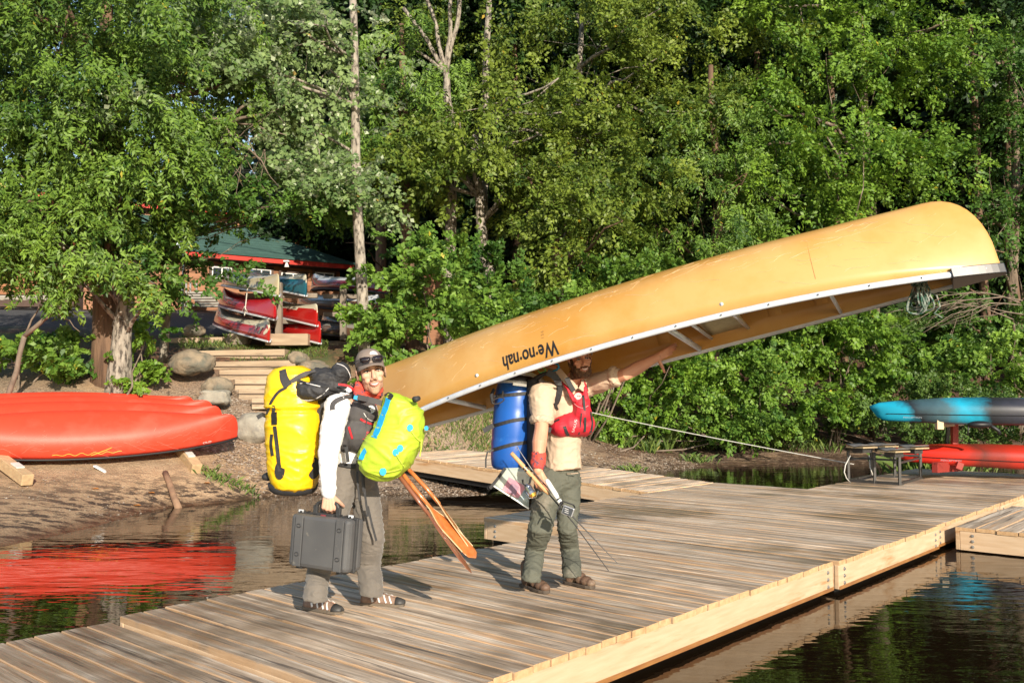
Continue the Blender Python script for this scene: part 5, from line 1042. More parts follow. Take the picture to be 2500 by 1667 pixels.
def hand(b, w_, d, n, t, k=1.0, curl=(40, 50, 40), spread=0, thumb=(.5, .6, .5), fcurl=(1, 1, 1, 1)):
    w_, d, n, t = V(w_), V(d).normalized(), V(n).normalized(), V(t).normalized()
    for i, (o, kl, fl) in enumerate(((.029, .082, 1.0), (.0098, .087, 1.1), (-.0098, .083, 1.02), (-.028, .074, .82))):
        kn = w_ + (d * kl + t * o) * k; b.tube([w_ + t * o * .5 * k, w_.lerp(kn, .5) + t * o * .2 * k, kn], [.017 * k, .0155 * k, .0115 * k], 8, round_end=True)
        dd = (d + t * o * spread).normalized(); p = kn; r = .0102 * k; ax = dd.cross(n)
        for j, L in enumerate((.043, .027, .021)):
            dd = Matrix.Rotation(R(curl[j] * fcurl[i]), 3, ax) @ dd; q = p + dd * (L * fl * k); b.tube([p, q], [r, r * .88], 8, round_end=True); p = q; r *= .88
    p = w_ + (t * .022 + d * .020) * k; td = (t * thumb[0] + d * thumb[1] + n * thumb[2]).normalized(); r = .0135 * k
    for L, c_ in ((.042, 0), (.032, 18), (.026, 14)):
        ax = td.cross(n + d * .3).normalized(); td = Matrix.Rotation(R(c_), 3, ax) @ td; q = p + td * (L * k); b.tube([p, q], [r, r * .86], 8, round_end=True); p = q; r *= .86
def limbt(b, pts, r, n=14, flat=1, up=(0, 0, 1)): b.tube(pts, r, n, flat=flat, up=up, round_end=True)
def limbf(b, pts, r, n=16, flat=1, back=.03):
    pts = [V(p) for p in pts]; e = (pts[-1] - pts[-2]).normalized(); d0 = (pts[0] - pts[1]).normalized(); r = list(r)
    b.tube([pts[0] + d0 * r[0] * .8, pts[0] + d0 * r[0] * .5] + pts + [pts[-1] + e * .001], [r[0] * .5, r[0] * .85] + r + [r[-1] * .85], n, flat=flat)
def px(r, d): return r * d / FPX
def body_obj(name, b, root, H, skin, beard=None, vox=.0042):
    r = remesh(b, vox, 2, .5); mi = []
    for f in r.f:
        c = H.inv(sum((V(r.v[i]) for i in f), V()) / len(f)); m = 0
        if c.length < .17 / 1 and abs(c.x) < .1:
            nz_ = noise.noise(c * 90) * .010; jaw = c.z < -.078 + .95 * abs(c.x) + nz_ and c.z > -.135 and c.y > -.03
            up_ = abs(c.x) < .026 and -.053 < c.z < -.040 and c.y > .07
            mouth = abs(c.x) < .030 and abs(c.z + .062 - 10 * c.x * c.x) < .013 and c.y > .06
            side = abs(c.x) > .058 and c.z > -.04 and -.045 < c.y < .038 + nz_ and c.z < .06
            if (jaw and c.z > -.125 and not (c.y > .05 and -.048 < c.z and abs(c.x) < .05) and not mouth) or up_: m = 1
            if side and abs(c.x) < .079 and c.y < .030: m = 2
            if c.y < -.03 and c.z > -.07: m = 2
        mi.append(m)
    r.m = mi; o = obj(name, r, [skin, beard or MSTUB, MHAIR1 if not beard else MBEARD], root, smooth=True); return o, r
def slab(b, pts, w_, th, nrm, mi=0):
    """flat webbing following pts, lying against a surface with normal nrm"""
    pts = [V(p) for p in pts]; rows = []
    for i, p in enumerate(pts):
        d = (pts[min(i + 1, len(pts) - 1)] - pts[max(i - 1, 0)]).normalized(); n = V(nrm[i] if isinstance(nrm, list) else nrm).normalized(); s = d.cross(n).normalized(); n = s.cross(d)
        rows.append([p - s * w_ / 2, p + s * w_ / 2, p + s * w_ / 2 + n * th, p - s * w_ / 2 + n * th])
    b.rings(rows, mi); return b
CAMD = V((0, -1, .05))
def on(bv, x, y, off=.003, start=None):
    r = ray(x, y).normalized(); h = bv.ray_cast(CAM, r)
    return (h[0] - r * off, -h[1] if h[1].dot(r) > 0 else h[1]) if h[0] is not None else (P(x, y, start or 6.2), V((0, -1, 0)))
def strap(name, bv, pts, w_, mat, root, th=.004, off=.003, sub=3, dflt=6.2, label=None):
    q = []
    for i in range(len(pts) - 1):
        for k in range(sub): t = k / sub; q.append((pts[i][0] + (pts[i + 1][0] - pts[i][0]) * t, pts[i][1] + (pts[i + 1][1] - pts[i][1]) * t))
    q.append(pts[-1]); pn = [on(bv, x, y, off, dflt) for x, y in q]; ps = [a for a, _ in pn]
    for _ in range(2): ps = [ps[0]] + [(ps[i - 1] + ps[i] * 2 + ps[i + 1]) / 4 for i in range(1, len(ps) - 1)] + [ps[-1]]
    return obj(name, slab(MB(), ps, w_, th, [n for _, n in pn]), mat, root, label=label)
def disc(name, bv, x, y, r, mat, root, off=.004, n=18, sy=1, label=None, dflt=6.2):
    p, nn = on(bv, x, y, off, dflt); nn = (nn + CAMD).normalized(); a, c, _ = frame(nn); b = MB(); ps = []
    for k in range(n):
        t = 2 * math.pi * k / n; ps.append(p + a * math.cos(t) * r + c * math.sin(t) * r * sy)
    b.add(ps + [q + nn * .0015 for q in ps], [tuple(range(n, 2 * n)), tuple(range(n))[::-1]] + [(k, (k + 1) % n, (k + 1) % n + n, k + n) for k in range(n)]); return obj(name, b, mat, root, label=label)
MTRO1 = PM('grey_trouser', (.165, .145, .125), (.13, .115, .10), 3, .9, .5, 60, .003, sheen=.2); MWSH = PM('white_shirt', (.80, .79, .80), (.76, .75, .76), 3, .75, .3, 40, .003)
MBLKF = PM('black_fabric', (.022, .022, .025), (.038, .037, .04), 9, .7, .5, 60, .003); MGRYF = PM('dark_grey_fabric', (.055, .05, .052), (.075, .07, .07), 9, .8, .4, 80, .002); MREDF = PM('red_trim', (.55, .02, .03), rough=.6)
MBUFF = PM('red_scarf', (.62, .075, .04), (.52, .05, .04), 12, .8, .4, 60, .003, c3=(.10, .06, .09), s3=24, t3=(.5, .58)); MCAPB = PM('brown_cap', (.20, .155, .13), (.25, .20, .17), 20, .85, .5, 120, .002); MMESH = PM('grey_mesh', (.40, .39, .40), (.30, .30, .31), 160, .8)
MLENS = PM('dark_lens', (.02, .012, .014), rough=.05, spec=.9); MWEB = PM('black_webbing', (.018, .018, .02), (.03, .03, .032), 60, .65, .4, 200, .001); MPRINT = PM('white_print', (.75, .73, .72), rough=.6)
def sandal(root, heel, toe, name='sandal'):
    heel, toe = V(heel), V(toe); d = (toe - heel).normalized(); s = V((-d.y, d.x, 0)); L = (toe - heel).length; b = MB(); rows = []; up = V((0, 0, 1))
    prof = [(0, .028), (.08, .036), (.3, .033), (.5, .036), (.75, .046), (.92, .040), (1.0, .022)]
    sole = MB().rings([[heel + d * (t * L) + s * w_ * a + up * z for a, z in ((-1, .0), (-1.02, .022), (1.02, .022), (1, .0))] for t, w_ in prof])
    o = obj(name, sole, PM('sandal_sole', (.17, .13, .09), (.10, .085, .07), 20, .8) if 'sandal_sole' not in bpy.data.materials else bpy.data.materials['sandal_sole'], root, bevel=.004)
    up_ = MB().rings([[heel + d * (t * L) + s * (w_ * math.cos(a) * .93) + up * (.02 + h * math.sin(a)) for a in [math.pi * k / 10 for k in range(11)]] for t, w_, h in ((.02, .028, .06), (.1, .036, .075), (.3, .034, .085), (.45, .036, .075), (.62, .042, .055), (.8, .043, .04), (.93, .036, .03), (1.0, .02, .02))], closed=False)
    m1 = bpy.data.materials.get('sandal_brown') or PM('sandal_brown', (.20, .125, .09), (.26, .17, .125), 30, .8, .5, 90, .002); m2 = bpy.data.materials.get('sandal_cap') or PM('sandal_cap', (.05, .048, .047), rough=.55)
    obj('upper', up_, m1, o, smooth=True, solid=.006)
    cap = MB().rings([[heel + d * (t * L) + s * (w_ * math.cos(a) * 1.0) + up * (.02 + h * math.sin(a)) for a in [math.pi * k / 10 for k in range(11)]] for t, w_, h in ((.82, .046, .044), (.93, .041, .036), (1.01, .024, .026), (1.02, .005, .01))], closed=False); obj('toe_cap', cap, m2, o, smooth=True, solid=.004)
    for t in (.36, .52, .67, .79):
        for sg in (-1, 1):
            hh = .085 - .058 * (t - .3); ww = .037 + .014 * (t - .3)
            slab_pts = [heel + d * ((t - .03) * L) + s * sg * ww * math.cos(a) * 1.04 + up * (.022 + hh * 1.0 * math.sin(a)) - d * (.03 * math.sin(a)) for a in (.12, .4, .75, 1.05)]
            obj('strap_stripe', slab(MB(), slab_pts, .011 * (1.3 if t < .4 else 1), .003, s * sg + up * .5), MPRINT, o)
    b = MB()
    for k in range(5): q = heel + d * ((.34 + .09 * k) * L) + up * (.105 - .012 * k); b.tube([q - s * .014, q + up * .006, q + s * .014], .0028, 5)
    q = heel + d * (.33 * L) + up * .115; b.tube([q, q + up * .03 - d * .02, q + up * .035, q + up * .005 + d * .015], .0028, 5); obj('lace', b, MGRYF, o)
    return o
def boot(root, heel, toe):
    heel, toe = V(heel), V(toe); d = (toe - heel).normalized(); s = V((-d.y, d.x, 0)); L = (toe - heel).length; up = V((0, 0, 1))
    prof = [(0, .030), (.1, .038), (.35, .036), (.6, .045), (.85, .046), (.97, .030), (1.0, .014)]
    sole = MB().rings([[heel + d * (t * L) + s * w_ * a + up * (z + (.004 if int(t * 20) % 2 and z == 0 else 0)) for a, z in ((-1, .0), (-1.03, .026), (1.03, .026), (1, .0))] for t, w_ in prof])
    o = obj('boot', sole, bpy.data.materials.get('boot_sole') or PM('boot_sole', (.06, .045, .035), (.10, .075, .055), 20, .8), root, bevel=.004)
    m1 = bpy.data.materials.get('boot_leather') or PM('boot_leather', (.10, .058, .038), (.15, .09, .06), 14, .6, .7, 60, .004, c3=(.22, .16, .11), s3=9, t3=(.56, .66))
    b = MB()
    for t, w_, h, z in ((.16, .040, .055, .09), (.35, .042, .055, .085), (.55, .046, .046, .062), (.75, .048, .038, .050), (.90, .040, .032, .042)): b.ell(heel + d * (t * L) + up * z, (w_ * .98, w_, h), Matrix((d, s, up)).transposed())
    limbt(b, [heel + d * (.2 * L) + up * .05, heel + d * (.2 * L) + up * .165], [.046, .052]); obj('upper', remesh(b, .006, 3), m1, o, smooth=True)
    b = MB()
    for k in range(5): q = heel + d * ((.40 + .07 * k) * L) + up * (.128 - .013 * k); b.tube([q - s * .018, q + up * .007, q + s * .018], .003, 5)
    q = heel + d * (.42 * L) + up * .13; b.tube([q, q + s * -.02 + up * .01, q + s * -.035 - up * .03], .003, 5); b.tube([q, q + s * .02 + up * .012, q + s * .03 - up * .02], .003, 5); obj('lace', b, bpy.data.materials.get('lace') or PM('lace', (.25, .16, .10)), o)
    return o
# ---------------------------------------------------------------- man with the yellow pack
def man_one():
    d0 = 6.2; F1 = PZ(760, 1487, .29); F2 = PZ(893, 1476, .29); base = (F1 + F2) / 2; root = thing('person', base, 'smiling man in cap and white sleeves carrying the yellow pack and grey case', 'person')
    hz = P(906, 911, 6.08); H = Head(hz, R(16), R(9), 1.19)
    b = MB(); head_parts(b, H, .97, .9); nk = P(880, 968, 6.2)
    limbt(b, [H(0, -.03, -.06), nk], [.056, .062]); limbt(b, [P(852, 1000, 6.22), P(860, 1060, 6.22), P(862, 1140, 6.22)], [.115, .11, .095], flat=.8)
    sh, el, wr = P(822, 992, 6.05), P(803, 1105, 5.93), P(803, 1203, 5.90); shl, ell_, wrl = P(890, 990, 6.42), P(915, 1090, 6.42), P(905, 1160, 6.25)
    limbt(b, [nk, sh], [.06, .055]); limbt(b, [nk, shl], [.06, .055]); limbt(b, [sh, el, wr], [.052, .042, .030]); limbt(b, [shl, ell_, wrl], [.05, .04, .028])
    hips = [P(838, 1165, 6.12), P(884, 1165, 6.28)]; kn = [P(797, 1325, 6.02), P(908, 1310, 6.16)]; an = [F1 + V((0, 0, .09)), F2 + V((0, 0, .09))]
    for a, c, e in zip(hips, kn, an): limbt(b, [a, c, e], [.070, .050, .036])
    for e, t in ((F1, PZ(826, 1494, .29)), (F2, PZ(975, 1476, .29))): limbt(b, [e + V((0, 0, .045)), e.lerp(t, .8) + V((0, 0, .036))], [.032, .026])
    hand(b, wr, (0, .02, -1), (-.1, 1, 0), (1, .1, 0), 1.22, (62, 80, 50), 0, (.75, .75, .5)); hand(b, wrl, (.35, -.1, -1), (-1, 0, 0), (0, -1, 0), 1.0, (70, 80, 50), 0, (.3, .8, .4))
    bo, br = body_obj('body', b, root, H, MSK1); face_features(root, H)
    # trousers
    b = MB(); fn = folds(.007, (9, 9, 20), 3)
    b.ell(P(862, 1165, 6.2), (.165, .135, .12)); limbt(b, [P(862, 1135, 6.2), P(862, 1170, 6.2)], [.13, .14], flat=.85)
    limbf(b, [hips[0], kn[0].lerp(hips[0], .45), kn[0], kn[0].lerp(an[0], .5), P(772, 1440, 6.0), P(769, 1464, 6.0)], [.108, .097, .084, .080, .076, .080]); limbf(b, [hips[1], kn[1].lerp(hips[1], .45), kn[1], kn[1].lerp(an[1], .5), P(907, 1435, 6.14), P(905, 1452, 6.14)], [.104, .094, .086, .083, .078, .080])
    tr_ = obj('trousers', remesh(b, .009, 3, .5, fn), MTRO1, root, smooth=True); tb_ = bvh_of(remesh(b, .02, 2))
    strap('belt', tb_, [(828, 1134), (845, 1137), (868, 1138)], .03, MWEB, root, .006, .012)
    # white shirt with long sleeves
    b = MB(); limbt(b, [P(858, 1142, 6.2), P(858, 1090, 6.2), P(856, 1030, 6.2), P(852, 990, 6.2)], [.128, .13, .14, .135], flat=.85); limbt(b, [P(858, 990, 6.25), sh], [.085, .085]); limbt(b, [P(866, 985, 6.3), shl], [.08, .085])
    limbt(b, [sh + V((.01, 0, 0)), P(812, 1045, 5.98), el, P(801, 1160, 5.91), wr + V((0, 0, .004))], [.086, .080, .070, .055, .050]); limbt(b, [shl, ell_, wrl.lerp(ell_, .25)], [.085, .07, .05])
    shr = remesh(b, .009, 3, .5, folds(.0045, (9, 9, 15), 8)); obj('shirt', shr, MWSH, root, smooth=True); sb = bvh_of(shr)
    # life vest
    b = MB(); b.ell(P(880, 1062, 6.10), (px(50, 6.1), .13, px(44, 6.1))); b.ell(P(884, 1012, 6.12), (px(40, 6.1), .12, px(42, 6.1))); b.ell(P(850, 1075, 6.14), (px(30, 6.1), .14, px(32, 6.1))); b.ell(P(812, 1000, 6.3), (px(30, 6.1), .14, px(45, 6.1))); b.ell(P(815, 1070, 6.3), (px(28, 6.1), .14, px(45, 6.1)))
    limbt(b, [P(893, 995, 6.05), P(870, 965, 6.1), P(845, 957, 6.2), P(818, 970, 6.3)], [.035, .034, .036, .04], flat=.6)
    vest = remesh(b, .009, 4, .5, folds(.004, (8, 8, 8), 5)); vo = obj('life_vest', vest, MGRYF, root, smooth=True); vb = bvh_of(vest)
    for pts in ([(826, 938), (848, 940), (864, 950), (876, 970)], [(880, 1022), (897, 1033), (918, 1038)], [(852, 1042), (856, 1056), (861, 1071)]): strap('red_trim', vb, pts, .014, MREDF, vo, .004, .004, dflt=6.02)
    strap('reflective_line', vb, [(888, 1008), (898, 1024), (917, 1030)], .004, MPRINT, vo, .002, .004)
    disc('round_badge', vb, 906, 999, .026, MPRINT, vo, .004, label='white round sun badge'); 
    for k in range(7): a = k * math.pi / 3.5; disc('badge_mark', vb, 906 + 4.5 * math.cos(a), 999 + 4.5 * math.sin(a), .0035, MGRYF, vo, .0068, 8)
    decal('lettering', 'salus', on(vb, 893, 1072)[0], (.28, 0, 1), (-1, 0, .28), .05, MREDF, vo, vb, (0.1, -1, 0), .004, 1.2)
    strap('zip', vb, [(896, 1010), (894, 1050), (880, 1095)], .006, MBLKF, vo, .002, .003)
    strap('chest_strap', sb, [(812, 1000), (812, 985), (826, 975), (850, 968), (872, 968)], .034, MGRYF, root, .005, .006); q = obj('chest_strap', slab(MB(), [P(870, 968, 5.93), P(900, 975, 5.9), P(940, 986, 5.9)], .036, .005, CAMD), MGRYF, root)
    obj('strap_patch', slab(MB(), [P(864, 969, 5.925), P(875, 972, 5.925)], .026, .004, CAMD), PM('blue_patch', (.02, .35, .65)), q, label='small blue label on the strap')
    for pts in ([(842, 1085), (845, 1110), (848, 1125)], [(838, 1030), (835, 1060), (838, 1100)]): strap('side_strap', vb, pts, .02, MWEB, root, .004, .006)
    obj('side_strap', slab(MB(), [P(845, 1090, 5.98), P(850, 1128, 5.98)], .022, .004, CAMD), MWEB, root)
    for x0, x1, y0, y1 in ((872, 878, 1150, 1222), (886, 898, 1150, 1260), (898, 919, 1235, 1320), (884, 888, 1140, 1200)): obj('hanging_strap', slab(MB(), [P(x0, y0, 6.02), P((x0 + x1) / 2 - 1, (y0 + y1) / 2, 6.0), P(x1, y1, 6.0)], .014, .003, CAMD), MWEB, root)
    # scarf, cap, sunglasses
    b = MB(); limbt(b, [H(0, -.02, -.10), nk + V((.005, -.01, .0)), nk + V((.02, -.03, -.03))], [.070, .092, .104], flat=.95); obj('neck_scarf', remesh(b, .007, 3, .5, folds(.008, (14, 14, 30), 2)), MBUFF, root, smooth=True)
    obj('scarf_end', remesh(MB().tube([H(-.07, -.02, -.03), H(-.075, .0, -.08), P(876, 958, 6.04), P(892, 975, 6.0)], [.022, .040, .045, .03], 12, flat=.5), .006, 2, .5, folds(.006, (20, 20, 30), 4)), MBUFF, root, smooth=True)
    k = H.k; rows = []; 
    for i in range(9):
        t = i / 8 * math.pi / 2 * .98; row = []
        for j in range(28):
            a = 2 * math.pi * j / 28; row.append(H(.083 * .92 * math.cos(t) ** .75 * math.cos(a), -.010 + .103 * math.cos(t) ** .75 * math.sin(a), .042 + .094 * math.sin(t)))
        rows.append(row)
    b = MB(); b.rings(rows, cap=False); b.m = [0 if (H.inv(sum((V(b.v[i]) for i in f), V()) / 4).y > -.008) else 1 for f in b.f]; co = obj('cap', b, [MCAPB, MMESH], root, smooth=True, solid=.004); cb_ = bvh_of(b)
    rows = []
    for i in range(7):
        s_ = i / 6; row = []
        for j in range(15):
            a = math.pi * (.08 + .84 * j / 14); x = .076 * math.cos(a) * (1 + .04 * s_); y = -.01 + .104 * math.sin(a) + s_ * .066 * math.sin(a) ** .8; row.append(H(x, y, .056 - s_ * .012 - .030 * abs(math.cos(a)) ** 2 * s_))
        rows.append(row)
    obj('brim', MB().rings(rows, closed=False), MCAPB, co, smooth=True, solid=.005)
    obj('button', MB().ell(H(0, -.01, .137), (.007, .007, .004)), MCAPB, co, smooth=True)
    p, n_ = on(cb_, *(912, 866)); n_ = (n_ + CAMD * .3).normalized(); a_, c_, _ = frame(n_); b = MB()
    for k_ in range(13):
        t = math.pi * (k_ / 12) ; q = p + n_ * .005; e1 = a_ * math.cos(t) + c_ * math.sin(t); b.add([q + e1 * .013 - e1.cross(n_) * .002, q + e1 * .027 - e1.cross(n_) * .0025, q + e1 * .027 + e1.cross(n_) * .0025, q + e1 * .013 + e1.cross(n_) * .002], [(0, 1, 2, 3)])
    for k_ in range(10): t0_, t1_ = math.pi * k_ / 10, math.pi * (k_ + 1) / 10; q = p + n_ * .005; b.add([q, q + (a_ * math.cos(t0_) + c_ * math.sin(t0_)) * .015, q + (a_ * math.cos(t1_) + c_ * math.sin(t1_)) * .015], [(0, 1, 2)])
    obj('cap_badge', b, MPRINT, co, label='white half sun badge on the cap front')
    g = thing('sunglasses', H(0, .1, .08), 'dark wraparound sunglasses resting on the brim of the cap', 'sunglasses'); b = MB()
    for s in (-1, 1):
        ps = [H(s * x_, y_, z_) for x_, y_, z_ in ((.008, .112, .088), (.035, .108, .092), (.062, .092, .090), (.064, .090, .066), (.050, .100, .056), (.022, .112, .058), (.010, .115, .068))]
        b2 = MB(); n_ = len(ps); c_ = sum(ps, V()) / n_ + H.F * .006; b2.add(ps + [c_], [(i, (i + 1) % n_, n_) for i in range(n_)]); obj('lens', b2, MLENS, g, smooth=True, solid=.002); b.tube(ps + [ps[0]], .0028, 6)
        b.tube([H(s * .064, .090, .080), H(s * .088, .04, .074), H(s * .092, -.03, .055)], [.005, .004, .003], 6)
    b.tube([H(-.009, .113, .080), H(0, .117, .083), H(.009, .113, .080)], .003, 6); obj('frame', b, MBLKF, g, smooth=True)
    sandal(root, F1 - V((.05, .0, 0)) + V((0, .02, 0)), PZ(834, 1499, .29)); sandal(root, F2 - V((.035, 0, 0)), PZ(987, 1480, .29))
    return H
man_one()
# ---------------------------------------------------------------- gear of the first man
MYEL = PM('yellow_vinyl', (.86, .56, .010), (.80, .49, .008), 3, .38, .25, 12, .012, c3=(.78, .42, .01), s3=1.2, t3=(.6, .75)); MOLIVE = PM('olive_fabric', (.32, .22, .06))
def loft(sts, d, depth, n=28, ex=2.4, tilt=0):
    """sts: (cx, cy, half width px) down the thing; returns a closed skin"""
    b = MB(); rows = []
    for (cx, cy, w_) in sts:
        c = P(cx, cy, d); k = d / FPX; wm = max(w_ * k, .002); dp = depth * min(1, (w_ / max(s[2] for s in sts)) ** .6)
        rows.append([c + V((wm * math.copysign(abs(math.cos(a)) ** (2 / ex), math.cos(a)), dp * math.copysign(abs(math.sin(a)) ** (2 / ex), math.sin(a)), tilt * math.cos(a) * wm)) for a in [2 * math.pi * i / n for i in range(n)]])
    b.rings(rows); return b
def yellow_pack():
    d = 6.2; b = loft([(716, 893, 22), (714, 899, 42), (712, 915, 55), (711, 940, 61), (713, 968, 66), (716, 990, 67), (717, 1000, 65), (718, 1012, 68), (718, 1060, 68), (718, 1110, 66), (718, 1150, 60), (719, 1180, 54), (720, 1192, 46), (720, 1198, 30)], d, .17, 40)
    def fn(p, n):
        a = folds(.006, (4, 4, 9), 11)(p, n); u = P(0, 992, d).z; return a + .010 * math.exp(-((p.z - u) / .012) ** 2) - .010 * math.exp(-((p.z - u + .03) / .012) ** 2)
    r = remesh(b, .009, 2, .5, fn); c = P(718, 1198, d); root = thing('dry_pack', c, 'big yellow vinyl portage pack on the smiling man\'s back', 'backpack'); obj('bag', r, MYEL, root, smooth=True); bv = bvh_of(r)
    for pts, w_ in (([(690, 903), (694, 922), (706, 941)], .045), ([(688, 912), (690, 930), (700, 946)], .03), ([(700, 945), (680, 955), (662, 980), (652, 1010)], .018), ([(669, 990), (668, 1012)], .022), ([(671, 1040), (677, 1090), (683, 1150)], .024), ([(664, 1060), (661, 1085), (666, 1112)], .022)): strap('strap', bv, pts, w_, MWEB, root, .005, .004, dflt=6.05)
    strap('buckle', bv, [(670, 1008), (671, 1024), (671, 1036)], .036, MBLKG, root, .012, .004, dflt=6.05)
    disc('patch', bv, 683, 1148, .034, MBLKG, root, .004, 20, 1.75); disc('patch', bv, 766, 1142, .045, MBLKG, root, .004, 20, 1.6)
    obj('strap_tail', slab(MB(), [P(652, 1016, 6.15), P(640, 1012, 6.1), P(628, 1019, 6.1)], .028, .004, CAMD), MWEB, root)
    obj('base_panel', loft([(716, 1178, 60), (716, 1194, 56), (718, 1203, 46), (720, 1206, 30)], 6.24, .16), MBLKF, root, smooth=True); obj('base_corner', MB().ell(P(657, 1163, 6.25), (.05, .06, .03)), MBLKF, root, smooth=True)
    b = loft([(785, 945, 20), (792, 975, 30), (796, 1020, 32), (796, 1080, 30), (792, 1120, 24), (788, 1135, 14)], 6.28, .14); obj('back_panel', remesh(b, .01, 3), MBLKF, root, smooth=True)
    # black bag on top
    b = MB(); b.ell(P(765, 955, 6.08), (px(46, 6), .10, px(24, 6)), Matrix.Rotation(R(-8), 3, 'Y')); b.ell(P(800, 925, 6.16), (px(52, 6), .12, px(26, 6)), Matrix.Rotation(R(14), 3, 'Y')); b.ell(P(832, 912, 6.15), (px(26, 6), .10, px(28, 6))); b.ell(P(745, 945, 6.1), (px(26, 6), .1, px(14, 6))); b.ell(P(810, 945, 6.15), (px(40, 6), .1, px(18, 6)))
    r = remesh(b, .008, 3, .5, folds(.009, (9, 9, 18), 21)); t = thing('black_bag', P(790, 975, 6.1), 'crumpled black bag with white piping lashed on top of the yellow pack', 'bag'); obj('bag', r, MBLKF, t, smooth=True); bv = bvh_of(r)
    for pts in ([(720, 958), (722, 940), (740, 934), (762, 939), (782, 944)], [(722, 962), (735, 975), (757, 979), (785, 966), (803, 946)], [(822, 888), (840, 893), (850, 905), (856, 922)]): strap('piping', bv, pts, .005, MPRINT, t, .004, .003, dflt=6.05)
    strap('lashing', bv, [(726, 928), (760, 940), (800, 945), (845, 956)], .022, MWEB, t, .004, .004, dflt=6.03); strap('lashing', bv, [(700, 940), (735, 915), (770, 905)], .03, MGRYF, t, .004, .004, dflt=6.05)
yellow_pack()
MLIME = PM('lime_fabric', (.42, .57, .035), (.36, .50, .03), 3, .5, .4, 14, .01); MBLUE = PM('bright_blue', (.01, .36, .72), (.01, .32, .65), 6, .5); MLCORD = PM('lime_cord', (.62, .72, .08), rough=.7)
def green_bag():
    d = 5.9; b = loft([(978, 967, 26), (982, 972, 36), (986, 985, 48), (985, 1010, 54), (980, 1040, 57), (968, 1070, 60), (953, 1098, 62), (938, 1122, 60), (925, 1143, 50), (917, 1158, 36), (912, 1166, 20)], d, .16, 36, 2.3, -.35)
    def fn(p, n): return folds(.010, (5, 5, 9), 31)(p, n)
    r = remesh(b, .008, 2, .5, fn); root = thing('dry_bag', P(930, 1168, d), 'lime green dry bag with blue edging slung across the smiling man\'s front', 'bag'); obj('bag', r, MLIME, root, smooth=True); bv = bvh_of(r)
    strap('blue_edge', bv, [(949, 972), (944, 990), (936, 1010), (928, 1035), (920, 1055), (913, 1068)], .050, MBLUE, root, .003, .002, dflt=5.8); strap('blue_edge', bv, [(893, 1098), (886, 1108), (881, 1122)], .036, MBLUE, root, .003, .002, dflt=5.8)
    for (x, y, s) in ((1001, 1044, 1), (977, 1094, 1), (966, 1104, 1), (935, 1151, 1.1), (1041, 1045, .7)): disc('blue_patch', bv, x, y, .019 * s, MBLUE, root, .004, 16, 1.15, dflt=5.8)
    for pts in ([(1003, 1050), (1014, 1066), (1029, 1080)], [(968, 1108), (978, 1125), (986, 1140)], [(940, 1152), (962, 1149), (980, 1143)]): strap('cord', bv, pts, .007, MLCORD, root, .006, .003, dflt=5.8)
    obj('cord', MB().tube([P(1030, 1072, 5.78), P(1028, 1095, 5.76), P(1025, 1114, 5.76)], .004, 6), MLCORD, root)
    obj('closure', MB().tube([P(1012, 975, 5.76), P(1022, 972, 5.8)], [.02, .016], 10), MBLKF, root, smooth=True); strap('closure_strap', bv, [(943, 962), (958, 966), (950, 975)], .03, MWEB, root, .005, .004, dflt=5.85)
green_bag()
MCASE = PM('case_plastic', (.075, .075, .078), (.095, .094, .095), 5, .5, .35, 140, .002, c3=(.16, .15, .13), s3=14, t3=(.64, .72)); MCASED = PM('case_dark', (.03, .03, .032), (.04, .04, .042), 20, .5)
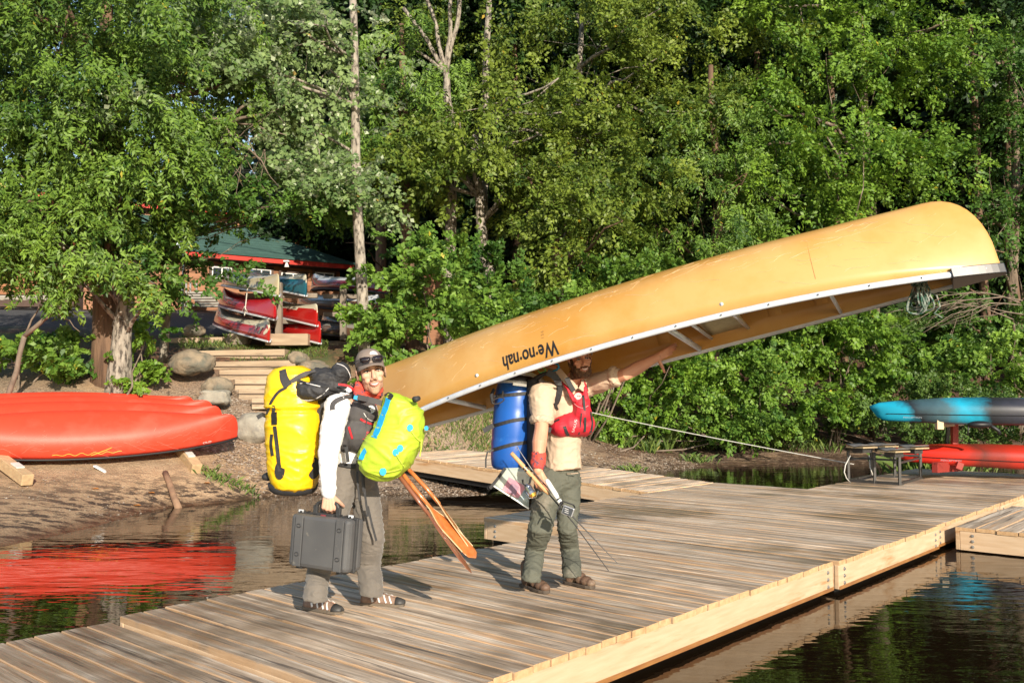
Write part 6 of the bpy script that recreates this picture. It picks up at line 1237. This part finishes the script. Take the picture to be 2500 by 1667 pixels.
def case():
    c = P(796, 1322, 5.93); X = V((math.cos(R(24)), -math.sin(R(24)), -.045)).normalized(); Z = V((.075, .02, 1)); Z = (Z - X * Z.dot(X)).normalized(); Y = Z.cross(X); M = Matrix((X, Y, Z)).transposed(); M4 = Matrix.Translation(c) @ M.to_4x4()
    root = thing('hard_case', c - Z * .17, 'scuffed dark grey hard plastic case carried by its handle', 'case'); W, T_, Hh = .455, .175, .335
    obj('front_shell', MB().box((0, -.042, 0), (W, .085, Hh)).xf(M4), MCASE, root, bevel=.028, angle=30); obj('back_shell', MB().box((0, .046, 0), (W, .084, Hh)).xf(M4), MCASE, root, bevel=.028, angle=30)
    obj('rim', MB().box((0, .003, 0), (W + .012, .022, Hh + .012)).xf(M4), MCASED, root, bevel=.01)
    yf = -.0845
    for x in (-.188, -.122, .122, .188): obj('groove', MB().box((x, yf - .0005, 0), (.004, .003, Hh - .045)).xf(M4), MCASED, root)
    for x in (-.155, .155):
        obj('raised_band', MB().box((x, yf - .002, 0), (.058, .008, Hh - .012)).xf(M4), MCASE, root, bevel=.003)
        for z in (-.085, .095):
            b = MB(); b.tube([(x + .015 * math.cos(t), yf - .008, z + .011 * math.sin(t)) for t in [i * math.pi / 8 for i in range(17)]], .003, 6); b.xf(M4); obj('oval_boss', b, MCASED, root)
    for x in (-.19, -.15, -.105, .10, .145, .19): obj('rib', MB().box((x, -.012, Hh / 2 + .004), (.008, .05, .02)).xf(M4), MCASED, root)
    for x in (-.2, .185): obj('lock_plate', MB().box((x, -.015, Hh / 2 + .012), (.03, .02, .018)).xf(M4), MALU, root, bevel=.003)
    for x in (-.155, .155): obj('foot', MB().box((x, -.02, -Hh / 2 - .006), (.05, .07, .014)).xf(M4), MCASED, root, bevel=.003)
    b = MB(); hz = Hh / 2
    for s in (-1, 1): b.box((s * .088, -.012, hz + .03), (.032, .022, .06)); b.tube([(s * .088, -.012, hz + .05), (s * .072, -.012, hz + .075), (s * .055, -.012, hz + .082)], .013, 8)
    b.tube([(-.06, -.012, hz + .082), (0, -.012, hz + .086), (.06, -.012, hz + .082)], .0135, 10); b.xf(M4); obj('handle', b, MCASED, root, bevel=.004)
    obj('badge', MB().box((0, -.052, hz + .003), (.035, .008, .01)).xf(M4), PM('dull_red', (.25, .04, .05)), root); obj('top_block', MB().box((0, -.02, hz + .006), (.13, .04, .018)).xf(M4), MCASED, root, bevel=.004)
case()
MWOODO = PM('varnished_cherry', (.42, .12, .03), (.55, .19, .05), 5, .3, .1, 40, .001, (6, 6, 1), coat=.5); MWOODL = PM('pale_wood_edge', (.74, .52, .30), (.6, .38, .2), 6, .4, coat=.3); MWOODD = PM('dark_varnish', (.20, .07, .035), (.28, .10, .045), 5, .4, coat=.3)
def paddle(label, g, nk_, tip, w_, nrm, mat, edge):
    g, nk_, tip = V(g), V(nk_), V(tip); root = thing('canoe_paddle', tip, label, 'paddle', 'wooden paddles under the green bag'); d = (tip - nk_).normalized(); L = (tip - nk_).length; s = d.cross(V(nrm)).normalized(); n = s.cross(d)
    obj('shaft', MB().tube([g, g.lerp(nk_, .8), nk_ + d * .06], [.014, .0145, .012], 10), mat, root, smooth=True); rows = []
    for i in range(17):
        t = i / 16; ww = w_ * (.14 + .86 * smoothstep(0, .42, t)) * (1 - .06 * t) * (1 if t < .86 else max(1 - ((t - .86) / .14) ** 2.2, 0) ** .5 + .02); th = .007 * (1 - .6 * t)
        rows.append([nk_ + d * (t * L) + s * (ww / 2 * math.cos(a)) + n * (th * math.sin(a)) for a in [2 * math.pi * k / 12 for k in range(12)]])
    bl = obj('blade', MB().rings(rows), mat, root, smooth=True)
    for sg in (-1, 1): obj('edge', MB().tube([nk_ + d * (t * L) + s * (sg * w_ / 2 * (.14 + .86 * smoothstep(0, .42, t)) * (1 - .06 * t)) for t in [j / 12 for j in range(11)]], .0035, 6), edge, bl)
    return root
paddle('front orange wooden paddle pointing down to the deck', P(938, 1100, 6.05), P(1042, 1230, 5.97), P(1162, 1362, 5.86), .15, (.80, -.42, .42), MWOODO, MWOODL)
paddle('paddle with a pale laminated edge, right of the orange one', P(955, 1100, 6.12), P(1060, 1212, 6.05), P(1164, 1358, 5.95), .15, (.88, .0, .5), MWOODO, MWOODL)
paddle('dark varnished paddle seen edge on, its tip lowest', P(935, 1110, 5.98), P(1035, 1240, 5.88), P(1151, 1398, 5.72), .12, (.90, -.12, .48), MWOODD, MWOODD)
# ---------------------------------------------------------------- bearded man under the canoe
MTAN2 = PM('tan_shirt_cloth', (.58, .435, .315), (.52, .39, .28), 3, .8, .4, 50, .002); MOLV = PM('olive_trouser', (.105, .108, .083), (.08, .083, .064), 2.5, .85, .4, 60, .003, c3=(.20, .18, .14), s3=3, t3=(.58, .7)); MRV = PM('red_vest', (.60, .022, .04), (.54, .018, .034), 4, .65, .3, 60, .002); MBBL = PM('blue_barrel', (.012, .10, .42), (.012, .085, .36), 3, .35, .1, 8, .004, c3=(.03, .16, .5), s3=8, t3=(.6, .7))
def man_two():
    F1 = PZ(1293, 1432, .29); F2 = PZ(1397, 1424, .29); root = thing('person', (F1 + F2) / 2, 'bearded man in tan shirt and red life vest holding the canoe overhead', 'person')
    H = Head(P(1416, 881, 6.72), R(12), R(9), 1.03)
    b = MB(); head_parts(b, H, 1.0); nk = P(1392, 945, 6.8); sh, el, wr = P(1322, 968, 6.66), P(1322, 1045, 6.55), P(1313, 1148, 6.45); shl, ell_, wrl = P(1440, 940, 6.90), P(1527, 914, 6.68), P(1604, 872, 6.76)
    limbt(b, [H(0, -.03, -.06), nk], [.06, .066]); limbt(b, [P(1380, 975, 6.8), P(1376, 1050, 6.8), P(1374, 1140, 6.8)], [.12, .11, .09], flat=.85)
    limbt(b, [nk, sh], [.06, .06]); limbt(b, [nk, shl], [.06, .055]); limbt(b, [sh, el, P(1317, 1080, 6.5), wr], [.055, .050, .054, .034]); limbt(b, [shl, ell_, ell_.lerp(wrl, .35), wrl], [.055, .046, .05, .031])
    hips = [P(1343, 1170, 6.74), P(1390, 1170, 6.84)]; kn = [P(1319, 1290, 6.64), P(1385, 1290, 6.74)]; an = [F1 + V((0, 0, .1)), F2 + V((0, 0, .1))]
    for a, c, e in zip(hips, kn, an): limbt(b, [a, c, e], [.068, .048, .036])
    for e, t in ((F1, PZ(1330, 1444, .29)), (F2, PZ(1440, 1432, .29))): limbt(b, [e + V((0, 0, .05)), e.lerp(t, .7) + V((0, 0, .045))], [.032, .028])
    hand(b, wr, (.18, -.05, -1), (.25, 1, .1), (.95, -.2, .15), 1.12, (28, 40, 35), .25, (.35, 1, .25), (1.0, 1.0, 1.1, 1.2)); hand(b, wrl, (.82, .22, .42), (-.15, .9, -.1), (-.35, 0, -.9), 1.16, (16, 20, 14), 2.6, (.75, .55, -.1), (1.3, 1.0, .8, .6))
    bo, br = body_obj('body', b, root, H, MSK2, MBEARD); face_features(root, H)
    # beard volume
    b = MB()
    for x, y, z, rx, ry, rz in ((0, .056, -.104, .034, .028, .026), (.043, .02, -.072, .024, .042, .042), (-.043, .02, -.072, .024, .042, .042), (.026, .046, -.092, .026, .030, .028), (-.026, .046, -.092, .026, .030, .028), (.060, .0, -.03, .015, .028, .042), (-.060, .0, -.03, .015, .028, .042)): b.ell(H(x, y, z), (rx * H.k, ry * H.k, rz * H.k), H.M)
    b.tube([H(-.038, .076, -.060), H(-.020, .094, -.046), H(0, .100, -.044), H(.020, .094, -.046), H(.038, .076, -.060)], [.004, .005, .004, .005, .004], 8)
    bd = remesh(b, .005, 2, .5, lambda p, n: .005 * noise.noise(p * 130)); obj('beard', bd, MBEARD, root, smooth=True)
    b = MB(); fn = folds(.008, (11, 11, 22), 41)
    b.ell(P(1368, 1172, 6.8), (.145, .12, .10)); limbt(b, [P(1368, 1140, 6.8), P(1368, 1170, 6.8)], [.12, .13], flat=.85)
    limbf(b, [hips[0] + V((-.01, 0, 0)), hips[0].lerp(kn[0], .5), kn[0], kn[0].lerp(an[0], .5), P(1298, 1405, 6.58), P(1296, 1416, 6.58)], [.108, .100, .088, .074, .067, .070]); limbf(b, [hips[1] + V((-.01, 0, 0)), hips[1].lerp(kn[1], .5), kn[1], kn[1].lerp(an[1], .5), P(1397, 1398, 6.68), P(1398, 1407, 6.68)], [.100, .086, .073, .070, .068, .071])
    obj('trousers', remesh(b, .009, 3, .5, fn), MOLV, root, smooth=True)
    # shirt with rolled sleeves
    b = MB(); limbf(b, [P(1386, 962, 6.8), P(1382, 985, 6.8), P(1376, 1040, 6.8), P(1374, 1100, 6.8), P(1373, 1130, 6.8), P(1376, 1150, 6.79)], [.12, .155, .145, .145, .152, .150], flat=.92)
    limbt(b, [P(1375, 965, 6.8), sh + V((.01, 0, .01))], [.10, .098]); limbt(b, [P(1400, 955, 6.85), shl], [.085, .085]); limbf(b, [sh + V((0, 0, .01)), P(1325, 1010, 6.62), P(1324, 1027, 6.60)], [.100, .090, .084]); limbt(b, [shl, P(1475, 930, 6.79), P(1500, 920, 6.735)], [.085, .074, .07])
    shr = remesh(b, .009, 3, .5, folds(.0055, (8, 8, 13), 51)); so_ = obj('shirt', shr, MTAN2, root, smooth=True); sb = bvh_of(shr)
    for pts, r_ in (([P(1322, 1017, 6.6), P(1321, 1034, 6.59)], .082), ([P(1493, 922, 6.75), P(1509, 917, 6.715)], .073)):
        b = MB(); b.tube([pts[0], pts[0].lerp(pts[1], .3), pts[0].lerp(pts[1], .7), pts[1]], [r_ * .96, r_ * 1.07, r_ * 1.07, r_ * .92], 20); obj('rolled_cuff', remesh(b, .007, 2, .5, folds(.006, (20, 20, 24), 9)), MTAN2, so_, smooth=True)
    b = MB(); slab(b, [P(1362, 905, 6.72), P(1376, 922, 6.66), P(1396, 940, 6.62), P(1404, 952, 6.62)], .055, .006, (-.2, -1, .35)); slab(b, [P(1418, 952, 6.64), P(1424, 942, 6.66), P(1426, 930, 6.72)], .045, .006, (.3, -1, .35)); obj('collar', b, MTAN2, so_, bevel=.002)
    strap('pocket_seam', sb, [(1362, 962), (1392, 968)], .004, PM('seam', (.42, .31, .22)), so_, .002, .002, dflt=6.65); strap('hem', sb, [(1338, 1142), (1360, 1152), (1385, 1157), (1412, 1154)], .006, bpy.data.materials['seam'], so_, .002, .002, dflt=6.65)
    # red life vest
    b = MB(); k = px(1, 6.7); b.ell(P(1398, 1035, 6.72), (50 * k, .145, 33 * k)); b.ell(P(1372, 1042, 6.72), (32 * k, .14, 27 * k)); b.ell(P(1425, 1035, 6.74), (28 * k, .14, 32 * k)); b.ell(P(1416, 985, 6.72), (26 * k, .12, 32 * k)); b.ell(P(1420, 1010, 6.7), (26 * k, .14, 30 * k))
    limbt(b, [P(1400, 975, 6.60), P(1388, 950, 6.62), P(1374, 932, 6.68)], [.028, .024, .022], flat=.5); limbt(b, [P(1430, 970, 6.62), P(1428, 945, 6.66), P(1424, 930, 6.72)], [.022, .02, .018], flat=.5)
    vest = remesh(b, .008, 4, .5, folds(.003, (8, 8, 8), 6)); vo = obj('life_vest', vest, MRV, root, smooth=True); vb = bvh_of(vest)
    strap('zip', vb, [(1424, 965), (1427, 1000), (1429, 1030), (1427, 1053)], .018, MBLKF, vo, .005, .003); strap('pocket_zip', vb, [(1420, 1008), (1417, 1035), (1413, 1060)], .010, MBLKF, vo, .003, .003); strap('side_strap', vb, [(1378, 1040), (1383, 1055), (1387, 1063)], .022, MWEB, vo, .003, .003); strap('side_strap', vb, [(1346, 1034), (1354, 1029), (1366, 1024)], .014, MWEB, vo, .005, .004)
    strap('edge_panel', vb, [(1441, 1006), (1447, 1030), (1441, 1056)], .03, MBLKF, vo, .004, .003); strap('reflective_line', vb, [(1395, 977), (1407, 991), (1424, 998), (1436, 990)], .004, PM('pink_line', (.8, .35, .36)), vo, .002, .003)
    disc('round_badge', vb, 1411, 967, .028, PM('pale_badge', (.80, .58, .56)), vo, .004, label='round pale sun badge')
    for kk in range(3): disc('badge_mark', vb, 1406 + kk * 5, 967, .005, MRV, vo, .0068, 8)
    decal('lettering', 'SALUS', on(vb, 1403, 1040)[0], (.25, 0, 1), (-1, 0, .25), .026, MPRINT, vo, vb, (0, -1, 0), .004, 1.35, -.006)
    obj('side_strap', slab(MB(), [P(1327, 1044, 6.58), P(1345, 1050, 6.6)], .035, .006, CAMD), MWEB, vo)
    strap('shoulder_strap', vb, [(1383, 922), (1392, 940), (1401, 955)], .034, MWEB, vo, .006, .006, dflt=6.6)
    # carrying straps of the barrel
    for pts, w_ in (([(1336, 908), (1352, 916), (1364, 932), (1366, 950), (1361, 975), (1353, 992)], .05), ([(1424, 936), (1429, 946), (1432, 956)], .03)): strap('pack_strap', sb, pts, w_, MWEB, root, .009, .006, dflt=6.62)
    strap('pack_strap', sb, [(1356, 985), (1362, 1000)], .016, MWEB, root, .004, .006)
    obj('buckle', MB().box(P(1366, 938, 6.56), (.035, .012, .02)), MBLKG, root, bevel=.003)
    # scarf round the wrist
    b = MB(); a_, c_ = P(1316, 1103, 6.49), P(1312, 1146, 6.45); b.tube([a_, a_.lerp(c_, .3), a_.lerp(c_, .7), c_], [.050, .054, .053, .045], 18); obj('wrist_scarf', remesh(b, .006, 2, .5, folds(.004, (20, 20, 34), 17)), MBUFF, root, smooth=True)
    # cap worn backwards under the hull, only its side shows
    rows = []
    for i in range(8):
        t = i / 7 * math.pi / 2 * .98; rows.append([H(.082 * math.cos(t) ** .75 * math.cos(a), -.012 + .102 * math.cos(t) ** .75 * math.sin(a), .052 + .085 * math.sin(t)) for a in [2 * math.pi * j / 24 for j in range(24)]])
    co = obj('cap', MB().rings(rows, cap=False), MTAN2, root, smooth=True, solid=.004); obj('strap_arch', MB().tube([H(.085, .02, .03), H(.09, .05, .06), H(.08, .07, .07)], .008, 6), MTAN2, co, smooth=True)
    boot(root, F1 - V((.055, 0, 0)) + V((0, .02, 0)), PZ(1337, 1450, .29)); boot(root, F2 - V((.05, -.01, 0)), PZ(1449, 1438, .29))
    # barrel with its harness
    t_, b_ = P(1262, 925, 6.88), P(1246, 1148, 6.84); ax = (t_ - b_); Lb = ax.length; ax.normalize(); rt = thing('blue_barrel', b_, 'blue plastic food barrel with black straps on the bearded man\'s back', 'barrel')
    prof = [(0, .10), (.01, .125), (.04, .142), (.12, .152), (.3, .158), (.34, .155), (.36, .158), (.62, .158), (.64, .155), (.68, .157), (.85, .153), (.93, .142), (.95, .134)]
    b = MB(); b.tube([b_ + ax * (Lb * z) for z, _ in prof], [r for _, r in prof], 40); obj('drum', b, MBBL, rt, smooth=True, bevel=0); bb = bvh_of(b)
    obj('lid', MB().tube([b_ + ax * (Lb * z) for z in (.965, .97, 1.02, 1.03)], [.137, .139, .132, .118], 36), MBLKG, rt, smooth=True); obj('clamp_ring', MB().tube([b_ + ax * (Lb * z) for z in (.935, .94, .965, .97)], [.139, .146, .146, .139], 36), MALU, rt, smooth=True)
    obj('clamp_lever', slab(MB(), [P(1252, 937, 6.70), P(1285, 941, 6.72)], .02, .008, CAMD), MALU, rt)
    for (ya, yb_) in ((968, 960), (1040, 1022), (1098, 1080)): strap('strap', bb, [(1204, ya), (1225, ya - (ya - yb_) * .35), (1255, yb_ + 3), (1285, yb_)], .026, MWEB, rt, .006, .003, dflt=6.75)
    h_ = loft([(1300, 925, 14), (1303, 950, 19), (1302, 1040, 18), (1301, 1120, 16), (1298, 1150, 10)], 6.80, .13); obj('harness', remesh(h_, .01, 3), MBLKF, rt, smooth=True); b = MB(); limbt(b, [P(1300, 930, 6.75), P(1328, 912, 6.74), P(1350, 912, 6.72)], [.04, .035, .03], flat=.5); obj('harness_yoke', b, MBLKF, rt, smooth=True)
    for pts in ([(1205, 1038), (1196, 1043), (1180, 1052)],): obj('strap_tail', slab(MB(), [P(x, y, 6.75) for x, y in pts], .035, .004, CAMD), MWEB, rt)
    obj('strap_tail', slab(MB(), [P(1205, 1098, 6.76), P(1190, 1103, 6.75), P(1186, 1120, 6.75), P(1186, 1141, 6.75)], .012, .003, CAMD), MWEB, rt)
    b = MB(); b.tube([P(1216 + 15 * math.cos(t), 978 + 7 * math.sin(t) - 4 * math.cos(t), 6.66) for t in [i * .42 for i in range(16)]], .005, 6); obj('carabiner', b, PM('dark_steel', (.12, .11, .10), rough=.3, metal=.7), rt); obj('side_handle', MB().tube([P(1206, 950, 6.75), P(1199, 965, 6.72), P(1203, 985, 6.72)], .012, 8), MWEB, rt); obj('clip', MB().tube([P(1228, 955, 6.68), P(1226, 972, 6.66)], .006, 6), bpy.data.materials['dark_steel'], rt)
man_two()
def rods():
    MCORK = PM('cork', (.62, .38, .18), (.50, .29, .13), 60, .75, .4, 120, .001); MRODB = PM('black_rod', (.02, .02, .022), rough=.3); MCHR = PM('chrome_reel', (.55, .55, .56), (.3, .3, .31), 12, .2, metal=.9); MGOLDR = PM('gold_spool', (.75, .42, .06), rough=.25, metal=.8)
    r1 = thing('fishing_rod', P(1249, 1107, 6.33), 'fishing rod with a long cork grip and silver reel in the bearded man\'s hand', 'fishing rod')
    obj('cork_grip', MB().tube([P(1248, 1105, 6.36), P(1275, 1135, 6.36), P(1302, 1166, 6.36), P(1330, 1196, 6.36), P(1341, 1206, 6.36)], [.014, .0155, .014, .014, .010], 12), MCORK, r1, smooth=True)
    for t in ((1279, 1140), (1284, 1145)): obj('ring', MB().tube([P(t[0], t[1], 6.355), P(t[0] + 3, t[1] + 3, 6.355)], .0165, 12), MRODB, r1)
    obj('blank', MB().tube([P(1338, 1203, 6.36), P(1400, 1276, 6.3), P(1486, 1393, 6.2)], [.0055, .004, .0025], 8), MRODB, r1)
    obj('reel_body', MB().ell(P(1289, 1188, 6.3), (.028, .025, .022)), MCHR, r1, smooth=True); obj('spool', MB().tube([P(1291, 1194, 6.3), P(1297, 1203, 6.28), P(1301, 1209, 6.27)], [.034, .032, .028], 18), MCHR, r1); obj('spool_line', MB().tube([P(1300, 1206, 6.262), P(1304, 1212, 6.255)], [.027, .022], 16), MGOLDR, r1); obj('reel_foot', MB().tube([P(1297, 1164, 6.34), P(1292, 1182, 6.32)], .008, 8), MBLKG, r1); obj('bail', MB().tube([P(1284, 1200, 6.27), P(1292, 1216, 6.25), P(1308, 1214, 6.25), P(1314, 1198, 6.27)], .004, 6), MCHR, r1); obj('crank', MB().tube([P(1284, 1186, 6.28), P(1277, 1180, 6.26), P(1276, 1171, 6.25)], [.005, .004, .008], 6), MBLKG, r1)
    r2 = thing('fishing_rod', P(1262, 1092, 6.42), 'thin black fishing rod behind the cork one, its tip further right', 'fishing rod'); obj('blank', MB().tube([P(1262, 1090, 6.44), P(1300, 1148, 6.43), P(1395, 1257, 6.35), P(1508, 1375, 6.25)], [.002, .004, .0048, .002], 8), MRODB, r2); obj('guide', MB().tube([P(1262 + 3 * math.cos(t), 1094 + 5 * math.sin(t), 6.43) for t in [i * .7 for i in range(10)]], .0015, 5), MCHR, r2)
    for (x, y) in ((1440, 1322), (1452, 1325)): obj('guide', MB().tube([P(x + 3 * math.cos(t), y + 3 * math.sin(t), 6.27) for t in [i * .7 for i in range(10)]], .0015, 5), MCHR, r2)
    r3 = thing('camera_pole', P(1334, 1170, 6.33), 'white grip pole with a small boxy action camera at its lower end', 'camera pole'); obj('grip', MB().tube([P(1334, 1171, 6.34), P(1338, 1178, 6.33), P(1357, 1208, 6.3), P(1362, 1217, 6.29)], [.015, .018, .018, .013], 12), MWHITE, r3, smooth=True); obj('joint', MB().tube([P(1361, 1216, 6.29), P(1372, 1231, 6.27)], [.010, .014], 10), MBLKG, r3); obj('collar', MB().tube([P(1364, 1220, 6.285), P(1369, 1227, 6.28)], [.016, .016], 12), MWHITE, r3)
    c = P(1387, 1247, 6.23); M = Matrix.Rotation(R(20), 3, 'Y') @ Matrix.Rotation(R(-12), 3, 'Z'); M4 = Matrix.Translation(c) @ M.to_4x4(); cam_ = obj('camera_body', MB().box((0, 0, 0), (.078, .035, .062)).xf(M4), PM('silver_housing', (.45, .46, .48), rough=.3, metal=.4), r3, bevel=.007); obj('front_plate', MB().box((0, -.018, 0), (.066, .004, .050)).xf(M4), PM('grey_plate', (.05, .055, .065), rough=.35), cam_, bevel=.003)
    for k in range(3): obj('printed_mark', MB().box((-.012 + k * .004, -.0205, .012 - k * .012), (.028, .001, .003)).xf(M4), MPRINT, cam_)
    for (a, e) in (((1372, 1222), (1400, 1232)), ((1400, 1232), (1404, 1240)), ((1372, 1225), (1362, 1245))): obj('arm', MB().tube([P(a[0], a[1], 6.25), P(e[0], e[1], 6.24)], .005, 6), MBLKG, r3)
    # clear map case hanging at his side
    m = thing('map_case', P(1205, 1185, 6.75), 'clear plastic map case with pink contents hanging below the barrel', 'map case'); mp = bpy.data.materials.new('clear_vinyl'); mp.use_nodes = True; q = mp.node_tree.nodes['Principled BSDF']; q.inputs['Base Color'].default_value = (.55, .62, .56, 1); q.inputs['Alpha'].default_value = .62; q.inputs['Roughness'].default_value = .12
    def sheet(cs, n=6, amp=.006, d=6.7): return MB().rings([[P(*[cs[0][j] * (1 - u) * (1 - v_) + cs[1][j] * u * (1 - v_) + cs[2][j] * u * v_ + cs[3][j] * (1 - u) * v_ for j in (0, 1)], d + amp * math.sin(u * 7 + v_ * 4)) for u in [i / n for i in range(n + 1)]] for v_ in [i / n for i in range(n + 1)]], closed=False)
    obj('sleeve', sheet([(1232, 1142), (1295, 1140), (1291, 1241), (1203, 1183)]), mp, m, smooth=True, solid=.003)
    obj('pink_packet', sheet([(1243, 1164), (1285, 1188), (1265, 1216), (1226, 1196)], 4, .002, 6.69), PM('pink_card', (.62, .28, .33), (.5, .2, .26), 9, .5), m, solid=.003); obj('printed_panel', sheet([(1250, 1178), (1268, 1188), (1257, 1210), (1238, 1199)], 3, .001, 6.68), PM('mauve_print', (.36, .22, .30)), m); obj('map_sheet', sheet([(1270, 1200), (1290, 1195), (1289, 1236), (1262, 1221)], 3, .002, 6.695), PM('map_print', (.25, .36, .42), (.5, .52, .45), 26), m)
    obj('top_strap', slab(MB(), [P(1234, 1142, 6.69), P(1215, 1168, 6.69), P(1196, 1192, 6.69)], .022, .004, CAMD), MWEB, m); obj('buckle', MB().tube([P(1194 + 5 * math.cos(t), 1190 + 5 * math.sin(t), 6.69) for t in [i * .7 for i in range(10)]], .003, 6), MBLKG, m); obj('side_edge', slab(MB(), [P(1203, 1184, 6.69), P(1250, 1214, 6.69), P(1291, 1241, 6.69)], .01, .003, CAMD), MWHITE, m)
    # paddle stowed in the canoe, its blue taped end beside his head
    s = thing('stowed_paddle', P(1385, 897, 7.0), 'orange paddle tucked inside the canoe, its end ringed with blue tape', 'paddle'); a_, e_ = P(1300, 882, 7.0), P(1362, 897, 6.85); b = MB(); b.tube([a_, a_.lerp(e_, .5), e_], [.04, .05, .042], 14, flat=.35); obj('blade', b, MWOODO, s, smooth=True)
    obj('blue_tape', MB().tube([P(1352, 887, 6.83), P(1362, 889, 6.82), P(1365, 896, 6.82), P(1359, 903, 6.82), P(1348, 906, 6.83)], .008, 6), MBLUE, s, smooth=True); obj('green_cord', MB().tube([P(1310, 900, 6.72), P(1318, 910, 6.72), P(1328, 908, 6.72), P(1333, 903, 6.72), P(1326, 897, 6.72)], .004, 6), PM('green_cord', (.1, .62, .2)), s, smooth=True)
rods()
